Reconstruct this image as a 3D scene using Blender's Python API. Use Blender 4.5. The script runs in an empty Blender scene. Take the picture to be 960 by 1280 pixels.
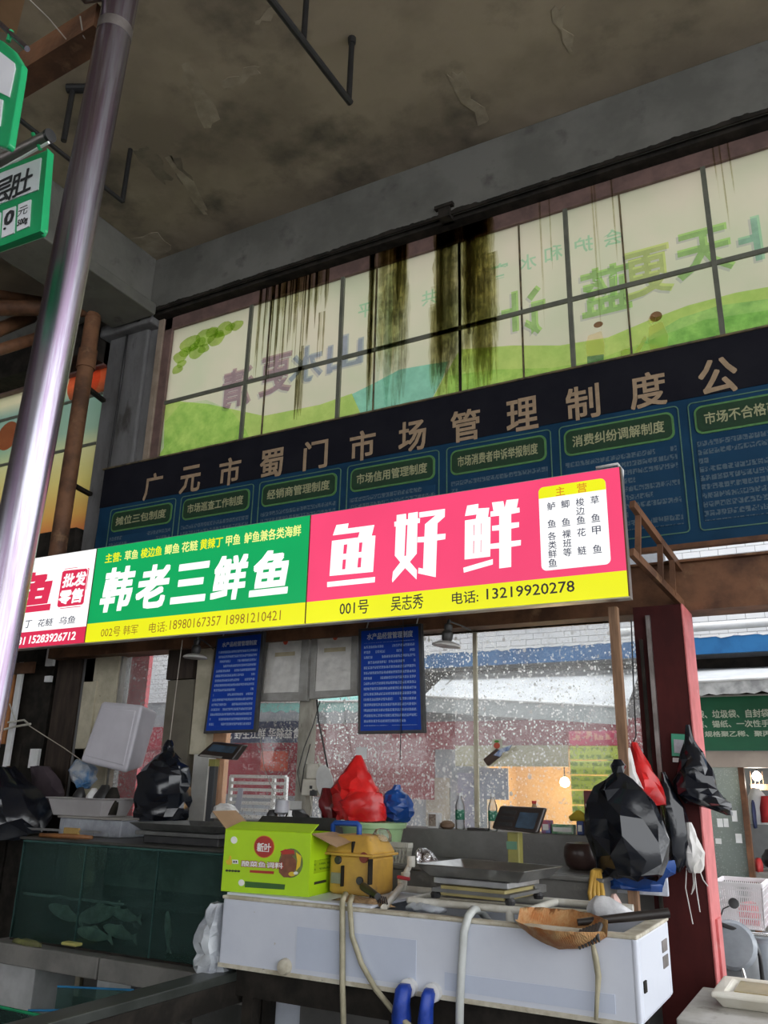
import bpy, bmesh, math, random
from mathutils import Vector, Matrix, noise
from mathutils.geometry import tessellate_polygon

# ------------------------------------------------------------------ camera, sky, exposure
SC = bpy.context.scene
COL = SC.collection
FPX = 1038.0
R2 = Vector((0.87905925, 0.47621238, 0.02183111))
U2 = Vector((0.13286158, -0.28872069, 0.94814986))
FW = Vector((-0.45782379, 0.8305794, 0.31707293))
CAM = Vector((0, 0, 1.55))
cd = bpy.data.cameras.new('camera')
cd.sensor_fit = 'AUTO'; cd.sensor_width = 36.0; cd.lens = FPX / 1280 * 36.0
cd.clip_start = 0.05; cd.clip_end = 300
co = bpy.data.objects.new('camera', cd); COL.objects.link(co)
m = Matrix((R2, U2, -FW)).transposed().to_4x4(); m.translation = CAM
co.matrix_world = m
SC.camera = co
SC.cycles.transparent_max_bounces = 48
SC.view_settings.view_transform = 'Standard'
SC.view_settings.look = 'None'
SC.view_settings.gamma = 1.0
SC.view_settings.use_curve_mapping = False
SC.view_settings.exposure = 0.14
w = bpy.data.worlds.new('overcast_sky'); SC.world = w; w.use_nodes = True
bg = w.node_tree.nodes['Background']
bg.inputs[0].default_value = (0.95, 0.975, 1.0, 1); bg.inputs[1].default_value = 3.1

# ------------------------------------------------------------------ picture measurements -> places
def ray(px, py):
    return FW + R2 * ((px - 480) / FPX) - U2 * ((py - 640) / FPX)
def at(px, py, Y):
    d = ray(px, py); return CAM + d * (Y / d.y)
def atz(px, py, Z):
    d = ray(px, py); return CAM + d * ((Z - 1.55) / d.z)
def X(px, py, Y): return at(px, py, Y).x
def Z(px, py, Y): return at(px, py, Y).z

# ------------------------------------------------------------------ materials
def S(r, g, b):
    f = lambda v: v / 12.92 if v <= 0.04045 else ((v + 0.055) / 1.055) ** 2.4
    return (f(r / 255), f(g / 255), f(b / 255), 1)
def sc(c, k): return (c[0] * k, c[1] * k, c[2] * k, 1)
MATS = {}
def nodes(name):
    mt = bpy.data.materials.new(name); mt.use_nodes = True
    nt = mt.node_tree; nt.nodes.clear()
    o = nt.nodes.new('ShaderNodeOutputMaterial')
    return mt, nt, o
def N(nt, t, **kw):
    n = nt.nodes.new(t)
    for k, v in kw.items():
        if k.startswith('i_'): n.inputs[k[2:].replace('_', ' ')].default_value = v
        else: setattr(n, k, v)
    return n
def coords(nt, stretch=(1, 1, 1), world=False):
    mp = N(nt, 'ShaderNodeMapping'); mp.inputs['Scale'].default_value = stretch
    if world:
        g = N(nt, 'ShaderNodeNewGeometry'); nt.links.new(g.outputs['Position'], mp.inputs[0])
    else:
        g = N(nt, 'ShaderNodeTexCoord'); nt.links.new(g.outputs['Object'], mp.inputs[0])
    return mp.outputs[0]
def noise_fac(nt, vec, scale, lo, hi, detail=5, rough=.6):
    n = N(nt, 'ShaderNodeTexNoise'); n.inputs['Scale'].default_value = scale; n.inputs['Detail'].default_value = detail
    n.inputs['Roughness'].default_value = rough
    nt.links.new(vec, n.inputs['Vector'])
    r = N(nt, 'ShaderNodeMapRange'); r.inputs[1].default_value = lo; r.inputs[2].default_value = hi
    nt.links.new(n.outputs['Fac'], r.inputs[0])
    return r.outputs[0]
def mixc(nt, fac, a, b):
    x = N(nt, 'ShaderNodeMix', data_type='RGBA')
    for sock, v in ((x.inputs[6], a), (x.inputs[7], b)):
        if hasattr(v, 'is_linked') or hasattr(v, 'node'): nt.links.new(v, sock)
        else: sock.default_value = v
    if hasattr(fac, 'node'): nt.links.new(fac, x.inputs[0])
    else: x.inputs[0].default_value = fac
    return x.outputs[2]
def math_(nt, op, a, b=None):
    x = N(nt, 'ShaderNodeMath', operation=op)
    for i, v in enumerate((a, b)):
        if v is None: continue
        if hasattr(v, 'node'): nt.links.new(v, x.inputs[i])
        else: x.inputs[i].default_value = v
    return x.outputs[0]
def mat(name, c, c2=None, s=6, rough=.6, metal=0, bump=0, bs=40, spec=.5, lo=.4, hi=.62, stretch=(1, 1, 1), dirt=None, ds=3, dlo=.55, dhi=.7, trans=0, coat=0, world=False):
    if name in MATS: return MATS[name]
    mt, nt, o = nodes(name)
    p = N(nt, 'ShaderNodeBsdfPrincipled'); nt.links.new(p.outputs[0], o.inputs[0])
    p.inputs['Roughness'].default_value = rough; p.inputs['Metallic'].default_value = metal
    p.inputs['Specular IOR Level'].default_value = spec; p.inputs['Coat Weight'].default_value = coat
    p.inputs['Transmission Weight'].default_value = trans
    v = coords(nt, stretch, world)
    if c2 is None: c2 = sc(c, .78)
    col = mixc(nt, noise_fac(nt, v, s, lo, hi), c, c2)
    if dirt: col = mixc(nt, noise_fac(nt, v, ds, dlo, dhi, 8), col, dirt)
    nt.links.new(col, p.inputs['Base Color'])
    if bump:
        n = N(nt, 'ShaderNodeTexNoise'); n.inputs['Scale'].default_value = bs; n.inputs['Detail'].default_value = 6
        nt.links.new(v, n.inputs['Vector'])
        b = N(nt, 'ShaderNodeBump'); b.inputs['Strength'].default_value = bump; b.inputs['Distance'].default_value = .02
        nt.links.new(n.outputs['Fac'], b.inputs['Height']); nt.links.new(b.outputs[0], p.inputs['Normal'])
    MATS[name] = mt; return mt
def emit(name, c, k=1.0):
    if name in MATS: return MATS[name]
    mt, nt, o = nodes(name)
    # backlit acrylic: slight unevenness of the tubes behind it
    e = N(nt, 'ShaderNodeEmission'); e.inputs[1].default_value = k * .93
    v = coords(nt, (1, 1, 1), True)
    nt.links.new(mixc(nt, noise_fac(nt, v, 1.6, .3, .7, 2), c, sc(c, .9)), e.inputs[0])
    g = N(nt, 'ShaderNodeBsdfGlossy'); g.inputs[1].default_value = .25; g.inputs[0].default_value = (.04, .04, .04, 1)
    a = N(nt, 'ShaderNodeAddShader'); nt.links.new(e.outputs[0], a.inputs[0]); nt.links.new(g.outputs[0], a.inputs[1])
    nt.links.new(a.outputs[0], o.inputs[0]); MATS[name] = mt; return mt
def ink(name, c):
    """printing ink on clear film: tints what shines through"""
    if name in MATS: return MATS[name]
    mt, nt, o = nodes(name)
    t = N(nt, 'ShaderNodeBsdfTransparent')
    v = coords(nt, (1, 1, 1), True)
    nt.links.new(mixc(nt, noise_fac(nt, v, 9, .35, .7), c, tuple(min(1, x * 1.12) for x in c[:3]) + (1,)), t.inputs[0])
    nt.links.new(t.outputs[0], o.inputs[0]); MATS[name] = mt; return mt
def rows(name, bgc, fgc, cw, ch, fill=.62, dens=.47, rough=.4, bg2=None, nz=1.0):
    """rows of small illegible printed characters"""
    if name in MATS: return MATS[name]
    mt, nt, o = nodes(name)
    p = N(nt, 'ShaderNodeBsdfPrincipled'); nt.links.new(p.outputs[0], o.inputs[0]); p.inputs['Roughness'].default_value = rough + .1; p.inputs['Specular IOR Level'].default_value = .15
    v = coords(nt, (1, 1, 1), True)
    sp = N(nt, 'ShaderNodeSeparateXYZ'); nt.links.new(v, sp.inputs[0])
    fz = math_(nt, 'FRACT', math_(nt, 'DIVIDE', sp.outputs[2], ch))
    fx = math_(nt, 'FRACT', math_(nt, 'DIVIDE', sp.outputs[0], cw))
    mk = math_(nt, 'MULTIPLY', math_(nt, 'LESS_THAN', fz, fill), math_(nt, 'LESS_THAN', fx, .84))
    n1 = N(nt, 'ShaderNodeTexNoise'); n1.inputs['Scale'].default_value = 2.6 / cw; n1.inputs['Detail'].default_value = 1
    nt.links.new(v, n1.inputs['Vector'])
    mk = math_(nt, 'MULTIPLY', mk, math_(nt, 'GREATER_THAN', n1.outputs['Fac'], dens))
    # line ends of uneven length
    n2 = N(nt, 'ShaderNodeTexNoise'); n2.inputs['Scale'].default_value = 1.0; n2.inputs['Detail'].default_value = 0
    mp = N(nt, 'ShaderNodeCombineXYZ')
    nt.links.new(math_(nt, 'MULTIPLY', math_(nt, 'FLOOR', math_(nt, 'DIVIDE', sp.outputs[2], ch)), 7.3), mp.inputs[2])
    nt.links.new(math_(nt, 'MULTIPLY', sp.outputs[0], 5.0 * nz), mp.inputs[0])
    nt.links.new(mp.outputs[0], n2.inputs['Vector'])
    mk = math_(nt, 'MULTIPLY', mk, math_(nt, 'GREATER_THAN', n2.outputs['Fac'], .36))
    b = mixc(nt, noise_fac(nt, v, 2.2, .35, .65), bgc, bg2 or sc(bgc, .8))
    nt.links.new(mixc(nt, mk, b, fgc), p.inputs['Base Color'])
    MATS[name] = mt; return mt
def dirty_glass(name, tint=(.93, .96, .97, 1), speck=.5, haze=.12, sscale=90, grime=(.75, .76, .75, 1), lo=.56, hi=.66):
    if name in MATS: return MATS[name]
    mt, nt, o = nodes(name)
    t = N(nt, 'ShaderNodeBsdfTransparent'); t.inputs[0].default_value = tint
    d = N(nt, 'ShaderNodeBsdfDiffuse'); d.inputs[0].default_value = grime
    tl = N(nt, 'ShaderNodeBsdfTranslucent'); tl.inputs[0].default_value = grime
    dm = N(nt, 'ShaderNodeMixShader'); dm.inputs[0].default_value = .6
    nt.links.new(d.outputs[0], dm.inputs[1]); nt.links.new(tl.outputs[0], dm.inputs[2])
    v = coords(nt, (1, 1, .8), True)
    def dots(scale, r, keep):
        vo = N(nt, 'ShaderNodeTexVoronoi'); vo.inputs['Scale'].default_value = scale; nt.links.new(v, vo.inputs['Vector'])
        sx = N(nt, 'ShaderNodeSeparateColor'); nt.links.new(vo.outputs['Color'], sx.inputs[0])
        return math_(nt, 'MULTIPLY', math_(nt, 'LESS_THAN', vo.outputs['Distance'], math_(nt, 'MULTIPLY', sx.outputs[1], r)), math_(nt, 'GREATER_THAN', sx.outputs[0], keep))
    f = dots(sscale, .62, lo)
    f2 = dots(sscale * .4, .42, hi)
    big = noise_fac(nt, v, 1.3, .3, .7, 3)
    f = math_(nt, 'MULTIPLY', math_(nt, 'MAXIMUM', f, f2), math_(nt, 'MULTIPLY', math_(nt, 'ADD', big, .35), speck))
    f = math_(nt, 'ADD', f, haze)
    x = N(nt, 'ShaderNodeMixShader'); nt.links.new(f, x.inputs[0]); nt.links.new(t.outputs[0], x.inputs[1]); nt.links.new(dm.outputs[0], x.inputs[2])
    g = N(nt, 'ShaderNodeBsdfGlossy'); g.inputs[1].default_value = .05
    fr = N(nt, 'ShaderNodeFresnel'); fr.inputs[0].default_value = 1.35
    y = N(nt, 'ShaderNodeMixShader'); nt.links.new(fr.outputs[0], y.inputs[0]); nt.links.new(x.outputs[0], y.inputs[1]); nt.links.new(g.outputs[0], y.inputs[2])
    nt.links.new(y.outputs[0], o.inputs[0]); MATS[name] = mt; return mt

# ------------------------------------------------------------------ mesh building
ORG = {}
class MB:
    def __init__(s): s.v = []; s.f = []
    def add(s, vs, fs):
        b = len(s.v); s.v += [Vector(x) for x in vs]; s.f += [tuple(b + i for i in f) for f in fs]; return s
    def box(s, x0, x1, y0, y1, z0, z1):
        if x0 > x1: x0, x1 = x1, x0
        if y0 > y1: y0, y1 = y1, y0
        if z0 > z1: z0, z1 = z1, z0
        return s.add([(x0, y0, z0), (x1, y0, z0), (x1, y1, z0), (x0, y1, z0), (x0, y0, z1), (x1, y0, z1), (x1, y1, z1), (x0, y1, z1)],
                     [(0, 3, 2, 1), (4, 5, 6, 7), (0, 1, 5, 4), (1, 2, 6, 5), (2, 3, 7, 6), (3, 0, 4, 7)])
    def hexa(s, b, t):   # 4 bottom + 4 top corners, same winding
        return s.add(list(b) + list(t), [(3, 2, 1, 0), (4, 5, 6, 7), (0, 1, 5, 4), (1, 2, 6, 5), (2, 3, 7, 6), (3, 0, 4, 7)])
    def bar(s, p, q, w, h, up=(0, 0, 1)):  # rectangular bar from p to q
        p = Vector(p); q = Vector(q); d = (q - p).normalized(); u = Vector(up)
        if abs(d.dot(u)) > .95: u = Vector((0, 1, 0))
        a = d.cross(u).normalized() * w / 2; b = a.cross(d).normalized() * h / 2
        return s.hexa([p - a - b, p + a - b, p + a + b, p - a + b], [q - a - b, q + a - b, q + a + b, q - a + b])
    def tube(s, pts, r, n=10, cap=True):
        pts = [Vector(p) for p in pts]; rs = r if isinstance(r, (list, tuple)) else [r] * len(pts)
        up = None; base = len(s.v); k = len(pts)
        for i, p in enumerate(pts):
            d = (pts[min(i + 1, k - 1)] - pts[max(i - 1, 0)]).normalized()
            if up is None: up = Vector((0, 0, 1)) if abs(d.z) < .9 else Vector((0, 1, 0))
            a = d.cross(up)
            if a.length < 1e-4: a = d.cross(Vector((1, 0, 0)))
            a.normalize(); b = a.cross(d).normalized(); up = b
            for j in range(n):
                t = 2 * math.pi * j / n
                s.v.append(p + (a * math.cos(t) + b * math.sin(t)) * rs[i])
        for i in range(k - 1):
            for j in range(n):
                j2 = (j + 1) % n
                s.f.append((base + i * n + j, base + i * n + j2, base + (i + 1) * n + j2, base + (i + 1) * n + j))
        if cap:
            s.f.append(tuple(base + j for j in range(n))[::-1]); s.f.append(tuple(base + (k - 1) * n + j for j in range(n)))
        return s
    def lathe(s, c, prof, n=20, ax=None, cap=True):   # prof: (r, h) pairs along axis ax from c
        c = Vector(c); d = Vector(ax or (0, 0, 1)).normalized()
        a = d.orthogonal().normalized(); b = d.cross(a); base = len(s.v); k = len(prof)
        for r, h in prof:
            for j in range(n):
                t = 2 * math.pi * j / n; s.v.append(c + d * h + (a * math.cos(t) + b * math.sin(t)) * r)
        for i in range(k - 1):
            for j in range(n):
                j2 = (j + 1) % n
                s.f.append((base + i * n + j, base + i * n + j2, base + (i + 1) * n + j2, base + (i + 1) * n + j))
        if cap:
            s.f.append(tuple(base + j for j in range(n))[::-1]); s.f.append(tuple(base + (k - 1) * n + j for j in range(n)))
        return s
    def prism(s, poly, y0, y1, holes=()):   # polygon(s) in x,z extruded y0..y1
        loops = [[Vector((p[0], p[1], 0)) for p in l] for l in [poly] + list(holes)]
        flat = [p for l in loops for p in l]; n = len(flat); base = len(s.v)
        tris = tessellate_polygon(loops)
        s.v += [Vector((p.x, y0, p.y)) for p in flat] + [Vector((p.x, y1, p.y)) for p in flat]
        for t in tris:
            s.f.append(tuple(base + i for i in t)); s.f.append(tuple(base + n + i for i in reversed(t)))
        k = 0
        for l in loops:
            m_ = len(l)
            for i in range(m_):
                a, b = k + i, k + (i + 1) % m_
                s.f.append((base + a, base + b, base + n + b, base + n + a))
            k += m_
        return s
    def loft(s, rings, n=24, wob=0, seed=0, fq=2.0, cap=True, folds=0, nf=7):
        """rings: (cx, cy, cz, rx, ry); angular crumple"""
        base = len(s.v); k = len(rings)
        for i, (cx, cy, cz, rx, ry) in enumerate(rings):
            for j in range(n):
                t = 2 * math.pi * j / n
                q = Vector((math.cos(t) * fq + seed * 3.1, math.sin(t) * fq, cz * 9 + seed))
                g = 1 + wob * noise.noise(q) + wob * .5 * noise.noise(q * 2.7) + folds * math.sin(nf * t + 1.3 * noise.noise(q) * 3 + seed)
                s.v.append(Vector((cx + math.cos(t) * rx * g, cy + math.sin(t) * ry * g, cz + .25 * wob * (rx + ry) * noise.noise(q * 1.7 + Vector((5, 5, 5))))))
        for i in range(k - 1):
            for j in range(n):
                j2 = (j + 1) % n
                s.f.append((base + i * n + j, base + i * n + j2, base + (i + 1) * n + j2, base + (i + 1) * n + j))
        if cap:
            s.f.append(tuple(base + j for j in range(n))[::-1]); s.f.append(tuple(base + (k - 1) * n + j for j in range(n)))
        return s
    def xf(s, M):
        s.v = [M @ v for v in s.v]; return s
    def build(s, name, mt, parent=None, bevel=0, smooth=False, seg=2, origin=None):
        xs = [v.x for v in s.v]; ys = [v.y for v in s.v]; zs = [v.z for v in s.v]
        if parent is not None: o0 = ORG[parent]
        else: o0 = Vector(origin) if origin else Vector(((min(xs) + max(xs)) / 2, (min(ys) + max(ys)) / 2, min(zs)))
        me = bpy.data.meshes.new(name); me.from_pydata([v - o0 for v in s.v], [], s.f); me.validate()
        bm = bmesh.new(); bm.from_mesh(me); bmesh.ops.recalc_face_normals(bm, faces=bm.faces); bm.to_mesh(me); bm.free()
        me.materials.append(mt if not isinstance(mt, str) else MATS[mt])
        o = bpy.data.objects.new(name, me); COL.objects.link(o)
        if parent is not None: o.parent = parent
        else: o.location = o0
        ORG[o] = o0
        if bevel:
            b = o.modifiers.new('bevel', 'BEVEL'); b.width = bevel; b.segments = seg; b.limit_method = 'ANGLE'; b.angle_limit = .6
        if smooth:
            for p in me.polygons: p.use_smooth = True
            if smooth == 'auto':
                try: me.set_sharp_from_angle(angle=.7)
                except Exception: pass
        return o
def tag(o, label, cat, group=None, kind=None):
    o['label'] = label; o['category'] = cat
    if group: o['group'] = group
    if kind: o['kind'] = kind
    return o
def thing(name, label, cat, loc, group=None, kind=None):
    o = bpy.data.objects.new(name, None); COL.objects.link(o); o.empty_display_size = .1
    o.location = loc; ORG[o] = Vector(loc); return tag(o, label, cat, group, kind)
def struct(name, loc=(0, 0, 0)):
    o = bpy.data.objects.new(name, None); COL.objects.link(o); o.location = loc; ORG[o] = Vector(loc); o['kind'] = 'structure'; return o
def st(o): o['kind'] = 'structure'; return o
def pbox(name, mt, parent, a, b, Y, depth, bevel=0):
    """box whose front face lies at distance Y and spans picture points a..b"""
    p = at(*a, Y); q = at(*b, Y)
    return MB().box(p.x, q.x, Y, Y + depth, p.z, q.z).build(name, mt, parent, bevel)
def copy_part(o, parent, loc=None):
    c = o.copy(); COL.objects.link(c); c.parent = parent; ORG[c] = ORG.get(o)
    if loc is not None: c.location = loc
    return c

# lettering: glyph outlines turned into thin flat meshes standing in a vertical plane
def glyphs(body, bold=0.0, shear=0.0):
    cu = bpy.data.curves.new('lettering', 'FONT'); cu.body = body; cu.offset = bold; cu.shear = shear; cu.resolution_u = 2
    ob = bpy.data.objects.new('lettering', cu); COL.objects.link(ob)
    bpy.context.view_layer.update()
    me = bpy.data.meshes.new_from_object(ob.evaluated_get(bpy.context.evaluated_depsgraph_get()))
    bpy.data.objects.remove(ob); bpy.data.curves.remove(cu)
    return me
def write(body, x0, x1, z0, z1, Y, mt, parent, bold=0, shear=0, mirror=False, name='lettering', M=None, thin=False):
    """heavy strokes are the outline printed several times, slightly shifted"""
    src = glyphs(body, bold if thin else 0, shear)
    vs = [v.co.copy() for v in src.vertices]; fs = [tuple(p.vertices) for p in src.polygons]
    bpy.data.meshes.remove(src)
    if not vs: return None
    if bold and not thin:
        n = len(vs); av, af = [], []
        for k in range(8):
            d = Vector(((1, 1, 0), (1, 0, 0), (1, -1, 0), (0, -1, 0), (-1, -1, 0), (-1, 0, 0), (-1, 1, 0), (0, 1, 0))[k]) * bold
            av += [v + d + Vector((0, 0, k)) for v in vs]; af += [tuple(i + k * n for i in f) for f in fs]
        vs, fs = av, af
    ax, bx = min(v.x for v in vs), max(v.x for v in vs); ay, by = min(v.y for v in vs), max(v.y for v in vs)
    sx = (x1 - x0) / max(bx - ax, 1e-6); sy = (z1 - z0) / max(by - ay, 1e-6)
    o0 = ORG[parent]; pv = []
    for v in vs:
        u = (v.x - ax) * sx
        p = Vector(((x1 - u) if mirror else (x0 + u), Y - v.z * .00015, z0 + (v.y - ay) * sy))
        if M: p = M @ p
        pv.append(p - o0)
    me = bpy.data.meshes.new(name); me.from_pydata(pv, [], fs); me.materials.append(mt)
    o = bpy.data.objects.new(name, me); COL.objects.link(o); o.parent = parent; ORG[o] = o0
    return o
def pwrite(body, a, b, Y, mt, parent, **kw):
    """writing whose box runs from picture point a (top left) to b (bottom right) in the plane at Y"""
    p = at(*a, Y); q = at(*b, Y)
    return write(body, p.x, q.x, q.z, p.z, Y, mt, parent, **kw)
def cwrite(ch, cx, cy, w, h, Y, mt, parent, **kw):
    p = at(cx, cy, Y); return write(ch, p.x - w / 2, p.x + w / 2, p.z - h / 2, p.z + h / 2, Y, mt, parent, **kw)
def ppoly(pts, Y, o=(0, 0), k=1.0):
    r = []
    for x, y in pts:
        p = at(o[0] + x / k, o[1] + y / k, Y); r.append((p.x, p.z))
    return r
def rrect(x0, x1, z0, z1, r, n=5):
    out = []
    for cx, cz, a0 in ((x1 - r, z1 - r, 0), (x0 + r, z1 - r, 90), (x0 + r, z0 + r, 180), (x1 - r, z0 + r, 270)):
        for i in range(n + 1):
            a = math.radians(a0 + 90 * i / n); out.append((cx + r * math.cos(a), cz + r * math.sin(a)))
    return out
def ring(x0, x1, z0, z1, r, t): return rrect(x0, x1, z0, z1, r), [rrect(x0 + t, x1 - t, z0 + t, z1 - t, max(r - t, .002))]

# ------------------------------------------------------------------ shared materials
CONC = mat('ceiling_concrete', (.36, .295, .215, 1), (.24, .195, .142, 1), s=.9, rough=.85, bump=.4, bs=7, dirt=(.10, .085, .064, 1), ds=1.3, dlo=.50, dhi=.70, world=True)
BEAMM = mat('painted_beam', (.165, .162, .145, 1), (.12, .118, .105, 1), s=2.0, rough=.8, bump=.2, bs=18, dirt=(.07, .065, .06, 1), ds=3.5, dlo=.58, dhi=.75, world=True)
PILL = mat('grey_pillar_paint', (.17, .168, .17, 1), (.11, .107, .105, 1), s=4, rough=.8, bump=.2, dirt=(.06, .055, .05, 1), ds=5, dlo=.57, dhi=.68, stretch=(1, 1, .35))
DARK = mat('soot_and_shade_black', (.018, .016, .014, 1), (.035, .03, .025, 1), s=8, rough=.8, spec=.1)  # soot and dark parts, also the shade in gaps under beam and fascia
DWOOD = mat('dark_stained_board', (.058, .042, .032, 1), (.03, .022, .018, 1), s=5, rough=.65, spec=.2, stretch=(3, 3, .5), bump=.1)
CREAM = mat('old_cream_paint', (.58, .53, .40, 1), (.44, .40, .29, 1), s=6, rough=.7, dirt=(.13, .11, .08, 1), ds=14, dlo=.66, dhi=.74)
BROWN = mat('brown_rusty_steel', (.20, .095, .05, 1), (.09, .044, .026, 1), s=4, rough=.55, spec=.25, bump=.1, dirt=(.26, .15, .08, 1), ds=5, dlo=.6, dhi=.72)
DRED = mat('column_maroon', (.075, .016, .015, 1), (.045, .011, .011, 1), s=5, rough=.6, spec=.12, stretch=(1, 1, .4))
REDC = mat('column_red_daylit', (.62, .16, .16, 1), (.50, .11, .11, 1), s=9, rough=.5, dirt=(.62, .36, .33, 1), ds=7, dlo=.62, dhi=.75)  # daylight on the column's right face put into a brighter red
WOODP = mat('raw_timber', (.30, .17, .095, 1), (.19, .105, .06, 1), s=6, rough=.7, stretch=(8, 8, .7), bump=.1)
GALV = mat('galvanised_steel', (.42, .41, .48, 1), (.30, .23, .32, 1), s=34, rough=.27, metal=1, stretch=(1, 1, .035), dirt=(.20, .15, .13, 1), ds=26, dlo=.56, dhi=.78, lo=.42, hi=.58)  # lilac streaks paint in the signs' reflections; the brown is tarnish
GALVD = mat('tarnished_steel', (.28, .25, .24, 1), (.17, .15, .14, 1), s=8, rough=.42, metal=.8)
GREYM = mat('grey_metal_frame', (.33, .32, .30, 1), (.24, .23, .21, 1), s=9, rough=.45, metal=.3)
WHITEP = mat('white_plastic', (.80, .80, .80, 1), (.70, .70, .69, 1), s=6, rough=.45)
BLACKP = mat('black_plastic', (.02, .02, .022, 1), (.035, .034, .034, 1), s=12, rough=.4)
PARA = mat('grey_wet_render', (.19, .185, .175, 1), (.13, .125, .115, 1), s=3, rough=.4, bump=.1, dirt=(.27, .26, .24, 1), ds=6, dlo=.6, dhi=.75)
TILE = mat('white_glazed_tile', (.80, .80, .82, 1), (.70, .71, .74, 1), s=2, rough=.25, world=True)

WALL = 5.30
# ------------------------------------------------------------------ floor, ceiling, beams
FLOORM = mat('wet_dark_floor', (.10, .095, .09, 1), (.06, .058, .055, 1), s=1.2, rough=.35, bump=.1, bs=20)
st(MB().box(-22, 14, -14, 30, -.2, 0).build('floor', FLOORM))
ZC = 6.56
cl = st(MB().box(-16, 5.5, -11, 5.6, ZC, ZC + .25).build('ceiling', CONC))
HALL = mat('hall_plaster', (.22, .21, .20, 1), (.16, .155, .15, 1), s=1.5, rough=.85)
# unseen market hall behind the viewer, shaped to hold back daylight: closed on the left, high opening at the rear, open on the right
st(MB().box(-16.2, -16, -11, 5.6, 0, ZC).build('wall_hall_unseen', HALL))
wr = struct('wall_rear_unseen', (-5, -11, 0))
MB().box(-16, 5.5, -11.2, -11, 0, 2.2).build('wall_panel', HALL, wr)
MB().box(-16, 5.5, -11.2, -11, 4.75, ZC).build('wall_panel', HALL, wr)
for x in (-15, -10, -5, 0, 5): MB().box(x - .3, x + .3, -11.2, -10.8, 2.2, 4.75).build('wall_pier', HALL, wr)
PATCH = mat('ceiling_plaster_patch', (.40, .335, .25, 1), (.27, .225, .165, 1), s=5, rough=.85)
PATD = mat('ceiling_bare_patch', (.23, .19, .14, 1), (.15, .125, .095, 1), s=5, rough=.9)
def patch(pts, m, t=.0006):
    q = [atz(x, y, ZC) for x, y in pts]
    # uneven hand-trowelled outline
    pts_ = []; rg = random.Random(len(cl.children) + 2)
    for i in range(4):
        a_, b_ = q[i], q[(i + 1) % 4]
        for k in range(4):
            p_ = a_.lerp(b_, k / 4); n_ = Vector((a_.y - b_.y, b_.x - a_.x, 0)).normalized() * rg.uniform(-.035, .035); pts_.append(p_ + n_)
    n = len(pts_); mb = MB(); t += .0004 * len(cl.children)
    mb.add([(p_.x, p_.y, ZC - t) for p_ in pts_] + [(p_.x, p_.y, ZC + .004) for p_ in pts_], [tuple(range(n)), tuple(range(2 * n - 1, n - 1, -1))] + [(i, (i + 1) % n, n + (i + 1) % n, n + i) for i in range(n)])
    mb.build('plaster_patch', m, cl)
patch(((222, 92), (240, 78), (276, 150), (256, 160)), PATCH)
patch(((168, 190), (184, 182), (215, 222), (204, 232)), PATD)
patch(((212, 205), (222, 198), (242, 222), (231, 230)), PATD)
patch(((205, 196), (212, 190), (262, 262), (255, 268)), PATCH)
patch(((315, 25), (345, 8), (352, 16), (322, 32)), PATCH)
patch(((278, 105), (318, 82), (322, 88), (282, 112)), PATCH)
patch(((560, 95), (574, 90), (612, 150), (600, 156)), PATCH)
patch(((690, 12), (700, 8), (716, 58), (708, 64)), PATCH)
patch(((158, 300), (200, 290), (214, 312), (180, 326)), PATCH)
# front beam over the high window
b1 = struct('trim_1', (-2.5, 5.15, 5.93))
MB().box(-16, 5.5, 5.12, 5.65, 5.98, ZC).build('beam_body', BEAMM, b1, .012)
MB().box(-16, 5.5, 5.17, 5.6, 5.93, 5.98).build('beam_underside', DARK, b1)  # shade of the gap above the window put in as black
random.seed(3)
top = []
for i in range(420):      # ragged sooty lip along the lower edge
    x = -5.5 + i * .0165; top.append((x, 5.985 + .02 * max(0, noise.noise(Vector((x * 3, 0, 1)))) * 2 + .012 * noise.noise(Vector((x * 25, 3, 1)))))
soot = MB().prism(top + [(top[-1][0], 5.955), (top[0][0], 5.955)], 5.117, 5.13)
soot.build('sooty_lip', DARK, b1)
MB().box(-2.37, -2.27, 5.09, 5.2, 5.93, 6.03).build('steel_tab', DARK, b1)
MB().box(-2.40, -2.24, 5.08, 5.14, 6.02, 6.05).build('steel_tab', DARK, b1)
# cross beam on the left running back over the stalls
b2 = struct('trim_2', (-5.8, 2, 5.95))
MB().box(-6.05, -5.5, -10.8, 5.12, 6.02, ZC).build('beam_body', BEAMM, b2, .012)
MB().box(-6.0, -5.42, -10.8, 5.12, 5.90, 6.02).build('beam_ledge', BEAMM, b2, .012)
# far cross beams to the left
for i, x in enumerate((-9.2,)):
    bb = struct('trim_%d' % (3 + i), (x, 2, 5.9)); MB().box(x - .2, x + .2, -5, 5.12, 6.0, ZC).build('beam_body', BEAMM, bb, .012)

# ------------------------------------------------------------------ grey pillar beside the window
pl = struct('pillar', (-5.85, 5.2, 0))
MB().box(-6.15, -5.62, 5.24, 5.55, 0, 6.0).build('pillar_shaft', PILL, pl, .02)
MB().box(-5.66, -5.5, 5.28, 5.5, 3.0, 6.0).build('pillar_edge', PILL, pl, .01)
MB().box(-6.2, -5.5, 5.14, 5.55, 5.86, 6.0).build('pillar_cap', PILL, pl, .02)
tag(MB().tube([at(92, 330, 5.0), at(165, 368, 5.12), at(178, 388, 5.125), at(174, 400, 5.13), at(160, 412, 5.226), at(148, 500, 5.226), at(134, 595, 5.226), at(118, 690, 5.226)], .012, 8).build('power_cable', BLACKP, smooth=True),
    'black cable running down the grey concrete pillar', 'cable')

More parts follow.
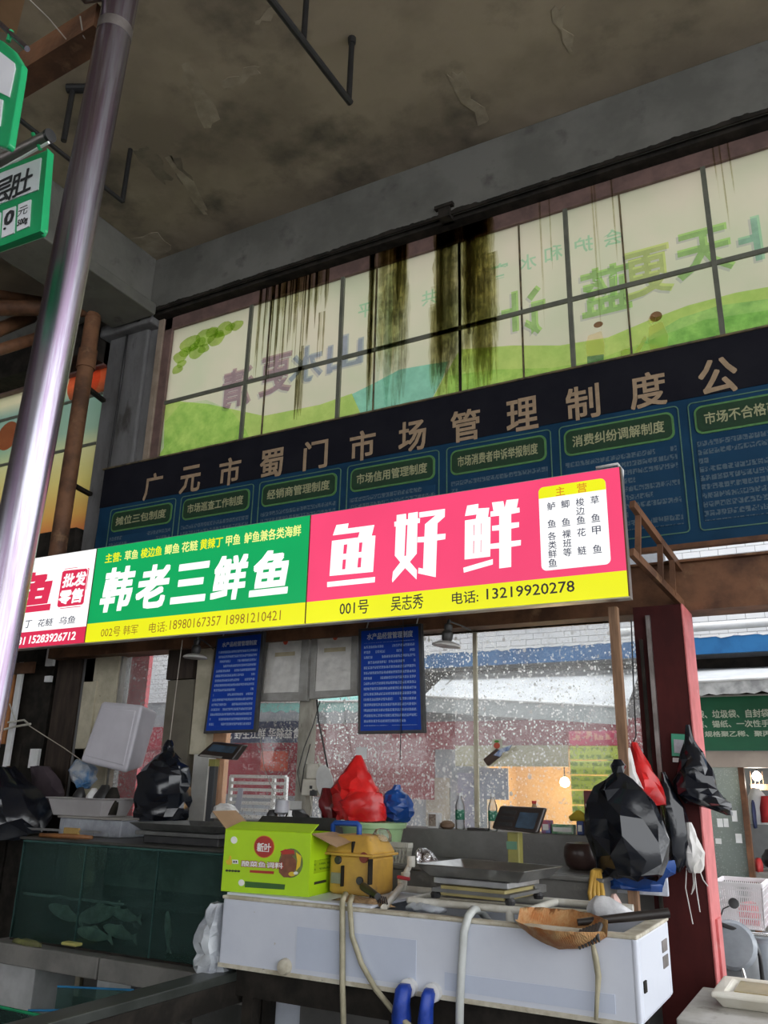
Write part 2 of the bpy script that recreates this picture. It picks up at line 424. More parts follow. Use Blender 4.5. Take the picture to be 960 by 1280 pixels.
# ------------------------------------------------------------------ high printed window
FILM, nt, o = nodes('printed_window_film')
v = coords(nt, (1, 1, 1), True)
sp = N(nt, 'ShaderNodeSeparateXYZ'); nt.links.new(v, sp.inputs[0])
nzl = N(nt, 'ShaderNodeTexNoise'); nzl.inputs['Scale'].default_value = .8; nzl.inputs['Detail'].default_value = 1
nt.links.new(v, nzl.inputs['Vector'])
paper = mixc(nt, noise_fac(nt, v, 1.5, .35, .65, 3), (.60, .565, .485, 1), (.54, .545, .445, 1))
tr = N(nt, 'ShaderNodeBsdfTranslucent'); nt.links.new(paper, tr.inputs[0])
df = N(nt, 'ShaderNodeBsdfDiffuse'); df.inputs[0].default_value = (.5, .5, .46, 1)
mx = N(nt, 'ShaderNodeMixShader'); mx.inputs[0].default_value = .15
nt.links.new(tr.outputs[0], mx.inputs[1]); nt.links.new(df.outputs[0], mx.inputs[2]); nt.links.new(mx.outputs[0], o.inputs[0])
MATS['printed_window_film'] = FILM
FRW = mat('window_frame_brown', (.20, .12, .105, 1), (.13, .08, .07, 1), s=7, rough=.6)
FRT = mat('window_frame_tan', (.33, .26, .20, 1), (.25, .19, .14, 1), s=7, rough=.6)
MULL = mat('window_bar_grey', (.15, .155, .12, 1), (.11, .115, .09, 1), s=7, rough=.6)
LINE = mat('pane_joint_dirt', (.16, .12, .06, 1), (.06, .05, .035, 1), s=12, rough=.8)
WZ0, WZ1 = 4.40, 5.95
wn = struct('window_1', (-2.7, WALL, WZ0))
XL, XR = -5.50, 2.6
cuts = [XL + .08, X(326, 560, 5.3) , X(469, 430, 5.3), X(575, 400, 5.3), X(652, 380, 5.3), X(788, 420, 5.3), .42, 1.3, XR]
for a, b in zip(cuts[:-1], cuts[1:]):
    MB().box(a + .004, b - .004, WALL, WALL + .006, WZ0, WZ1).build('pane', FILM, wn)
for i, x in enumerate(cuts[1:-1]):
    MB().box(x - .006 - (.004 if i == 2 else 0), x + .006 + (.004 if i == 2 else 0), WALL - .012, WALL + .004, WZ0, WZ1).build('pane_joint', DARK if i == 2 else LINE, wn)
MB().box(XL, XL + .07, WALL - .05, WALL + .05, WZ0, WZ1).build('window_frame', FRT, wn, .006)
MB().box(XL + .07, XL + .17, WALL - .03, WALL + .05, WZ0, WZ1).build('window_frame', FRW, wn, .006)
MB().box(XL, XR, WALL - .03, WALL + .05, 5.80, WZ1).build('window_frame', FRW, wn, .006)
for px in ((318, 340, 300, 600), (430, 340, 423, 530), (708, 259, 717, 467), (883, 240, 904, 427)):
    x = X((px[0] + px[2]) / 2, (px[1] + px[3]) / 2, 5.3)
    MB().box(x - .017, x + .017, WALL - .028, WALL - .004, WZ0, 5.80).build('mullion', MULL, wn)
MB().box(XL + .1, XR, WALL - .022, WALL - .006, 4.985, 5.02).build('mullion', MULL, wn)
# printed picture: inks on the film
GRN = ink('ink_green', (.60, .90, .42, 1)); HILL2 = ink('ink_hill_shade', (.84, .94, .82, 1)); HILL3 = ink('ink_hill_deep', (.80, .91, .95, 1)); GRN2 = ink('ink_meadow', (.78, .93, .56, 1)); GRN3 = ink('ink_leaf', (.70, .80, .48, 1))
TEAL = ink('ink_teal', (.55, .86, .74, 1)); PURP = ink('ink_purple', (.62, .47, .58, 1)); INKB = ink('ink_blue', (.56, .64, .80, 1)); OUTL = ink('ink_outline', (.74, .74, .84, 1))
HAIR = ink('ink_brown', (.55, .42, .36, 1)); SKIN, nt, o = nodes('printed_skin'); tr = N(nt, 'ShaderNodeBsdfTranslucent'); tr.inputs[0].default_value = (1.0, .95, .86, 1); nt.links.new(tr.outputs[0], o.inputs[0]); AQUA = ink('ink_aqua', (.62, .90, .90, 1)); YG = ink('ink_lime', (.80, .95, .45, 1))
def inkp(pts, m, name, dy=.0, sm=True):
    q = ppoly(pts, WALL)
    MB().prism(q, WALL - .002 - dy, WALL - .0015 - dy).build(name, m, wn)
inkp([(190, 582), (205, 560), (206, 500), (260, 505), (330, 520), (400, 506), (440, 492), (452, 520), (500, 512), (540, 500), (556, 470), (575, 437), (640, 432), (700, 432), (760, 422), (812, 400), (860, 382), (920, 366), (1010, 350), (1040, 400), (700, 475), (400, 540)], GRN2, 'printed_hill')
inkp([(190, 578), (206, 528), (226, 505), (258, 500), (288, 512), (306, 535), (316, 555)], HILL2, 'printed_hill', .0006)
inkp([(560, 470), (620, 462), (690, 460), (740, 452), (800, 430), (880, 400), (960, 388), (1010, 385), (1030, 405), (700, 475), (560, 505)], HILL2, 'printed_hill', .0006)
inkp([(800, 428), (850, 398), (900, 382), (960, 374), (1010, 372), (1020, 410), (860, 440)], HILL3, 'printed_hill', .0012)
inkp([(440, 493), (470, 478), (500, 462), (540, 455), (560, 452), (554, 472), (540, 499), (500, 511), (452, 519)], AQUA, 'printed_lake', .0012)
random.seed(11)
for cx, cy, r in ((238, 430, 15), (258, 421, 16), (280, 412, 13), (226, 446, 11), (246, 440, 12), (296, 407, 9), (270, 424, 12), (222, 462, 8), (250, 428, 9), (265, 415, 9), (232, 440, 9), (288, 409, 7), (242, 434, 7), (274, 418, 7), (227, 455, 7), (255, 436, 8)):
    c = at(cx, cy, WALL); rr = r * .0075
    pts = []
    for i in range(16):
        t = 2 * math.pi * i / 16; g = rr * (1 + .07 * math.sin(3 * t + cx) + .10 * random.random()); pts.append((c.x + g * 1.1 * math.cos(t), c.z + g * .75 * math.sin(t)))
    MB().prism(pts, WALL - .0026 - .0002 * random.random(), WALL - .0025).build('printed_leaves', GRN3, wn)
def mir(ch, cx, cy, w, h, m, bold=.03, oy=.004):
    p = at(cx, cy, WALL)
    write(ch, p.x - w / 2 - .016, p.x + w / 2 - .016, p.z - h / 2 - .016, p.z + h / 2 - .016, WALL - oy + .0006, OUTL, wn, bold=bold, mirror=True, thin=True)
    write(ch, p.x - w / 2, p.x + w / 2, p.z - h / 2, p.z + h / 2, WALL - oy, m, wn, bold=bold, mirror=True, thin=True)
mir('清', 297, 484, .36, .40, PURP); mir('更', 345, 468, .36, .40, PURP); mir('水', 383, 455, .36, .36, INKB); mir('山', 432, 440, .36, .34, INKB)
mir('让', 652, 392, .38, .42, GRN); mir('蓝', 757, 362, .36, .40, GRN); mir('更', 810, 340, .34, .40, YG); mir('天', 880, 315, .38, .38, GRN); mir('让', 958, 300, .40, .42, TEAL)
for ch, x, y in (('共', 537, 372), ('害', 625, 339), ('水', 660, 328), ('和', 692, 317), ('护', 730, 306), ('会', 766, 297), ('平', 457, 388)):
    p = at(x, y, WALL); write(ch, p.x - .07, p.x + .07, p.z - .07, p.z + .07, WALL - .004, TEAL, wn, bold=.015, mirror=True, thin=True)
# printed family
def disc(cx, cy, rx, ry, m, name, dy=.003, n=18):
    c = at(cx, cy, WALL); MB().prism([(c.x + rx * math.cos(2 * math.pi * i / n), c.z + ry * math.sin(2 * math.pi * i / n)) for i in range(n)], WALL - dy - .0006, WALL - dy).build(name, m, wn)
inkp([(735, 420), (752, 414), (756, 430), (756, 444), (734, 446), (732, 432)], SKIN, 'printed_figure', .002)
inkp([(734, 446), (755, 443), (754, 462), (746, 464), (744, 452), (742, 465), (735, 466)], INKB, 'printed_figure', .002)
disc(748, 406, .034, .024, HAIR, 'printed_figure')
inkp([(812, 408), (828, 402), (836, 420), (834, 440), (818, 446), (810, 428)], SKIN, 'printed_figure', .002)
disc(820, 396, .042, .04, HAIR, 'printed_figure'); disc(815, 400, .025, .03, SKIN, 'printed_figure', .004)
disc(782, 441, .035, .03, SKIN, 'printed_figure'); inkp([(774, 447), (790, 445), (792, 454), (770, 458)], SKIN, 'printed_figure', .002)
inkp([(790, 446), (806, 420), (809, 424), (794, 450)], SKIN, 'printed_figure', .002)
# grime that has run down the glass: many thin overlapping runs of brown film
GR = [ink('dirt_film_light', (.86, .855, .79, 1)), ink('dirt_film_mid', (.78, .77, .69, 1)), ink('dirt_film_dark', (.52, .505, .42, 1)), ink('dirt_film_grey', (.80, .80, .77, 1))]
T = 5.93
gx = lambda px, py: X(px, py, WALL)
rgm = random.Random(21); gdepth = [0]
def run(mb, x, w, zt, zb, wav=.5):
    """one run of dirt: wavering sides, pointed lower end"""
    n = max(6, int((zt - zb) / .035)); L, R = [], []; ph = rgm.random() * 50
    for i in range(n + 1):
        z = zt + (zb - zt) * i / n; k = i / n
        tp_ = 1 - .15 * k if k < .8 else (1 - (k - .8) / .2 * .85) * .88
        L.append((x - w / 2 * tp_ * (1 + wav * noise.noise(Vector((z * 9, ph, 0)))), z)); R.append((x + w / 2 * tp_ * (1 + wav * noise.noise(Vector((z * 9, ph + 9, 0)))), z))
    gdepth[0] += 1; y = WALL - .030 - .00002 * gdepth[0]; b0 = len(mb.v)
    mb.v += [Vector((p[0], y, p[1])) for p in L] + [Vector((p[0], y, p[1])) for p in R]
    mb.f += [(b0 + i, b0 + i + 1, b0 + n + 2 + i, b0 + n + 1 + i) for i in range(n)]
def stain(xa, xb, zt, zb, n, w0, w1, mats, edge=.0, lean=0.0):
    """a broad stain made of n runs between xa and xb, raggedly ending near zb"""
    mbs = {}
    for i in range(n):
        u = rgm.random(); x = xa + (xb - xa) * u; m_ = mats[rgm.randrange(len(mats))]
        run(mbs.setdefault(m_, MB()), x, rgm.uniform(w0, w1), zt + (rgm.uniform(0, .4) if zt < 5.5 else 0), zb + (zt - zb) * rgm.random() ** 2 * edge)
    for m_, mb in mbs.items():
        me = mb.build('dirt_stain', m_, wn)
# the widest stains either side of the black joint
stain(gx(548, 400), gx(573, 400), T, WZ0, 26, .04, .12, [GR[1], GR[3], GR[3]], .25)
stain(gx(541, 480), gx(552, 470), 5.2, WZ0, 8, .03, .07, [GR[1], GR[3]], .5)
stain(gx(548, 330), gx(554, 400), T, 4.6, 5, .015, .04, [GR[2]], .7)
stain(gx(580, 400), gx(616, 400), T, WZ0, 30, .03, .12, [GR[1], GR[0], GR[1]], .2)
stain(gx(580, 400), gx(596, 400), T, 4.9, 10, .03, .10, [GR[1], GR[2]], .5)
stain(gx(612, 400), gx(624, 400), 5.6, WZ0, 14, .012, .04, [GR[1], GR[0]], .6)
# the tapering one left of them
stain(gx(476, 400), gx(508, 380), T, 4.75, 26, .03, .10, [GR[0], GR[1]], .5)
stain(gx(496, 380), gx(508, 380), T, 5.15, 12, .02, .06, [GR[1], GR[2]], .5)
stain(gx(474, 440), gx(512, 430), 5.3, 4.42, 16, .03, .09, [GR[3], ink('dirt_film_blue', (.80, .86, .84, 1))], .4)
stain(gx(462, 430), gx(470, 430), T, WZ0, 9, .015, .045, [GR[2], GR[1]], .6)
# the comb of thin runs near the corner
for a, b, t, z in ((338, 342, T, 4.85), (345, 349, T, 4.95), (352, 357, T, 5.05), (360, 364, T, 5.2), (366, 372, T, 4.9), (376, 381, T, 4.72), (383, 388, T, 5.2), (392, 396, T, 5.35), (399, 406, 5.5, 5.0), (404, 412, 5.95, 5.5), (330, 333, T, 5.1), (322, 325, T, 5.0), (374, 378, 4.80, 4.5)):
    stain(gx(a, 440), gx(b, 440), t, z, 5, .008, .022, [GR[1], GR[2], GR[2]], .7)
stain(gx(338, 400), gx(405, 380), T, 5.55, 40, .01, .05, [GR[0], GR[1]], .6)
stain(gx(374, 520), gx(381, 512), 4.84, 4.5, 4, .02, .035, [GR[2]], .3)
for a, t, z in ((771, T, 5.2), (749, T, 5.0), (745, T, 4.5), (690, T, 5.2), (678, T, 4.8), (926, T, 5.3), (906, T, 5.45), (915, T, 5.2)):
    stain(gx(a - 1, 300), gx(a + 1, 300), t, z, 3, .006, .012, [GR[0], GR[1]], .6)
# window sill ledge
MB().box(XL, XR, WALL - .02, WALL + .2, 4.36, WZ0).build('window_sill', FRW, wn)

# ------------------------------------------------------------------ second printed window beyond the pillar
w2 = struct('window_2', (-7.5, WALL, 3.8))
x0, x1 = -9.2, -6.2
for i in range(3):
    a = x0 + i * (x1 - x0) / 3; b = x0 + (i + 1) * (x1 - x0) / 3
    MB().box(a + .004, b - .004, WALL, WALL + .006, 3.85, 5.75).build('pane', FILM, w2)
PRT, nt, o = nodes('printed_sunset_ink')
v = coords(nt, (1, 1, 1), True); sp = N(nt, 'ShaderNodeSeparateXYZ'); nt.links.new(v, sp.inputs[0])
rm = N(nt, 'ShaderNodeMapRange'); rm.inputs[1].default_value = 3.85; rm.inputs[2].default_value = 5.75; nt.links.new(sp.outputs[2], rm.inputs[0])
rp_ = N(nt, 'ShaderNodeValToRGB'); nt.links.new(rm.outputs[0], rp_.inputs[0]); el = rp_.color_ramp.elements
el[0].position = 0; el[0].color = (.97, .56, .40, 1); el[1].position = 1; el[1].color = (.98, .97, .92, 1)
for ps_, c in ((.10, (.98, .76, .46, 1)), (.28, (.97, .90, .62, 1)), (.45, (.92, .92, .76, 1)), (.58, (.62, .78, .78, 1)), (.78, (.58, .74, .78, 1)), (.86, (.97, .95, .9, 1))):
    e = el.new(ps_); e.color = c
t_ = N(nt, 'ShaderNodeBsdfTransparent'); nt.links.new(rp_.outputs[0], t_.inputs[0]); nt.links.new(t_.outputs[0], o.inputs[0])
MB().box(x0, x1, WALL - .003, WALL - .002, 3.85, 5.75).build('printed_picture', PRT, w2)
REDI = ink('ink_red', (.95, .42, .32, 1))
for px, py, r in ((105, 478, .24), (10, 545, .17), (128, 470, .2)):
    c = at(px, py, WALL)
    MB().prism([(c.x + r * math.cos(t * .35), c.z + r * math.sin(t * .35)) for t in range(18)], WALL - .005, WALL - .004).build('printed_lantern', REDI, w2)
for z in (4.75, 5.3): MB().box(x0, x1, WALL - .02, WALL - .008, z - .015, z + .015).build('mullion', MULL, w2)
for x in (-7.9, -7.05): MB().box(x - .02, x + .02, WALL - .02, WALL - .008, 3.85, 5.75).build('mullion', MULL, w2)
MB().box(x0, x1, WALL - .06, WALL + .06, 5.6, 5.95).build('window_frame', FRW, w2)
MB().box(-12, x1, WALL - .1, WALL + .1, 3.45, 3.85).build('window_sill', DARK, w2)
# boarded wall under it and beyond
wl = struct('wall_left', (-8, WALL, 0))
MB().box(-12, -6.14, WALL + .06, WALL + .2, 0, 3.5).build('wall_panel', DARK, wl)
MB().box(-12, -9.2, WALL - .05, WALL + .2, 3.85, 6.0).build('wall_panel', DARK, wl)
# rafters of old timber under the far ceiling
for a, b, r in (((0, 340), (60, 378), .05), ((0, 415), (40, 395), .07), ((0, 436), (60, 418), .06)):
    tag(MB().tube([at(*a, 4.2) + Vector((-.6, 0, 0)), at(*b, 4.9)], r, 8).build('rusty_pipe', BROWN, smooth=True),
        {340: 'thin rusty pipe crossing high behind the big steel post', 415: 'lagged rusty pipe under the far dark beam', 436: 'lowest rusty pipe above the far printed window'}[a[1]], 'pipe')
MB().box(-12, -6.2, 5.0, 5.3, 5.62, 5.98).build('lintel', DARK, wl)
# brown downpipe with brackets
dp = thing('downpipe', 'brown rusty downpipe running down beside the grey pillar', 'pipe', at(62, 690, 4.95))
a, b = at(126, 395, 4.85), at(62, 690, 4.85); a.x = b.x = (a.x + b.x) / 2
MB().tube([(a.x, 4.85, a.z), (a.x, 4.85, 2.75)], .075, 16).build('pipe_body', BROWN, dp, smooth='auto')
MB().tube([(a.x, 4.85, a.z - .35), (a.x, 4.85, a.z - .55)], .088, 16).build('pipe_collar', BROWN, dp, smooth='auto')
MB().tube([(a.x, 4.85, a.z), (a.x, 4.85, a.z + .1), (a.x - .3, 4.7, a.z + .12), (a.x - .9, 4.4, a.z + .12)], .08, 12).build('pipe_elbow', BROWN, dp, smooth='auto')
for py in (473, 600):
    z = Z(130 - (py - 473) * .25, py, 4.85)
    MB().bar((a.x, 4.85, z), (-6.12, 5.25, z + .03), .05, .03).build('pipe_clamp', DARK, dp)

# ------------------------------------------------------------------ market rules board
BY = 5.20
bd = thing('notice_board', 'long dark blue market rules board under the high window', 'notice board', (-2.5, BY, 3.03))
NAVY = mat('board_navy', (.012, .052, .11, 1), (.009, .04, .085, 1), s=3, rough=.5, spec=.12, world=True)
BLK = mat('board_black', (.010, .010, .016, 1), (.014, .014, .020, 1), s=3, rough=.5, spec=.12)
TAN = mat('board_tan_letters', (.42, .30, .19, 1), (.34, .24, .15, 1), s=20, rough=.5)
PLQ = mat('plaque_green', (.010, .040, .018, 1), (.012, .05, .02, 1), s=20, rough=.4)
PLB = mat('plaque_border', (.10, .26, .08, 1), (.08, .20, .07, 1), s=20, rough=.4)
CRL = mat('plaque_letters', (.42, .42, .24, 1), (.36, .36, .20, 1), s=20, rough=.5)
LIN = mat('panel_line', (.09, .20, .13, 1), (.07, .16, .11, 1), s=20, rough=.5)
BODY = rows('board_small_print', (.012, .054, .115, 1), (.085, .125, .16, 1), .034, .058, .60, .44, nz=.35)
MB().box(-5.92, 1.6, BY + .005, BY + .035, 3.03, 4.385).build('backing', NAVY, bd)
hbd = MB().box(-5.92, 1.6, BY - .002, BY + .005, 4.0, 4.385).build('header_band', BLK, bd)
MB().box(-5.94, 1.62, BY - .012, BY + .035, 3.0, 3.03).build('frame_rail', BROWN, bd)
MB().box(-5.94, 1.62, BY - .012, BY + .035, 4.385, 4.4).build('frame_rail', LINE, bd)
for i, ch in enumerate('广元市蜀门市场管理制度公示栏'):
    x = (-5.315 + i * .4427) * BY / 5.25; w_, h_ = .235, .255
    if ch == '广': w_ = .22
    write(ch, x - w_ / 2, x + w_ / 2, 4.115 - h_ / 2, 4.115 + h_ / 2, BY - .004, TAN, hbd, bold=.018, name='header_character')
titles = ['摊位三包制度', '市场巡查工作制度', '经销商管理制度', '市场信用管理制度', '市场消费者申诉举报制度', '消费纠纷调解制度', '市场不合格商品和违法违规行为公示']
for i, t in enumerate(titles):
    x0 = (-5.79 + i * .8625) * BY / 5.25; x1 = x0 + .735 * BY / 5.25; wide = 0
    if i == 6: x1 += .55
    z0, z1 = 3.735, 3.93
    po, ho = ring(x0 - .035, x1 + .035, 3.10, 3.965, .03, .007)
    MB().prism(po, BY, BY + .006, ho).build('panel_outline', LIN, bd)
    MB().box(x0, x1, BY + .001, BY + .006, 3.16, 3.69).build('small_print', BODY, bd)
    MB().prism(rrect(x0, x1, z0, z1, .05), BY - .002, BY + .006).build('plaque_border', PLB, bd)
    pq = MB().prism(rrect(x0 + .014, x1 - .014, z0 + .014, z1 - .014, .04), BY - .006, BY).build('plaque', PLQ, bd)
    write(t, x0 + .06, x1 - .06, z0 + .055, z1 - .055, BY - .008, CRL, pq, bold=.015, name='plaque_lettering')

# ------------------------------------------------------------------ lightbox signs
SY = 4.40
E_RED = emit('lit_red', (1.0, .075, .20, 1), 1.0); E_YEL = emit('lit_yellow', (.93, .93, .015, 1), 1.0); E_WHT = emit('lit_white', (1, 1, 1, 1), 1.2)
E_GRN = emit('lit_green', (.006, .42, .12, 1), 1.0); E_DRK = emit('lit_print_dark', (.035, .03, .03, 1), 1.0); E_BRN = emit('lit_print_brown', (.33, .17, .02, 1), 1.0)
E_CRM = emit('lit_crimson', (.78, .035, .10, 1), 1.0); E_LYE = emit('lit_pale_yellow', (.95, 1.0, .30, 1), 1.0); E_ORG = emit('lit_print_orange', (.75, .30, .02, 1), 1.0); E_GRY = emit('lit_print_grey', (.10, .11, .15, 1), 1.0)
ALU = mat('sign_aluminium', (.50, .48, .46, 1), (.40, .38, .36, 1), s=6, rough=.4, metal=.7)
SZ0, SZ1, SMID = 2.553, 3.285, 2.692
def lightbox(name, label, x0, x1, face, strip, zs):
    t = thing(name, label, 'sign', ((x0 + x1) / 2, SY + .06, SZ0), 'lightbox signs over the fish stalls')
    MB().box(x0, x1, SY + .012, SY + .08, SZ0 - .008, SZ1 + .008).build('sign_case', ALU, t)
    MB().box(x0 + .004, x1 - .004, SY, SY + .011, zs, SZ1).build('face_panel', face, t)
    MB().box(x0 + .004, x1 - .004, SY, SY + .011, SZ0, zs - .0005).build('bottom_strip', strip, t)
    MB().box(x1 - .004, x1 + .002, SY - .003, SY + .012, SZ0, SZ1).build('edge_trim', BROWN, t)
    return t
FY = SY - .002
XA, XB, XC, XD = -0.93, -2.985, -4.972, -6.95
red = lightbox('lightbox_sign', 'glowing red lightbox sign with three big white characters', XB, XA, E_RED, E_YEL, SMID)
grn = lightbox('lightbox_sign', 'glowing green lightbox sign with five white characters in the middle', XC, XB, E_GRN, E_YEL, SMID)
wht = lightbox('lightbox_sign', 'glowing white lightbox sign partly behind the steel post', XD, XC, E_WHT, E_CRM, 2.675)
def trace(polys, org, k, mt, parent):
    for outer, holes in polys:
        MB().prism(ppoly(outer, FY, org, k), FY - .001, FY + .0015, [ppoly(h, FY, org, k) for h in holes]).build('big_lettering', mt, parent)
trace([([(240, 190), (415, 165), (400, 240), (790, 188), (750, 345), (805, 343), (770, 870), (140, 930), (175, 420), (555, 370), (578, 290), (188, 340)],
        [[(345, 475), (400, 467), (385, 605), (335, 612)], [(568, 445), (620, 440), (605, 580), (560, 588)], [(330, 692), (380, 688), (368, 832), (318, 836)], [(555, 665), (605, 660), (595, 805), (540, 810)]]),
       ([(105, 1020), (800, 945), (795, 1022), (105, 1092)], [])], (400, 640), 11.64, E_WHT, red)
trace([([(170, 148), (293, 130), (295, 205), (322, 203), (325, 125), (450, 105), (450, 190), (480, 190), (475, 252), (445, 255), (435, 660), (343, 770), (437, 880), (432, 1005), (280, 852), (112, 1045), (108, 1010), (120, 905), (218, 778), (145, 690), (160, 300), (140, 300), (138, 238), (168, 232)],
        [[(288, 280), (315, 278), (295, 690), (270, 695)]]),
       ([(470, 112), (812, 65), (808, 170), (712, 255), (707, 405), (820, 395), (815, 468), (705, 485), (688, 975), (455, 925), (460, 850), (522, 862), (535, 508), (445, 512), (448, 442), (540, 435), (547, 270), (690, 150), (472, 180)], [])], (480, 630), 10.667, E_WHT, red)
trace([([(150, 182), (298, 158), (295, 220), (442, 210), (425, 335), (460, 335), (455, 860), (115, 900), (120, 380), (265, 358), (275, 298), (120, 320)],
        [[(233, 437), (245, 435), (243, 578), (233, 580)], [(330, 418), (340, 416), (337, 565), (328, 567)], [(230, 650), (243, 648), (240, 818), (228, 820)], [(328, 640), (338, 638), (336, 803), (326, 805)]]),
       ([(98, 1010), (490, 895), (490, 965), (105, 1075)], []),
       ([(480, 140), (630, 122), (648, 215), (675, 108), (832, 92), (808, 212), (845, 208), (848, 270), (735, 292), (735, 412), (840, 402), (838, 468), (735, 487), (735, 655), (865, 640), (862, 710), (735, 730), (735, 998), (577, 1018), (577, 750), (460, 758), (460, 692), (577, 678), (577, 510), (482, 517), (482, 452), (577, 440), (577, 315), (460, 328), (460, 262), (500, 255)], [])], (570, 615), 10.667, E_WHT, red)
# the white card on the red sign
p, q = at(673, 610, FY), at(762, 705, FY)
cx0, cx1, cz0, cz1 = p.x, at(760, 650, FY).x, q.z, p.z
card = MB().prism(rrect(cx0, cx1, cz0, cz1, .03), FY - .001, FY + .0015).build('price_card', E_WHT, red)
zc = Z(673, 624, FY)
hd = rrect(cx0, cx1, cz1 - .09, cz1, .03)
MB().prism([p_ for p_ in hd[:12]] + [(cx0, zc), (cx1, zc)], FY - .002, FY - .0005).build('card_header', E_YEL, card)
def cchar(ch, zx, zy, s_, mt, bold=.01):
    p_ = at(660 + zx / 8, 585 + zy / 8, FY - .003); write(ch, p_.x - s_ / 2, p_.x + s_ / 2, p_.z - s_ / 2, p_.z + s_ / 2, FY - .003, mt, card, bold=bold, name='card_lettering')
cchar('主', 322, 232, .054, E_ORG); cchar('营', 538, 198, .056, E_ORG)
for ch, zx, zy in (('鲈', 232, 382), ('鱼', 238, 556), ('各', 240, 680), ('类', 244, 770), ('鲜', 245, 858), ('鱼', 247, 948), ('鲫', 372, 360), ('鱼', 380, 540), ('裸', 386, 660), ('班', 392, 752), ('等', 394, 842),
                   ('梭', 520, 340), ('边', 523, 430), ('鱼', 529, 520), ('花', 535, 643), ('鲢', 540, 825), ('草', 668, 318), ('鱼', 677, 498), ('甲', 684, 622), ('鱼', 693, 808)):
    cchar(ch, zx, zy, .0485, E_GRY)
pwrite('001号', (425, 752.5), (460.5, 766.5), FY, E_DRK, red, bold=.006)
pwrite('吴志秀', (489, 745.5), (529, 760.5), FY, E_DRK, red, bold=.006)
pwrite('电话:', (565, 740.5), (598, 753), FY, E_DRK, red, bold=.008)
pwrite('13219920278', (608, 736), (718.5, 739.5), FY, E_DRK, red, bold=.008)
# green sign
for xl_, xr_, s_, m_ in ((132.5, 151, '主营:', E_YEL), (156.7, 172, '草鱼', E_LYE), (177, 201.7, '梭边鱼', E_YEL), (206.7, 223.8, '鲫鱼', E_LYE), (228, 246.7, '花鲢', E_LYE), (251, 278, '黄辣丁', E_YEL), (283, 300, '甲鱼', E_LYE), (306, 376, '鲈鱼兼各类海鲜', E_LYE)):
    tl_ = lambda x: 692.5 - .153 * (x - 132.5)
    pwrite(s_, (xl_, tl_(xl_)), (xr_, tl_(xr_) + 11.5 + .012 * (xr_ - 132)), FY, m_, grn, bold=.016)
for ch, xl_, xr_, yt, yb in (('韩', 127, 167, 709, 764), ('老', 171, 211, 706, 760), ('三', 215, 260, 704, 753), ('鲜', 265, 309, 694, 750), ('鱼', 313, 361, 688, 744)):
    p, q = at(xl_, (yt + yb) / 2, FY), at(xr_, (yt + yb) / 2, FY); xm_ = (xl_ + xr_) / 2
    write(ch, p.x, q.x, Z(xm_, yb, FY), Z(xm_, yt, FY), FY, E_WHT, grn, bold=.034, shear=.14, name='big_lettering')
pwrite('002号', (127, 785), (149.5, 795), FY, E_BRN, grn); pwrite('韩军', (155, 782), (171.5, 792.5), FY, E_BRN, grn)
pwrite('电话:', (187, 778.5), (208, 789.5), FY, E_BRN, grn); pwrite('18980167357', (213, 775.5), (275.5, 781.5), FY, E_BRN, grn); pwrite('18981210421', (283.5, 769), (350.5, 775), FY, E_BRN, grn)
# white sign
def wz(x, y): return (x / 6.4, 640 + y / 6.4)
p, q = at(*wz(110, 505), FY), at(*wz(400, 785), FY)
write('鱼', p.x, q.x, q.z, p.z, FY, E_CRM, wht, bold=.04, shear=.1, name='big_lettering')
sealp = MB().prism(ppoly([(500, 482), (515, 470), (690, 452), (702, 464), (668, 725), (655, 740), (468, 762), (458, 750)], FY, (0, 640), 6.4), FY - .001, FY + .0015).build('seal_panel', E_CRM, wht)
for pts in ([(520, 455), (620, 441), (621, 444), (520, 459)], [(695, 447), (714, 450), (690, 620), (687, 620), (708, 455)], [(480, 771), (640, 752), (650, 756), (480, 775)]):
    MB().prism(ppoly(pts, FY, (0, 640), 6.4), FY - .001, FY + .0015).build('seal_outline', E_CRM, wht)
for s_, a, b in (('批发', (512, 497), (682, 585)), ('零售', (480, 628), (655, 722))):
    p, q = at(*wz(*a), FY - .003), at(*wz(*b), FY - .003)
    write(s_, p.x, q.x, q.z, p.z, FY - .003, E_WHT, sealp, bold=.03, shear=.1)
for s_, a, b in (('丁', (205, 870), (250, 925)), ('花鲢', (308, 860), (420, 908)), ('乌鱼', (478, 840), (598, 890))):
    pwrite(s_, wz(*a), wz(*b), FY, E_GRY, wht, bold=.006, shear=.1)
pwrite('31', wz(150, 1003), wz(196, 1062), FY, E_WHT, wht, bold=.02, shear=.1)
pwrite('15283926712', wz(238, 990), wz(600, 1022), FY, E_WHT, wht, bold=.02, shear=.1)

# bracket holding the red sign
br = thing('sign_bracket', 'brown steel truss bracket holding the end of the red sign', 'bracket', (-.9, 4.54, 2.6))
pts = [(at(790, 630, 4.48), at(851, 712, 5.12)), (at(789, 690, 4.48), at(854, 757, 5.12))]
for a, b in pts: MB().bar(a, b, .03, .045).build('truss_bar', BROWN, br)
for f in (.12, .55, .8):
    a = pts[0][0].lerp(pts[0][1], f); b = pts[1][0].lerp(pts[1][1], f); MB().bar(a, b, .03, .025).build('truss_strut', BROWN, br)
MB().tube([at(776, 640, 4.5), at(778, 588, 4.47), at(772, 580, 4.45), at(745, 585, 4.44)], .009, 8).build('white_conduit', WHITEP, br, smooth=True)
for i, x in enumerate((-2.5, -3.0, -4.9, -6.5)):
    s2 = thing('sign_hanger', ['flat steel hanger behind the middle of the red sign', 'flat steel hanger where red and green signs meet', 'flat steel hanger where green and white signs meet', 'flat steel hanger behind the white sign'][i], 'bracket', (x, 4.54, 3.2), 'hangers behind the signs')
    MB().bar((x, 4.48, 3.2), (x, 5.1, 2.85), .03, .03).build('hanger_bar', BROWN, s2)

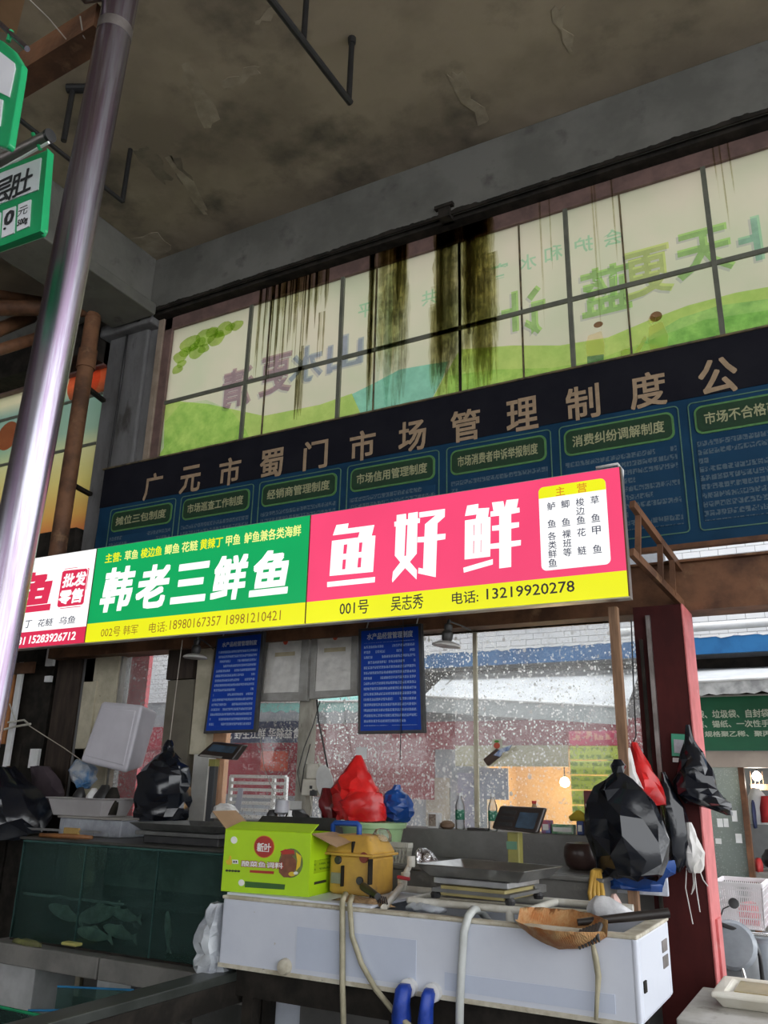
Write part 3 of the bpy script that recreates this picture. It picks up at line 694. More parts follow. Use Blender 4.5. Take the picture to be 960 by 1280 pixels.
# ------------------------------------------------------------------ steel beam and storefront
zt, zb = Z(905, 699, 5.1), Z(905, 757, 5.1)
tb = struct('trim_5', (-2, 5.1, zb))
MB().box(-6.2, 3, 5.1, 5.118, zb, zt).build('beam_web', BROWN, tb)
MB().box(-6.2, 3, 5.1, 5.32, zb - .012, zb).build('beam_flange', BROWN, tb)
MB().box(-6.2, 3, 5.06, 5.32, zt, zt + .014).build('beam_flange', BROWN, tb)
# maroon column, daylight painted into its right face
colx0, colx1 = X(791, 765, 4.9), -.742
cm = struct('column', ((colx0 + colx1) / 2, 5.05, 0))
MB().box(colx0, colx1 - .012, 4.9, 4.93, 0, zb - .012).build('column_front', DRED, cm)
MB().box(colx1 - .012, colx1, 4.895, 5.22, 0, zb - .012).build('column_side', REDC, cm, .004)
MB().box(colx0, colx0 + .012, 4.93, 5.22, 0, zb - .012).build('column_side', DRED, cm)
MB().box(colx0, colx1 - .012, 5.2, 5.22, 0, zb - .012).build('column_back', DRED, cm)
xs = X(815, 830, 4.9)
MB().box(xs - .012, xs + .012, 4.875, 4.9, 1.2, Z(812, 770, 4.9)).build('steel_strip', GALVD, cm)
xs = X(806, 850, 4.9)
MB().box(xs - .008, xs + .008, 4.868, 4.9, .8, Z(805, 800, 4.9)).build('steel_strip', DARK, cm)
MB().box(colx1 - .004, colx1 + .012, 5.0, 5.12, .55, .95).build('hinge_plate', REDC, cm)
# wooden prop under the sign
xp = X(770, 800, 4.6)
tag(MB().hexa([(xp - .018, 4.58, .0), (xp + .03, 4.58, .0), (xp + .03, 4.63, .0), (xp - .018, 4.63, .0)], [(xp - .028, 4.58, 2.54), (xp + .02, 4.58, 2.54), (xp + .02, 4.63, 2.54), (xp - .028, 4.63, 2.54)]).build('timber_post', WOODP),
    'thin raw timber post propping the red sign', 'post')

# low rendered wall with ledge
LZ = 1.325
xl = X(262, 1000, 5.05)
pw = st(MB().box(xl, colx0, 5.05, 5.36, 0, LZ).build('wall_back', PARA, None, .008))
# storefront glazing
GL = dirty_glass('rain_spattered_glass', tint=(.97, .98, .98, 1), speck=.85, haze=.11, sscale=85, lo=.72, hi=.74, grime=(.9, .9, .88, 1))
GLC = dirty_glass('dusty_glass', tint=(.97, .98, .98, 1), speck=.4, haze=.03, sscale=110, lo=.65, hi=.7)
TZ = Z(650, 783, 5.3)
w3 = struct('window_3', (-2, 5.3, LZ))
xm = X(595, 900, 5.3); xq = X(388, 900, 5.3); xr = colx0 + .02
for a, b in ((xq, xm), (xm, xr)):
    MB().box(a + .01, b - .01, 5.297, 5.303, LZ, TZ).build('pane', GL, w3)
MB().box(xm - .012, xm + .012, 5.285, 5.315, LZ, TZ).build('mullion', CREAM, w3)
MB().box(xq - .8, xr, 5.26, 5.34, TZ, TZ + .05).build('window_frame', WOODP, w3)
for i in range(6):
    a = xq - .75 + i * .5; b = min(a + .495, xr)
    MB().box(a, b, 5.24 + .004 * (i % 2), 5.3, TZ + .05, zb - .012).build('header_board', [BROWN, DWOOD][i % 2], w3)
w4 = struct('window_4', (-3.6, 5.3, LZ))
xw0 = X(268, 900, 5.3)
MB().box(xw0 + .02, xq - .02, 5.297, 5.303, LZ, TZ + .05).build('pane', GLC, w4)
MB().box(xw0, xq - .8, 5.26, 5.34, TZ + .06, TZ + .1).build('window_frame', WOODP, w4)
# grey post between the panes with trunking
po = thing('concrete_post', 'pale mottled post standing between the shop panes', 'post', (X(383, 1000, 5.2), 5.2, LZ))
xc = X(384, 900, 5.22)
MB().box(xc - .05, xc + .045, 5.18, 5.28, LZ, TZ + .1).build('post_shaft', mat('mottled_post', (.42, .40, .34, 1), (.25, .23, .19, 1), s=9, rough=.7, stretch=(1, 1, .4), dirt=(.10, .09, .07, 1), ds=12, dlo=.6, dhi=.7), po, .008)

# ---- boarded bays on the left of the storefront (behind the fish tanks)
lw = struct('wall_front', (-5, 5.3, 0))
def bay(a, b, m, y=5.22, d=.08, nm='board_panel'): return pbox(nm, m, lw, a, b, y, d, .004)
ztop = zb - .012
def vbay(pxa, pxb, py, m, y, d, z0, z1, nm='board_panel'):
    xa, xb = X(pxa, py, y), X(pxb, py, y)
    return MB().box(xa, xb, y, y + d, z0, z1).build(nm, m, lw, .004)
vbay(70, 100, 850, DWOOD, 5.22, .06, .0, ztop)
vbay(33, 66, 850, DARK, 5.28, .06, .0, ztop)
vbay(101, 117, 880, CREAM, 5.20, .05, Z(105, 936, 5.2), Z(112, 852, 5.2))
vbay(101, 117, 880, DWOOD, 5.24, .05, .0, ztop)
vbay(116, 146, 850, CREAM, 5.22, .08, .0, ztop, 'door_post')
vbay(148, 151, 850, GREYM, 5.24, .05, .9, ztop, 'door_edge')
vbay(207, 240, 880, mat('olive_render', (.145, .128, .095, 1), (.10, .088, .066, 1), s=4, rough=.7), 5.16, .2, .0, Z(222, 850, 5.16))
vbay(207, 240, 850, DWOOD, 5.155, .2, Z(222, 849, 5.16), ztop)
vbay(240, 259, 900, CREAM, 5.17, .2, Z(245, 943, 5.17), ztop, 'cream_post')
vbay(240, 259, 970, mat('white_tile_post', (.62, .61, .57, 1), (.52, .50, .46, 1), s=5, rough=.4), 5.172, .2, .0, Z(245, 942, 5.17), 'cream_post')
vbay(259, 280, 900, mat('orange_render', (.50, .28, .16, 1), (.40, .22, .13, 1), s=5, rough=.8), 5.26, .1, .0, ztop)
vbay(0, 18, 850, mat('orange_lit_wall', (.48, .19, .06, 1), (.36, .14, .045, 1), s=5, rough=.7), 5.24, .06, Z(8, 930, 5.24), ztop)  # orange light falling on the wall is put into its colour
for a, b, z in ((18, 22, 0), ):
    vbay(a + 2, b + 4, 850, WHITEP, 5.18, .03, .9, ztop, 'white_strip')
pbox('white_strip', WHITEP, lw, (60, 806), (65, 832), 5.17, .03); pbox('white_strip', WHITEP, lw, (56, 845), (62, 852), 5.17, .03)
pbox('white_strip', WHITEP, lw, (38, 936), (45, 960), 5.17, .03)
vbay(-30, 22, 960, DARK, 5.26, .06, .0, Z(8, 930, 5.24))
pbox('cross_rail', BROWN, lw, (14, 829), (40, 841), 5.15, .03)

# ------------------------------------------------------------------ across the lane
FARY = 9.6
st(MB().box(-22, 14, 5.7, 9.2, .0, .02).build('pavement_bounce', mat('pale_bounce_paving', (.40, .39, .37, 1), (.30, .29, .28, 1), s=2, rough=.4)))  # slab added and kept pale to bounce sky light onto the shopfronts
wf = st(MB().box(-14, 5, FARY, FARY + .3, 2.12, 4.65).build('wall_far', mat('tile_grout', (.30, .31, .33, 1), (.22, .23, .25, 1), s=3, rough=.8)))
tm = MB().box(-.0925, .0925, -.012, .004, -.0325, .0325); tile0 = None
def tilefield(xa, xb, za, zb_):
    global tile0
    r = 0; z = za
    while z < zb_:
        x = xa + (.095 if r % 2 else 0)
        while x < xb:
            loc = Vector((x, FARY, z)) - ORG[wf]
            if tile0 is None:
                me = bpy.data.meshes.new('tile'); me.from_pydata([tuple(v) for v in tm.v], [], tm.f); me.materials.append(TILE)
                tile0 = bpy.data.objects.new('tile', me); COL.objects.link(tile0); tile0.parent = wf; tile0.location = loc; ORG[tile0] = Vector((x, FARY, z))
            else:
                c = tile0.copy(); COL.objects.link(c); c.parent = wf; c.location = loc
            x += .19
        z += .07; r += 1
tilefield(-5.0, .2, 3.2, 3.58)
tilefield(-1.5, .5, 4.0, 4.45)
tilefield(-9.6, -8.2, 2.75, 3.5)
BLUEF = mat('blue_fascia_sheet', (.03, .16, .38, 1), (.02, .11, .28, 1), s=4, rough=.4)
fa = thing('awning_fascia', 'blue sheet fascia with torn white film across the lane', 'awning', (-2.5, 9.2, 2.95))
MB().box(-5.6, 2.6, 9.15, 9.18, 2.955, 3.13).build('fascia_sheet', BLUEF, fa)
MB().hexa([(-5.6, 9.18, 3.10), (.6, 9.18, 3.10), (.6, 9.58, 3.16), (-5.6, 9.58, 3.16)], [(-5.6, 9.18, 3.13), (.6, 9.18, 3.13), (.6, 9.58, 3.19), (-5.6, 9.58, 3.19)]).build('roof_sheet', GREYM, fa)
random.seed(5); tf = MB()
for i in range(30):
    x = -5.5 + i * .2; d = .006 + .022 * random.random() ** 2
    tf.add([(x, 9.145, 3.135), (x + .2, 9.145, 3.15), (x + .17, 9.143, 3.13 - d * .3), (x + .06, 9.143, 3.13 - d)], [(0, 1, 2, 3)])
tf.build('torn_film', WHITEP, fa)
tag(MB().tube([(-2.2, 9.3, 3.26), (.6, 9.3, 3.27)], .045, 12).build('awning_roller', WHITEP, smooth='auto'), 'white awning roller lying above the blue fascia', 'roller')
st(MB().box(-5.6, .6, 9.5, 9.598, 2.56, 2.955).build('wall_recess_shade', DARK))  # dark sheet stands in for the shadow under the fascia
CANV = mat('white_canvas', (.56, .57, .58, 1), (.47, .48, .50, 1), s=3, rough=.7, dirt=(.45, .45, .45, 1), ds=5, dlo=.62, dhi=.8)
TEALC = mat('teal_canvas', (.22, .52, .47, 1), (.16, .42, .38, 1), s=4, rough=.7)
def awning(label, P, canopy, drop, val, scal=0, name='canvas_awning'):
    a, b, c, d = P       # back-left, back-right, front-right, front-left
    t = thing(name, label, 'awning', ((c.x + d.x) / 2, d.y, min(c.z, d.z) - drop))
    up = Vector((0, 0, .015))
    MB().hexa([a, b, c, d], [a + up, b + up, c + up, d + up]).build('canopy', canopy, t)
    n = 28; m_ = MB(); top = []; bot = []
    for i in range(n + 1):
        p_ = d.lerp(c, i / n); top.append((p_.x, p_.z)); bot.append((p_.x, p_.z - drop - (scal * abs(math.sin(i * math.pi / 2 * .9)))))
    m_.prism(top + bot[::-1], d.y - .012, d.y).build('valance', val, t)
    MB().tube([d + Vector((0, -.01, 0)), c + Vector((0, -.01, 0))], .014, 8).build('front_rail', WHITEP, t)
    MB().bar(a.lerp(b, .06), d.lerp(c, .06), .02, .02).build('side_arm', GREYM, t); MB().bar(a.lerp(b, .94), d.lerp(c, .94), .02, .02).build('side_arm', GREYM, t)
    return t
def Av(px, py, y): return at(px, py, y)
GVAL = mat('grey_valance', (.50, .53, .53, 1), (.36, .40, .41, 1), s=5, rough=.8)
awning('wide white canvas awning seen through the spattered panes', (Av(556, 846, 9.45), Av(800, 838, 9.45), Av(784, 884, 8.3), Av(531, 870, 8.3)), CANV, .17, GVAL)
awning('white scalloped awning above the green shop sign', (Av(866, 838, 9.45), Av(1150, 830, 9.45), Av(1150, 838, 8.5), Av(866, 852, 8.5)), CANV, .11, mat('dirty_valance', (.55, .55, .54, 1), (.30, .30, .30, 1), s=7, rough=.8), .03)
awning('teal scalloped awning above the navy banner', (Av(290, 870, 9.36), Av(500, 864, 9.36), Av(500, 876, 8.4), Av(290, 878, 8.4)), TEALC, .09, TEALC, .04)
# green shop sign on the right
gs = thing('shop_sign', 'dark green shop sign with three lines of pale writing', 'sign', at(920, 938, 9.0))
GSG = mat('sign_green', (.008, .105, .045, 1), (.006, .085, .036, 1), s=3, rough=.35)
GSL = mat('sign_pale_letters', (.50, .55, .42, 1), (.44, .48, .37, 1), s=9, rough=.5)
p, q = at(868, 872, 9.0), at(1150, 938, 9.0)
zq_ = Z(960, 938, 9.0)
MB().box(p.x, q.x, 9.0, 9.05, zq_, p.z).build('sign_panel', GSG, gs)
MB().box(p.x, q.x, 8.99, 9.05, p.z, p.z + .015).build('sign_rail', GREYM, gs)
for s_, a, b in (('袋、垃圾袋、自封袋', (870, 888), (962, 896.5)), ('膜、锡纸、一次性手套', (870, 901), (973, 908.5)), ('规格聚乙稀、聚丙稀', (880.5, 914), (975, 920.5))):
    pwrite(s_, a, b, 8.995, GSL, gs, bold=.02)
# shop under it
sh = struct('wall_shop', (-.9, 9.1, 0))
MB().box(X(868, 950, 9.05), 1.5, 9.05, 9.3, Z(930, 959, 9.05), Z(930, 939, 9.05)).build('lintel', mat('beige_lintel', (.45, .37, .31, 1), (.38, .31, .26, 1), s=4, rough=.6), sh)
MB().box(-2.0, 1.5, 10.6, 10.7, 0, 2.2).build('shop_rear', mat('shop_interior', (.22, .23, .24, 1), (.15, .16, .17, 1), s=2, rough=.6), sh)
MB().box(-1.98, 1.5, 9.36, 10.6, 1.9, 1.95).build('shop_ceiling', GREYM, sh)
p, q = at(925, 962, 9.1), at(935, 962, 9.1)
MB().box(p.x - .02, p.x + .03, 9.1, 9.2, 0, 1.86).build('door_jamb', BROWN, sh)
gp = MB().box(-1.75, p.x - .02, 9.14, 9.15, .2, 1.86).build('pane', dirty_glass('frosted_glass', (.8, .86, .84, 1), .2, .45, 60, (.52, .58, .56, 1)), sh)
for a, b in (((914, 1013), (922, 1027)), ((896, 1023), (904, 1034)), ((904, 1023), (911, 1034)), ((919, 1042), (928, 1054)), ((894, 1048), (902, 1055))):
    pbox('paper_note', WHITEP, sh, a, b, 9.12, .01)
pbox('shelf_board', WOODP, sh, (938, 980), (975, 988), 9.9, .3)
for i in range(4): pbox('hanging_slat', WOODP, sh, (937 + i * 5, 964), (940 + i * 5, 984), 9.95, .02)
lm = thing('shop_lamp', 'small bright lamp inside the green sign shop', 'lamp', at(946, 970, 10.0))
MB().lathe(at(946, 970, 10.0), [(.005, -.05), (.04, -.035), (.05, 0), (.035, .03), (.012, .05)], 12).build('bulb', emit('bulb_glow', (1, .95, .85, 1), 14), lm, smooth=True)
MB().tube([at(946, 970, 10.0) + Vector((0, 0, .05)), at(946, 970, 10.0) + Vector((0, 0, .26))], .008, 6).build('lamp_cord', BLACKP, lm)
ld = bpy.data.lights.new('shop_lamp_light', 'POINT'); ld.energy = 18; ld.color = (1, .93, .82); ld.shadow_soft_size = .06
lo = bpy.data.objects.new('shop_lamp_light', ld); COL.objects.link(lo); lo.parent = lm; lo.location = (0, -.1, -.1)
js = thing('hanging_jersey', 'white and red jersey hanging in the lit shop', 'clothing', at(950, 1050, 9.6))
MB().loft([(at(944, y_, 9.6).x + dx, 9.6, Z(944, y_, 9.6), rx, .05) for y_, dx, rx in ((985, .0, .03), (995, .02, .08), (1015, .04, .10), (1030, .05, .11))], 16, .2, 4).build('white_body', WHITEP, js, smooth=True)
MB().loft([(at(957, y_, 9.55).x + dx, 9.55, Z(957, y_, 9.55), rx, .05) for y_, dx, rx in ((995, .0, .04), (1010, .02, .07), (1028, .03, .07))], 16, .2, 5).build('red_side', mat('red_cloth', (.55, .03, .03, 1), rough=.8), js, smooth=True)
for lab, c, a, b, Yq in (('dark blue bag on the shop floor', (.02, .03, .10, 1), (938, 1000), (947, 1035), 9.5), ('red bundle on the shop counter', (.5, .03, .03, 1), (942, 1072), (955, 1090), 9.3), ('black appliance on the shop counter', (.015, .015, .018, 1), (950, 1060), (990, 1085), 9.5)):
    p, q = at(*a, Yq), at(*b, Yq); w_ = abs(q.x - p.x) / 2; cx = (p.x + q.x) / 2
    tag(MB().loft([(cx, Yq, q.z + (p.z - q.z) * f, w_ * g, .12 * g) for f, g in ((0, .85), (.25, 1), (.6, .95), (.9, .7), (1, .35))], 16, .25, Yq).build('bundle', mat('bundle_' + lab[:5].replace(' ', ''), c, rough=.6), smooth=True), lab, 'bag')
MB().box(-1.6, 1.5, 9.2, 9.7, 0, Z(950, 1088, 9.4)).build('shop_counter', GREYM, sh)

# shopfronts seen through the glass
mf = struct('wall_lane', (-4, 9.3, 0))
REDB = rows('red_banner_print', (.36, .035, .06, 1), (.46, .16, .18, 1), .16, .30, .7, .55)
MB().box(-9.5, -1.9, 9.34, 9.36, 2.02, 2.34).build('banner', REDB, mf)
MB().box(-4.1, -2.75, 9.30, 9.33, 1.83, 2.06).build('banner', mat('olive_signboard', (.50, .47, .27, 1), (.42, .40, .24, 1), s=4, rough=.5), mf)
GF = mat('grey_shutter', (.42, .46, .50, 1), (.32, .36, .40, 1), s=2, rough=.5)
MB().box(-9.5, -3.75, 9.4, 9.5, 0, 2.05).build('shutter', GF, mf)
MB().box(-2.35, -1.9, 9.4, 9.5, 0, 2.05).build('shutter', GF, mf)
WARM = mat('warm_plaster', (.66, .50, .30, 1), (.58, .43, .25, 1), s=2, rough=.7)
MB().box(-3.9, -2.1, 10.4, 10.5, 0, 2.1).build('shop_rear', WARM, mf)
MB().box(-3.77, -3.75, 9.5, 10.4, 0, 2.1).build('shop_side', WARM, mf); MB().box(-2.35, -2.33, 9.5, 10.4, 0, 2.1).build('shop_side', WARM, mf)
MB().box(-3.8, -2.3, 9.5, 10.4, 2.06, 2.1).build('shop_ceiling', WARM, mf)
lm = thing('shop_lamp', 'round warm lamp glowing in the shop behind the panes', 'lamp', at(706, 978, 9.8))
MB().lathe(at(706, 978, 9.8), [(.005, -.055), (.045, -.04), (.06, 0), (.045, .04), (.015, .06)], 14).build('bulb', emit('warm_bulb_glow', (1, .85, .55, 1), 14), lm, smooth=True)
MB().tube([at(706, 978, 9.8) + Vector((0, 0, .06)), Vector((at(706, 978, 9.8).x, 9.8, 2.06))], .008, 6).build('lamp_cord', BLACKP, lm)
ld = bpy.data.lights.new('warm_lamp_light', 'POINT'); ld.energy = 30; ld.color = (1, .72, .38); ld.shadow_soft_size = .08
lo = bpy.data.objects.new('warm_lamp_light', ld); COL.objects.link(lo); lo.parent = lm; lo.location = (0, -.12, -.1)
for a, b, c in (((533, 972), (562, 1034), (.55, .50, .40, 1)), ((572, 966), (592, 1034), (.40, .40, .52, 1)), ((600, 960), (636, 1000), (.34, .38, .48, 1)), ((448, 975), (470, 1010), (.50, .50, .46, 1))):
    p, q = at(*a, 9.38), at(*b, 9.38); MB().box(p.x, q.x, 9.375, 9.398, q.z, p.z).build('shop_panel', mat('panel_%d' % a[0], c, rough=.6), mf)
# navy banner with white writing, red fronts, left of the post
nb = thing('navy_banner', 'navy banner with white writing under the teal awning', 'banner', at(335, 931, 9.31))
p, q = at(280, 903, 9.31), at(388, 928, 9.31)
MB().box(p.x, q.x, 9.31, 9.338, q.z, p.z).build('banner_sheet', mat('navy_sheet', (.012, .022, .09, 1), rough=.5), nb)
pwrite('吃 野生江鲜 华除益食府', (282, 911), (386, 923), 9.305, WHITEP, nb, bold=.015)
RF = rows('red_shop_goods', (.36, .06, .08, 1), (.48, .22, .24, 1), .11, .16, .55, .50)
MB().box(-9.5, -4.4, 9.36, 9.39, 1.45, 2.02).build('goods_front', RF, mf)
MB().box(-6.9, -6.5, 9.3, 9.35, 1.75, 2.0).build('red_panel', mat('flat_red', (.62, .10, .06, 1), rough=.6), mf)
# pink red hoarding seen in the narrow gap
hp = MB().box(X(100, 850, 6.3), X(184, 850, 6.3), 6.3, 6.35, 0.02, 3.2).build('hoarding', mat('faded_red_sheet', (.62, .15, .17, 1), (.55, .11, .13, 1), s=6, rough=.6, dirt=(.70, .38, .38, 1), ds=16, dlo=.62, dhi=.7))
tag(hp, 'faded red sheet hoarding in the gap beside the foam box', 'hoarding')
w5 = struct('window_5', (-5.5, 5.3, .9))
xa, xb = X(150, 880, 5.3), X(208, 880, 5.3)
MB().box(xa, xb, 5.297, 5.303, .9, ztop).build('pane', GLC, w5)
MB().box(xa, xb, 5.25, 5.35, 0, .9).build('sill_wall', PARA, w5)
# slatted rack outside the left pane
rk = thing('slatted_rack', 'white slatted rack standing outside the left pane', 'rack', (X(312, 1035, 5.75), 5.75, 0))
p, q = at(277, 970, 5.75), at(354, 1040, 5.75)
for x in (p.x, p.x + .1, q.x - .12, q.x): MB().box(x - .012, x + .012, 5.74, 5.77, 0, p.z).build('rack_post', WHITEP, rk)
for i in range(9): 
    z = q.z + (p.z - q.z) * i / 8 - (.0 if i else 0); MB().box(p.x + .1, q.x, 5.735, 5.765, z - .012, z + .012).build('rack_slat', WHITEP, rk)
# poster stuck on the outside of the pane, seen from behind
PK = mat('poster_pink', (.62, .22, .30, 1), (.55, .18, .26, 1), s=4, rough=.5)
pr = thing('price_poster', 'pink and yellow-green price poster stuck on the pane', 'poster', at(755, 1030, 5.32))
p, q = at(711, 914, 5.318), at(790, 1028, 5.318)
TL_ = lambda nm, c: (lambda mt_nt_o: mt_nt_o)(nm)
def film(name, c, rowc=None, cw=.02, ch=.05):
    mt, nt, o = nodes(name); v = coords(nt, (1, 1, 1), True)
    sp_ = N(nt, 'ShaderNodeSeparateXYZ'); nt.links.new(v, sp_.inputs[0])
    col = mixc(nt, noise_fac(nt, v, 5, .35, .65), c, sc(c, .88))
    if rowc:
        fz = math_(nt, 'LESS_THAN', math_(nt, 'FRACT', math_(nt, 'DIVIDE', sp_.outputs[2], ch)), .5)
        fx = math_(nt, 'LESS_THAN', math_(nt, 'FRACT', math_(nt, 'DIVIDE', sp_.outputs[0], cw)), .8)
        n1 = N(nt, 'ShaderNodeTexNoise'); n1.inputs['Scale'].default_value = 2.6 / cw; nt.links.new(v, n1.inputs['Vector'])
        k = math_(nt, 'MULTIPLY', math_(nt, 'MULTIPLY', fz, fx), math_(nt, 'GREATER_THAN', n1.outputs['Fac'], .5)); col = mixc(nt, k, col, rowc)
    a_ = N(nt, 'ShaderNodeBsdfTranslucent'); b_ = N(nt, 'ShaderNodeBsdfDiffuse'); x_ = N(nt, 'ShaderNodeMixShader'); x_.inputs[0].default_value = .35
    nt.links.new(col, a_.inputs[0]); nt.links.new(col, b_.inputs[0]); nt.links.new(a_.outputs[0], x_.inputs[1]); nt.links.new(b_.outputs[0], x_.inputs[2]); nt.links.new(x_.outputs[0], o.inputs[0])
    return mt
zh = Z(711, 932, 5.318)
MB().box(p.x, q.x, 5.315, 5.318, zh, p.z).build('poster_header', film('poster_pink_film', (.80, .30, .42, 1), (.85, .66, .55, 1), .07, .11), pr)
n_ = 5; hrow = (zh - q.z) / n_
PF = film('poster_lime_film', (.80, .86, .38, 1), (.42, .52, .26, 1), .075, hrow / 2)
for i in range(n_):
    MB().box(p.x, q.x, 5.315, 5.318, q.z + hrow * i + .003, q.z + hrow * (i + 1) - .003).build('poster_row', PF, pr)

# ------------------------------------------------------------------ steel post, rails and price tags near the viewer
ps = thing('steel_post', 'tall galvanised steel post in front of the white sign', 'post', (-1.83, 1.4, 0))
pt0, pt1 = at(151, 0, 1.4), at(-14, 850, 1.4); pdir = (pt0 - pt1) / (pt0.z - pt1.z)
pfoot = pt1 - pdir * pt1.z; ptop = pt0 + pdir * .12
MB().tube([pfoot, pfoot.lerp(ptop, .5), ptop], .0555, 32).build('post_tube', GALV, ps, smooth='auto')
MB().tube([pt0 - pdir * .16, pt0 - pdir * .12], .0565, 32).build('weld_band', GALVD, ps, smooth='auto')
rt = thing('roof_rail', 'dark steel rail joining the top of the steel post', 'rail', (-2.0, 1.4, 4.0))
a, b = atz(132, 30, 4.0), atz(-30, 130, 4.0)
MB().bar(a, b, .09, .10).build('rail_channel', BROWN, rt); 
a2, b2 = atz(128, 14, 4.02), atz(60, -60, 4.02)
MB().tube([pt0 + pdir * .05, a2.lerp(b2, .3), b2], .03, 12).build('rail_tube', GALVD, rt, smooth=True)
tag(MB().tube([atz(118, 56, 3.96), atz(-20, 138, 3.96)], .007, 8).build('conduit', WHITEP, smooth=True), 'thin white conduit under the dark roof rail', 'conduit')
tag(MB().tube([atz(32, -5, 3.98), atz(60, 22, 3.97), atz(97, 66, 3.96)], .0025, 6).build('loose_wire', mat('old_string', (.42, .38, .32, 1), rough=.8)), 'loose string hanging over the white conduit', 'string')
tag(MB().tube([atz(100, 20, 3.98), atz(104, 45, 3.95), atz(116, 60, 3.96)], .0025, 6).build('loose_wire', MATS['old_string']), 'short string looped at the end of the conduit', 'string')
ob = MB().hexa([atz(-40, -20, 4.3), atz(36, -20, 4.3), atz(20, 44, 4.3), atz(-40, 30, 4.3)], [atz(-40, -20, 4.3) + Vector((0, 0, .03)), atz(36, -20, 4.3) + Vector((0, 0, .03)), atz(20, 44, 4.3) + Vector((0, 0, .03)), atz(-40, 30, 4.3) + Vector((0, 0, .03))]).build('ceiling_board', mat('tan_board', (.42, .25, .13, 1), (.33, .19, .10, 1), s=6, rough=.7))
tag(ob, 'tan board in the top corner above the rail', 'board')
TAGG = mat('tag_green_plastic', (.012, .36, .13, 1), (.010, .31, .11, 1), s=6, rough=.35)
TAGW = mat('tag_white_card', (.80, .80, .84, 1), (.76, .76, .80, 1), s=6, rough=.5)
TAGK = mat('tag_black_print', (.03, .03, .035, 1), rough=.6)
def K(x, y): return (x / 3.878, y / 3.878)
Yt = 1.1
tr1 = thing('tag_rail', 'dark round rail carrying the lower green price tag', 'rail', at(20, 195, Yt))
MB().tube([at(-60, 232, Yt + .02), at(62, 170, Yt + .02)], .017, 16).build('rail_tube', GALVD, tr1, smooth='auto')
MB().tube([at(60.5, 170.5, Yt + .02), at(63.5, 169, Yt + .02)], .0185, 16).build('rail_cap', BLACKP, tr1, smooth='auto')
MB().tube([at(-60, 246, Yt + .02), at(61, 178, Yt + .02)], .004, 8).build('rail_wire', WHITEP, tr1)
pt = thing('price_tag', 'green price tag with black characters and a zero under the rail', 'price tag', at(20, 312, Yt))
pan = ppoly([K(235, 722), K(205, 1105), K(190, 1130), K(-260, 1290), K(-240, 910)], Yt)
MB().prism(pan, Yt, Yt + .02).build('tag_body', TAGG, pt, .004)
MB().prism(ppoly([K(236, 724), K(240, 740), K(208, 1110), K(204, 1104)], Yt - .006), Yt - .012, Yt).build('tag_rim', TAGG, pt)
MB().prism(ppoly([K(192, 1120), K(208, 1108), K(206, 1126), K(-260, 1302), K(-262, 1290)], Yt - .006), Yt - .012, Yt).build('tag_rim', TAGG, pt)
ncd = MB().prism(ppoly([K(200, 765), K(185, 920), K(-250, 1082), K(-235, 930)], Yt - .002), Yt - .003, Yt).build('name_card', TAGW, pt)
MB().prism(ppoly([K(150, 968), K(142, 1098), K(82, 1122), K(90, 992)], Yt - .002), Yt - .003, Yt).build('unit_card', TAGW, pt)
MB().prism(ppoly([K(76, 1000), K(68, 1130), K(8, 1154), K(16, 1022)], Yt - .002), Yt - .003, Yt).build('digit_card', TAGW, pt)
MB().prism(ppoly([K(4, 1030), K(-4, 1160), K(-60, 1182), K(-52, 1052)], Yt - .002), Yt - .003, Yt).build('digit_card', TAGW, pt)
def slant(body, a, b, dz, Y, m_, parent, **kw):   # text box given top-left a, bottom-right b; drawn along the card's own slope
    p_, q_ = at(*a, Y), at(*b, Y)
    return write(body, p_.x, q_.x, q_.z, p_.z, Y, m_, parent, **kw)
pwrite('肚', K(62, 852), K(146, 925), Yt - .004, TAGK, ncd, bold=.012); pwrite('层', K(-44, 897), K(46, 962), Yt - .004, TAGK, ncd, bold=.012)
pwrite('0', K(28, 1030), K(62, 1080), Yt - .004, TAGK, pt, bold=.03)
pwrite('.', K(18, 1106), K(28, 1112), Yt - .004, TAGK, pt, bold=.03)
pwrite('500g', K(88, 1068), K(130, 1086), Yt - .004, TAGK, pt, bold=.01); pwrite('元', K(92, 1010), K(130, 1032), Yt - .004, TAGK, pt)
MB().tube([at(*K(160, 650), Yt + .02), at(*K(195, 720), Yt + .02)], .006, 8).build('tag_clip', TAGG, pt)
Yu = .92
tr2 = thing('tag_rail', 'bright steel rail carrying the upper green price tag', 'rail', at(10, 45, Yu))
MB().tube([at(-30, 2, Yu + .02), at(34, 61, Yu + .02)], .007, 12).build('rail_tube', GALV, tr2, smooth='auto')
pt2 = thing('price_tag', 'upper green price tag cut off by the picture edge', 'price tag', at(10, 180, Yu))
MB().prism(ppoly([K(10, 195), K(62, 238), K(108, 312), K(100, 370), K(45, 700), K(30, 718), K(-200, 640), K(-160, 120)], Yu), Yu, Yu + .018).build('tag_body', TAGG, pt2, .004)
MB().prism(ppoly([K(0, 250), K(70, 305), K(74, 330), K(45, 470), K(-120, 390), K(-100, 200)], Yu - .002), Yu - .003, Yu).build('name_card', TAGW, pt2)
MB().prism(ppoly([K(14, 485), K(0, 610), K(-120, 560), K(-110, 430)], Yu - .002), Yu - .003, Yu).build('digit_card', TAGW, pt2)
MB().tube([at(*K(40, 200), Yu + .02), at(*K(55, 150), Yu + .02)], .006, 8).build('tag_clip', TAGG, pt2)

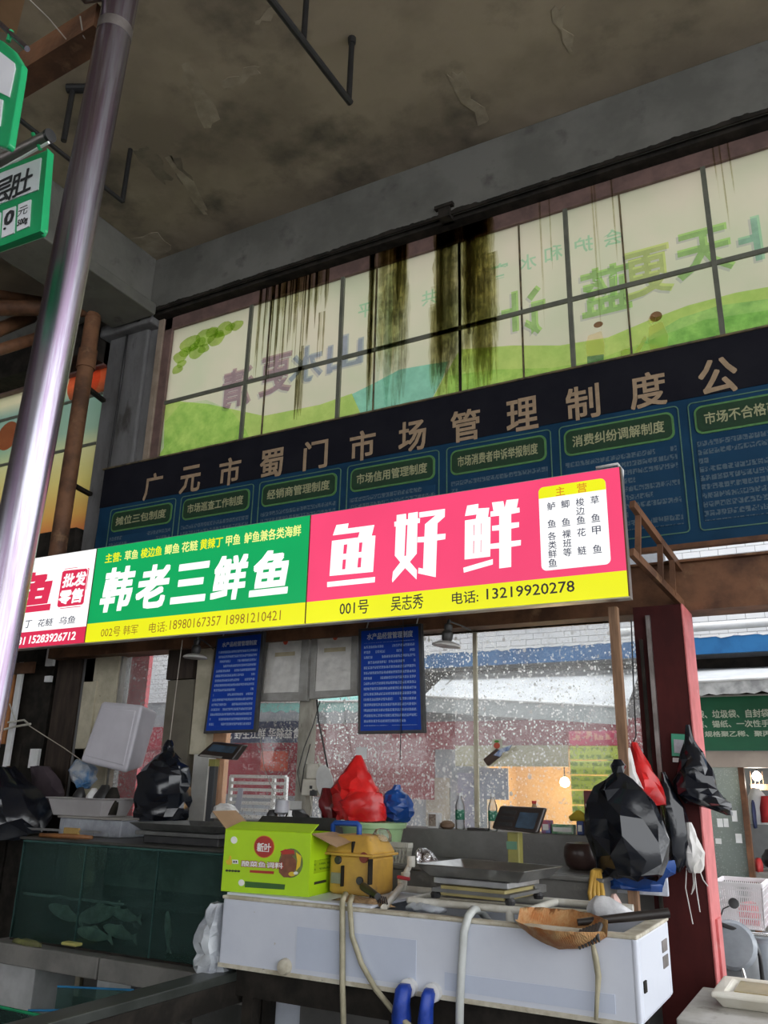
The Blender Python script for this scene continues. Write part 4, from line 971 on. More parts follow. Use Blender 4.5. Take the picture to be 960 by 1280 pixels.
# ------------------------------------------------------------------ black iron hangers under the ceiling
IRON = mat('black_iron', (.010, .010, .011, 1), (.016, .015, .015, 1), s=9, rough=.5)
h1 = thing('iron_hanger', 'black iron hanger below the middle of the ceiling', 'hanger', atz(440, 48, ZC))
a = atz(440, 48, ZC); zb1 = at(436, 126, a.y).z
c = atz(436, 126, zb1); d = atz(330, -12, zb1)
MB().tube([a, c], .020, 10).build('hanger_rod', IRON, h1); MB().tube([c + (c - d).normalized() * .02, d], .024, 10).build('hanger_bar', IRON, h1)
e = c.lerp(d, .57); MB().tube([e, Vector((e.x, e.y, ZC))], .019, 10).build('hanger_rod', IRON, h1)
MB().lathe(a - Vector((0, 0, .05)), [(.026, 0), (.03, .03), (.03, .055)], 10).build('hanger_socket', IRON, h1)
h2 = thing('iron_hanger', 'black iron hanger behind the top of the steel post', 'hanger', atz(163, 187, ZC))
a = atz(163, 187, ZC); zb1 = at(153, 252, a.y).z
c = atz(153, 252, zb1); d = atz(-10, 122, zb1)
MB().tube([a, c], .020, 10).build('hanger_rod', IRON, h2); MB().tube([c, d], .018, 10).build('hanger_bar', IRON, h2)
a3 = atz(92, 107, ZC); e = at(70, 196, a3.y)
MB().tube([a3, Vector((a3.x, a3.y, zb1))], .022, 10).build('hanger_rod', IRON, h2); MB().tube([a3 + Vector((-.04, -.02, -.03)), a3 + Vector((.10, .05, -.03))], .035, 10).build('hanger_socket', IRON, h2)

# ------------------------------------------------------------------ blue notices, paper frames, lamps
NBLUE = rows('notice_small_print', (.006, .05, .36, 1), (.22, .32, .58, 1), .018, .036, .5, .40, bg2=(.005, .042, .32, 1), nz=1.6)
NFLAT = mat('notice_blue', (.006, .05, .36, 1), (.005, .042, .32, 1), s=4, rough=.4, spec=.15)
NLET = mat('notice_white_letters', (.55, .60, .72, 1), rough=.5)
def notice(label, c4, Y, trect):
    p_ = ppoly(c4, Y); cx = sum(v_[0] for v_ in p_) / 4; cz = sum(v_[1] for v_ in p_) / 4
    t = thing('blue_notice', label, 'notice', (cx, Y, min(v_[1] for v_ in p_)), 'blue rule notices under the signs')
    inn = [(cx + (x - cx) * .90, cz + (z - cz) * .945) for x, z in p_]
    MB().prism(p_, Y, Y + .035).build('notice_frame', BLACKP, t, .004)
    npn = MB().prism(inn, Y - .003, Y + .001).build('notice_panel', NFLAT, t)
    lo_ = [(cx + (x - cx) * .80, cz + (z - cz) * (.86 if z < cz else .70)) for x, z in p_]
    MB().prism(lo_, Y - .005, Y - .002).build('small_print', NBLUE, npn)
    pwrite('水产品经营管理制度', trect[0], trect[1], Y - .006, NLET, npn, bold=.02)
    for i in (0, 1):
        x = p_[i][0] * .8 + cx * .2; MB().tube([(x, Y + .02, p_[i][1] - .01), (x, Y + .06, p_[i][1] + .08)], .005, 6).build('hanging_wire', GREYM, t)
    return t
notice('blue notice hanging beside the cream post', [(270.5, 796), (330, 789), (319.5, 915), (254, 917)], 5.05, ((278, 803), (321, 806)))
notice('blue notice hanging in front of the spattered pane', [(448, 786), (526.5, 779), (531, 916), (447, 917.5)], 5.05, ((459, 792), (516, 796)))
PAP = mat('laminated_paper', (.62, .60, .56, 1), (.50, .48, .45, 1), s=9, rough=.22, bump=.5, bs=7)
SEAL = mat('red_seal', (.62, .08, .03, 1), rough=.5)
def frame4(label, out4, in4, Y, sx, sy):
    po_, pi_ = ppoly(out4, Y), ppoly(in4, Y)
    t = thing('framed_paper', label, 'frame', (sum(v_[0] for v_ in po_) / 4, Y, min(v_[1] for v_ in po_)), 'framed papers above the post')
    MB().prism(po_, Y, Y + .04, [pi_]).build('frame_rail', GREYM, t, .004)
    MB().prism(pi_, Y + .012, Y + .02).build('paper_sheet', PAP, t)
    c_ = at(sx, sy, Y + .008)
    MB().prism([(c_.x + .022 * math.cos(i * .52), c_.z + .03 * math.sin(i * .52)) for i in range(12)], Y + .007, Y + .011).build('red_seal', SEAL, t)
    MB().box(c_.x - .09, c_.x + .09, Y + .008, Y + .011, c_.z - .115, c_.z - .085).build('gold_heading', mat('faded_gold_print', (.45, .38, .24, 1), rough=.5), t)
frame4('grey framed paper with red seal on the post side of the left notice', [(331, 789), (387, 783), (383, 876), (322, 877)], [(337, 795), (377.5, 791), (373, 865), (329, 866)], 5.12, 357, 801)
frame4('grey framed paper with red seal beside the right-hand notice', [(390, 783), (446, 778), (446, 869), (386, 874)], [(397, 788.5), (439.5, 784.5), (437.5, 862), (393, 864)], 5.12, 419, 795)
ENAM = mat('lamp_enamel', (.62, .60, .57, 1), (.50, .48, .45, 1), s=8, rough=.35)
ENAD = mat('lamp_dark_enamel', (.04, .038, .036, 1), (.03, .028, .026, 1), s=8, rough=.4)
def pendant(label, px, py, ytop, Y, tilt):
    c_ = at(px, py, Y); t = thing('pendant_lamp', label, 'lamp', c_, 'pendant lamps under the signs')
    ax = Vector((tilt, 0, 1)).normalized()
    MB().lathe(c_, [(.02, .026), (.06, .016), (.088, .002), (.092, -.008), (.088, -.012), (.05, -.012), (.01, -.012)], 28, ax).build('lamp_shade', ENAM, t, smooth='auto')
    MB().lathe(c_ + ax * .03, [(.026, -.01), (.034, .005), (.036, .04), (.030, .055), (.022, .06), (.026, .075), (.026, .095), (.012, .105), (.010, .13)], 20, ax).build('lamp_holder', ENAD, t, smooth='auto')
    top = Vector((c_.x + tilt * .15, 5.095, ytop))
    MB().tube([c_ + ax * .15, (c_ + ax * .15).lerp(top, .5) + Vector((.01, 0, 0)), top], .006, 8).build('lamp_cord', BLACKP, t)
    return t
pendant('round enamel pendant lamp over the spattered pane', 558, 806, 2.57, 4.75, .12)
pendant('round enamel pendant lamp over the cream post', 244, 821, 2.57, 4.9, .04)

# ------------------------------------------------------------------ white tank
TKM = mat('white_tank_plastic', (.66, .69, .77, 1), (.58, .61, .70, 1), s=1.6, rough=.4, dirt=(.46, .42, .36, 1), ds=26, dlo=.70, dhi=.76)
TKE = mat('yellowed_edge', (.60, .56, .46, 1), (.42, .37, .27, 1), s=14, rough=.55, dirt=(.16, .12, .07, 1), ds=20, dlo=.64, dhi=.74)
tx0, tx1, ty0, ty1, tz0, tz1 = -2.815, -.822, 3.56, 4.19, .735, 1.03
tk = thing('fish_tank', 'long white insulated fish tank at the front of the stall', 'tank', ((tx0 + tx1) / 2, (ty0 + ty1) / 2, 0))
MB().box(tx0, tx1, ty0, ty0 + .05, tz0, tz1).build('tank_front', TKM, tk, .012)
MB().box(tx0, tx1, ty1 - .05, ty1, tz0, tz1).build('tank_rear', TKM, tk, .012)
MB().box(tx0, tx0 + .05, ty0 + .05, ty1 - .05, tz0, tz1).build('tank_end', TKM, tk, .012)
MB().box(tx1 - .05, tx1, ty0 + .05, ty1 - .05, tz0, tz1).build('tank_end', TKM, tk, .012)
MB().box(tx0 + .01, tx1 - .01, ty0 + .01, ty1 - .01, tz0 - .005, tz0 + .06).build('tank_bottom', TKM, tk)
MB().box(tx0 + .05, tx1 - .05, ty0 + .05, ty1 - .05, tz0 + .06, tz1 - .12).build('tank_water', mat('murky_water', (.10, .11, .10, 1), (.07, .08, .075, 1), s=3, rough=.06), tk)
for y_ in (ty0, ty1 - .056): MB().box(tx0 - .004, tx1 + .004, y_ - .003, y_ + .055, tz1 - .004, tz1 + .012).build('rim_strip', TKE, tk, .005)
for x in (tx0, tx1 - .056): MB().box(x - .006, x + .062, ty0 + .05, ty1 - .05, tz1 - .004, tz1 + .012).build('rim_strip', TKE, tk, .005)
MB().box(tx0, tx1, ty0 - .004, ty0 + .004, tz0 - .006, tz0 + .012).build('bottom_edge', TKE, tk)
MB().box(tx1 - .02, tx1 + .003, ty0 - .003, ty0 + .02, tz0, tz1).build('corner_strip', TKM, tk, .008)
PATCHM = mat('tank_blue_film', (.56, .61, .73, 1), (.52, .57, .69, 1), s=3, rough=.35)
for a, b in (((372, 1158), (520, 1232)), ((556, 1215), (770, 1268))):
    p, q = at(*a, ty0), at(*b, ty0); MB().box(p.x, q.x, ty0 - .003, ty0 + .002, max(q.z, tz0 + .014), p.z).build('film_patch', PATCHM, tk)
c_ = at(357, 1208, ty0); MB().lathe(c_ + Vector((0, -.03, 0)), [(.018, 0), (.03, .004), (.034, .02), (.036, .035)], 18, (0, 1, 0)).build('drain_plug', TKE, tk, smooth='auto')
MB().box(tx1 - .004, tx1 + .006, ty0 + .07, ty0 + .11, tz0 + .10, tz0 + .14).build('latch_hole', DARK, tk)
for z in (.86, .92): MB().box(tx1 - .002, tx1 + .004, ty0 + .46, ty0 + .56, z, z + .045).build('faded_sticker', GALVD, tk)
MB().box(tx0 + .0, -2.0, ty0 + .03, ty1 - .02, tz1 + .012, tz1 + .022).build('tank_lid', TKM, tk)
for x in (tx0 + .12, -1.9, tx1 - .12):
    for y_ in (ty0 + .12, ty1 - .1): MB().box(x - .03, x + .03, y_ - .03, y_ + .03, 0, tz0 - .005).build('stand_leg', DARK, tk)
MB().box(tx0 + .05, tx1 - .05, ty0 + .08, ty0 + .14, .60, tz0 - .005).build('stand_rail', DARK, tk)
MB().box(tx0 + .2, -1.2, ty1 - .2, ty1 - .18, .02, .62).build('stand_panel', mat('grey_backboard', (.11, .105, .10, 1), rough=.8), tk)
# outlets wearing blue sleeves
SLV = mat('blue_rubber_sleeve', (.012, .055, .40, 1), (.010, .04, .28, 1), s=16, rough=.45, bump=.3, bs=30)
for i, (px, py, yb) in enumerate(((513, 1234, 1310), (543, 1240, 1310))):
    c_ = at(px, py, ty0); t = thing('outlet_sleeve', ['blue rubber sleeve on the tank outlet nearer the hose', 'blue rubber sleeve on the smaller outlet by the white hose'][i], 'sleeve', c_, 'blue outlet sleeves under the tank')
    MB().lathe(c_ + Vector((0, -.035, 0)), [(.030, 0), (.037, .003), (.037, .035)], 18, (0, 1, 0)).build('outlet_ring', WHITEP, t, smooth='auto')
    r0 = .036 if i == 0 else .028
    MB().loft([(c_.x - .004, c_.y - .045, c_.z + .02, r0 * .6, .03), (c_.x - .003, c_.y - .055, c_.z, r0 * .95, .036), (c_.x - .006, c_.y - .065, c_.z - .05, r0 * .9, .036), (c_.x - .012, c_.y - .06, c_.z - .10, r0 * 1.15, .034), (c_.x - .014, c_.y - .06, c_.z - .2, r0 * .9, .03), (c_.x - .012, c_.y - .06, c_.z - .34, r0 * .8, .026)], 18, .18, i + 2, 2.0).build('sleeve_tube', SLV, t, smooth=True)
# hoses over the rim
HOSE = mat('milky_hose', (.62, .64, .62, 1), (.52, .54, .52, 1), s=9, rough=.3); HOSY = mat('yellowed_hose', (.44, .40, .28, 1), (.34, .31, .21, 1), s=12, rough=.4)
def P(px, py, dy=-.02): return at(px, py, ty0 + dy)
tag(MB().tube([at(610, 1150, 3.9), at(600, 1138, 3.75), at(592, 1137, 3.62), P(585, 1146), P(580, 1165), P(577, 1210), P(575, 1250), at(574, 1300, ty0 - .02)], .017, 12).build('hose', HOSE, smooth=True), 'milky white hose hooked over the tank rim', 'hose')
tag(MB().tube([at(432, 1118, 3.62), P(428, 1126, -.03), P(428, 1170), P(428, 1230), P(430, 1300)], [.014, .013, .014, .013, .013], 10).build('hose', HOSY, smooth=True), 'yellowed flat hose hanging straight down the tank', 'hose')
tag(MB().tube([at(440, 1121, 3.62), P(437, 1130, -.025), P(440, 1170), P(452, 1205), P(470, 1237), P(492, 1264, -.05), P(520, 1290, -.1)], .012, 10).build('hose', HOSY, smooth=True), 'yellowed hose slanting across the tank to the sleeves', 'hose')
tag(MB().loft([(p_.x, p_.y, p_.z, r, .008) for p_, r in ((P(741, 1180, -.035), .008), (P(744, 1195, -.03), .012), (P(748, 1220, -.03), .012), (P(746, 1250, -.03), .009), (P(745, 1275, -.03), .008))], 10, .2, 3).build('hose', HOSY, smooth=True), 'frayed yellowed strip hanging below the straw scoop', 'strip')

# ------------------------------------------------------------------ green carton on the tank
A8 = math.radians(8.0)
M8 = Matrix.Translation(Vector((-2.868, 3.605, 1.0525))) @ Matrix.Rotation(A8, 4, 'Z')
CW, CD, CH = .482, .29, .285
CGR = mat('carton_lime', (.42, .68, .006, 1), (.38, .62, .006, 1), s=4, rough=.5); KRA = mat('kraft_card', (.36, .23, .13, 1), (.30, .19, .105, 1), s=6, rough=.8)
bx = thing('carton', 'lime green open carton with red oval and jar picture', 'box', M8 @ Vector((CW / 2, CD / 2, 0)))
def cb(m_): return m_.xf(M8)
fpn = cb(MB().box(0, CW, 0, .006, 0, CH)).build('front_panel', CGR, bx); cb(MB().box(0, CW, CD - .006, CD, 0, CH)).build('rear_panel', CGR, bx)
cb(MB().box(0, .006, .006, CD - .006, 0, CH)).build('side_panel', CGR, bx); cb(MB().box(CW - .006, CW, .006, CD - .006, 0, CH)).build('side_panel', CGR, bx); cb(MB().box(.006, CW - .006, .006, CD - .006, 0, .006)).build('bottom_panel', KRA, bx)
def flap(pts, m_, n_, th=.004):
    v_ = [Vector(p_) for p_ in pts]; nn = (v_[1] - v_[0]).cross(v_[3] - v_[0]).normalized() * th
    cb(MB().hexa(v_, [p_ + nn for p_ in v_])).build(n_, m_, bx)
flap([(0, 0, CH), (CW, 0, CH), (CW - .02, .13, CH + .035), (.02, .13, CH + .035)], CGR, 'front_flap')
flap([(0, .01, CH), (0, CD - .01, CH), (-.10, CD - .03, CH + .085), (-.10, .02, CH + .085)], KRA, 'side_flap')
flap([(CW, .01, CH), (CW, CD - .01, CH), (CW + .14, CD - .02, CH - .03), (CW + .13, .02, CH - .055)], KRA, 'side_flap')
flap([(0, CD, CH), (CW, CD, CH), (CW - .02, CD + .06, CH + .06), (.02, CD + .06, CH + .06)], BLACKP, 'rear_flap')
def cu(zx, zy):   # carton front measurement -> local
    t_ = (zy - (95 + (zx - 95) * .07)) / (505.0)
    return ((zx - 95 + 60 * t_) / (655 + 45 * t_) * CW, CH * (1 - t_))
def cpoly(pts, m_, n_, d=.001): cb(MB().prism([cu(*p_) for p_ in pts], -d - .001, 0)).build(n_, m_, fpn)
def coval(cx, cy, rx, ry, m_, n_, d=.001): cpoly([(cx + rx * math.cos(i * math.pi / 12), cy + ry * math.sin(i * math.pi / 12)) for i in range(24)], m_, n_, d)
def ctext(s_, a, b, m_, d=.003, **kw):
    p_, q_ = cu(*a), cu(*b); write(s_, p_[0], q_[0], q_[1], p_[1], -d, m_, fpn, M=M8, **kw)
CRED = mat('carton_red', (.42, .03, .02, 1), (.36, .025, .018, 1), s=8, rough=.5); CRWH = mat('carton_white_print', (.85, .84, .80, 1), rough=.5); CDG = mat('carton_dark_green', (.035, .12, .02, 1), rough=.5); CBK = mat('carton_black', (.03, .035, .02, 1), rough=.5)
CJAR = mat('carton_jar_brown', (.22, .075, .035, 1), (.15, .05, .025, 1), s=30, rough=.5); CLEAF = mat('carton_leaf', (.16, .20, .05, 1), (.10, .14, .03, 1), s=40, rough=.5); CYE = mat('carton_yellow', (.80, .55, .03, 1), rough=.5); COR = mat('carton_orange', (.62, .18, .02, 1), rough=.5)
coval(395, 240, 80, 92, COR, 'logo_oval'); coval(395, 240, 74, 86, CRED, 'logo_oval', .002); ctext('新叶', (345, 205), (448, 285), CRWH, .004, bold=.02)
cpoly([(345, 270), (425, 278), (425, 283), (345, 276)], CRWH, 'logo_line', .003)
coval(600, 375, 92, 118, CLEAF, 'jar_picture'); cpoly([(560, 270), (625, 270), (632, 310), (610, 318), (640, 350), (645, 410), (600, 490), (545, 488), (510, 450), (505, 380), (530, 320), (522, 300)], CJAR, 'jar_picture', .002)
cpoly([(520, 280), (560, 262), (625, 272), (630, 300), (540, 305)], CRED, 'jar_picture', .003); cpoly([(640, 290), (680, 320), (672, 400), (640, 440), (650, 360)], CYE, 'jar_picture', .0025)
coval(610, 462, 26, 18, CYE, 'jar_picture', .004); coval(640, 455, 16, 12, CRWH, 'jar_picture', .0045)
ctext('酸菜鱼调料', (215, 345), (548, 425), CRED, .004, bold=.055); ctext('酸菜鱼调料', (220, 350), (542, 420), CRWH, .006, bold=.02)
cpoly([(280, 428), (470, 440), (466, 462), (278, 448)], CRED, 'print_bar', .002)
coval(160, 181, 25, 30, CRWH, 'round_label', .002)
cpoly([(85, 350), (110, 340), (118, 310), (132, 312), (130, 345), (138, 355), (130, 385), (95, 382)], CYE, 'thumb_mark'); cpoly([(138, 342), (185, 345), (188, 378), (140, 374)], CRWH, 'thumb_mark')
for i in range(2): coval(155 + i * 18, 360, 6, 8, CBK, 'thumb_mark', .003)
for i in range(5): coval(92 + i * 24, 431 + i * 1.5, 12, 9, CBK, 'print_dot')
cpoly([(238, 518), (555, 545), (550, 585), (234, 566)], CDG, 'print_strip'); coval(208, 530, 24, 26, CRWH, 'print_mark', .002)
SIDEP = rows('carton_side_print', (.33, .50, .010, 1), (.12, .22, .01, 1), .03, .022, .4, .45)
cb(MB().box(CW - .0005, CW + .001, .05, CD - .05, .10, .16)).build('side_print', SIDEP, bx)
cb(MB().box(CW - .0005, CW + .0015, .06, .20, .05, .062)).build('side_print', CBK, bx)

# ------------------------------------------------------------------ grey trough behind the white tank
tg = thing('stone_trough', 'grey wet trough between the white tank and low wall', 'trough', (-2.2, 4.7, 0))
gx0, gx1, gy0, gy1, gz = -3.25, -1.16, 4.36, 5.045, 1.145
MB().box(gx0, gx1, gy0, gy0 + .05, 0, gz).build('trough_front', PARA, tg, .006); MB().box(gx0, gx1, gy1 - .05, gy1, 0, gz).build('trough_rear', PARA, tg, .006)
MB().box(gx0, gx0 + .05, gy0 + .05, gy1 - .05, 0, gz).build('trough_end', PARA, tg, .006); MB().box(gx1 - .05, gx1, gy0 + .05, gy1 - .05, 0, gz).build('trough_end', PARA, tg, .006)
xa = X(560, 1090, gy0)
MB().box(gx0, xa, gy0 - .02, gy1, gz, gz + .022).build('slab_cover', PARA, tg, .005)
MB().box(xa, gx1 + .02, gy0 - .015, gy0 + .06, gz, gz + .02).build('slab_rim', PARA, tg, .005); MB().box(-1.52, gx1 + .02, gy0 + .06, gy1, gz, gz + .022).build('slab_cover', PARA, tg, .005); MB().box(xa, gx1, gy0 + .06, gy1 - .06, .9, .92).build('trough_water', MATS['murky_water'], tg)
CZ = gz + .022
# PVC frame with red valve
PVC = mat('dirty_pvc', (.62, .60, .54, 1), (.48, .45, .38, 1), s=12, rough=.4)
pv = thing('pvc_frame', 'dirty white PVC pipe frame across the white tank', 'pipe', (-1.7, 3.9, 1.05))
rz = tz1 + .045
MB().tube([(-2.12, 4.10, rz), (-.95, 4.10, rz)], .016, 10).build('pipe_run', PVC, pv, smooth='auto')
MB().tube([(-1.86, 3.70, rz), (-1.30, 3.70, rz)], .016, 10).build('pipe_run', PVC, pv, smooth='auto')
for x in (-1.86, -1.30): MB().tube([(x, 3.70, rz), (x, 4.10, rz)], .016, 10).build('pipe_run', PVC, pv, smooth='auto')
MB().tube([(-1.38, 3.70, rz), (-1.38, 3.70, .93)], .018, 10).build('pipe_leg', PVC, pv, smooth='auto')
a, b = Vector((-1.98, 3.62, rz - .01)), Vector((-2.06, 4.08, rz + .005))
a, b = at(480, 1135, 3.63), at(503, 1106, 4.08)
MB().tube([a, b], .016, 10).build('pipe_run', PVC, pv, smooth='auto'); MB().lathe(b - Vector((0, 0, .025)), [(.024, 0), (.026, .05)], 12).build('pipe_joint', PVC, pv, smooth='auto')
c = at(514, 1078, 4.1); MB().tube([b, at(507, 1092, 4.09), c], .015, 10).build('pipe_run', PVC, pv, smooth='auto')
MB().lathe(at(507, 1094, 4.08) - Vector((0, 0, .012)), [(.022, 0), (.024, .025)], 12).build('valve_body', PVC, pv, smooth='auto')
MB().bar(at(497, 1096, 4.05), at(512, 1099, 4.05), .02, .016).build('valve_handle', mat('valve_red', (.5, .03, .05, 1), rough=.4), pv, .004)
MB().lathe(c - Vector((0, 0, .02)), [(.02, 0), (.022, .05)], 12).build('pipe_joint', PVC, pv, smooth='auto')
FOIL = mat('crumpled_foil', (.75, .74, .76, 1), (.25, .22, .22, 1), s=30, rough=.25, metal=.8, bump=.6, bs=25, lo=.48, hi=.52)
tag(MB().loft([(at(528, 1082, 4.4).x, 4.42, CZ - .004, .06, .06), (at(528, 1078, 4.4).x, 4.42, CZ + .02, .075, .06), (at(527, 1072, 4.4).x, 4.42, CZ + .06, .05, .05), (at(525, 1066, 4.4).x, 4.42, CZ + .085, .02, .02)], 18, .4, 2).build('crumpled_wrapper', FOIL, smooth='auto'), 'crumpled silver wrapper on the grey slab', 'wrapper')

# ------------------------------------------------------------------ scales
STEEL = mat('stainless_pan', (.46, .46, .46, 1), (.34, .34, .34, 1), s=6, rough=.3, metal=.9); STEELD = mat('scale_dark_steel', (.17, .17, .165, 1), (.11, .11, .105, 1), s=6, rough=.45, metal=.4)
OLV = mat('scale_olive_post', (.26, .24, .055, 1), (.20, .18, .05, 1), s=6, rough=.5); DKB = mat('display_dark_plastic', (.030, .022, .020, 1), (.022, .017, .016, 1), s=8, rough=.35); SCRN = mat('display_window', (.05, .08, .12, 1), (.035, .05, .07, 1), s=12, rough=.15)
sl = thing('platform_scale', 'platform scale with steel pan standing over the white tank', 'scale', (-1.54, 3.88, rz))
Ms = Matrix.Translation(Vector((-1.54, 3.88, 0))) @ Matrix.Rotation(math.radians(-5), 4, 'Z')
def sp_(m_): return m_.xf(Ms)
zb0 = rz + .017
sp_(MB().box(-.17, .15, -.16, .16, zb0 + .012, zb0 + .055)).build('scale_base', mat('scale_yellow_base', (.36, .30, .12, 1), (.28, .23, .09, 1), s=6, rough=.5), sl, .004)
for x in (-.2, .17):
    for y_ in (-.15, .15): sp_(MB().lathe((x, y_, zb0 - .002), [(.02, 0), (.024, .016), (.016, .03)], 12)).build('scale_foot', BLACKP, sl)
sp_(MB().box(-.21, .18, -.17, .17, zb0 + .026, zb0 + .04)).build('base_plate', STEELD, sl)
sp_(MB().box(-.20, .17, -.17, .17, zb0 + .060, zb0 + .088)).build('platform', STEEL, sl, .004)
# dished pan
zp = zb0 + .09
pan_ = MB(); n = 4
def ringp(hx, hy, z): return [Vector((-hx, -hy, z)), Vector((hx, -hy, z)), Vector((hx, hy, z)), Vector((-hx, hy, z))]
r0, r1, r2_, r3 = ringp(.22, .17, zp), ringp(.272, .215, zp + .05), ringp(.264, .207, zp + .052), ringp(.215, .165, zp + .006)
pan_.add(r0 + r1 + r2_ + r3, [(3, 2, 1, 0)] + [(i, (i + 1) % 4, 4 + (i + 1) % 4, 4 + i) for i in range(4)] + [(4 + i, 4 + (i + 1) % 4, 8 + (i + 1) % 4, 8 + i) for i in range(4)] + [(8 + i, 8 + (i + 1) % 4, 12 + (i + 1) % 4, 12 + i) for i in range(4)] + [(12, 13, 14, 15)])
sp_(pan_).build('pan', STEEL, sl, .006)
xpst = X(645, 1060, 4.14)
MB().box(xpst - .03, xpst + .03, 4.10, 4.16, zb0 + .02, Z(645, 1040, 4.13)).build('scale_post', OLV, sl, .006)
MB().box(xpst - .032, xpst + .02, 4.095, 4.10, Z(645, 1062, 4.1), Z(645, 1052, 4.1)).build('post_label', mat('post_label_green', (.10, .22, .14, 1), rough=.5), sl)
sp_(MB().box(.05, .16, .14, .27, zb0 + .018, zb0 + .05)).build('post_foot', STEELD, sl)
def display(parent, c4, Y, mt, lean=.06, th=.045):
    q = ppoly(c4, Y); m_ = MB()
    zt_, zb_ = max(v_[1] for v_ in q), min(v_[1] for v_ in q)
    f = lambda v_, o_: Vector((v_[0], Y + lean * (v_[1] - zb_) / (zt_ - zb_) + o_, v_[1]))
    m_.hexa([f(v_, 0) for v_ in q], [f(v_, th) for v_ in q]).build('display_case', mt, parent, .012, seg=3)
    return f, q
f, q = display(sl, [(619, 1007), (677, 1010), (671, 1042), (613, 1036)], 4.06, DKB)
def sub(q, u0, u1, v0, v1):
    L = lambda a_, b_, t: (a_[0] + (b_[0] - a_[0]) * t, a_[1] + (b_[1] - a_[1]) * t)
    g = lambda u, v_: L(L(q[0], q[1], u), L(q[3], q[2], u), v_)
    return [g(u0, v0), g(u1, v0), g(u1, v1), g(u0, v1)]
w_ = [f(v_, 0) for v_ in sub(q, .5, .9, .22, .85)]; MB().hexa([p_ + Vector((0, -.003, 0)) for p_ in w_], w_).build('display_window', SCRN, sl)
for k in range(3):
    w_ = [f(v_, 0) for v_ in sub(q, .1, .42, .18 + k * .25, .32 + k * .25)]; MB().hexa([p_ + Vector((0, -.002, 0)) for p_ in w_], w_).build('display_slot', BLACKP, sl)

# ------------------------------------------------------------------ glass tank bench on the left
TGL, nt, o = nodes('murky_tank_glass')
t_ = N(nt, 'ShaderNodeBsdfTransparent'); t_.inputs[0].default_value = (.74, .86, .83, 1); g_ = N(nt, 'ShaderNodeBsdfGlossy'); g_.inputs[1].default_value = .08; g_.inputs[0].default_value = (.6, .7, .7, 1)
d_ = N(nt, 'ShaderNodeBsdfDiffuse'); d_.inputs[0].default_value = (.06, .11, .10, 1); x_ = N(nt, 'ShaderNodeMixShader'); nt.links.new(math_(nt, 'MULTIPLY', noise_fac(nt, coords(nt), 3, .2, .8), .55), x_.inputs[0]); nt.links.new(t_.outputs[0], x_.inputs[1]); nt.links.new(d_.outputs[0], x_.inputs[2])
fr = N(nt, 'ShaderNodeFresnel'); fr.inputs[0].default_value = 1.3; y2 = N(nt, 'ShaderNodeMixShader'); nt.links.new(fr.outputs[0], y2.inputs[0]); nt.links.new(x_.outputs[0], y2.inputs[1]); nt.links.new(g_.outputs[0], y2.inputs[2]); nt.links.new(y2.outputs[0], o.inputs[0])
GEDGE = mat('glass_edge_green', (.05, .11, .10, 1), (.035, .085, .08, 1), s=9, rough=.2); WAT = mat('tank_dark_water', (.008, .018, .017, 1), (.012, .028, .024, 1), s=3, rough=.05)
gt = thing('glass_tank', 'dark green glass fish tank left of the carton', 'tank', (-4.1, 4.6, .56))
ax0, ax1, ay0, ay1, az0, az1 = X(14, 1160, 4.2), -3.30, 4.2, 4.98, .57, 1.165
cutx = [ax0, X(100, 1120, 4.2), X(193, 1120, 4.2), ax1]
for a, b in zip(cutx[:-1], cutx[1:]): MB().box(a + .003, b - .003, ay0, ay0 + .008, az0, az1).build('front_pane', TGL, gt)
for x in cutx: MB().box(x - .003, x + .003, ay0 - .002, ay0 + .012, az0, az1).build('glass_edge', GEDGE, gt)
MB().box(ax0, ax0 + .008, ay0 + .01, ay1, az0, az1).build('side_pane', TGL, gt); MB().box(ax1 - .008, ax1, ay0 + .01, ay1, az0, az1).build('side_pane', TGL, gt)
MB().box(ax0, ax1, ay1 - .01, ay1, az0, az1).build('rear_pane', mat('tank_back', (.16, .21, .19, 1), rough=.5), gt); MB().box(ax0, ax1, ay0, ay1, az0 - .012, az0).build('tank_floor', DARK, gt)
MB().box(ax0 + .01, ax1 - .01, ay0 + .22, ay1 - .012, az0, az0 + .26).build('dark_water', WAT, gt)
MB().box(ax0 + .01, ax1 - .01, ay0 + .012, ay0 + .30, az0 + .26, az0 + .265).build('water_surface', TGL, gt)
MB().tube([(ax0, ay0, az1), (ax1, ay0, az1)], .008, 8).build('top_edge', GEDGE, gt)
wl_ = []
for i in range(30):
    x = ax0 + .02 + (X(150, 1125, 4.21) - ax0) * i / 29; wl_.append((x, az0 + .275 + .008 * noise.noise(Vector((x * 8, 0, 0)))))
MB().prism(wl_ + [(x, z - .012 - .008 * abs(noise.noise(Vector((x * 15, 4, 0))))) for x, z in wl_[::-1]], ay0 + .012, ay0 + .03).build('foam_line', mat('scum_foam', (.50, .55, .52, 1), rough=.6), gt)
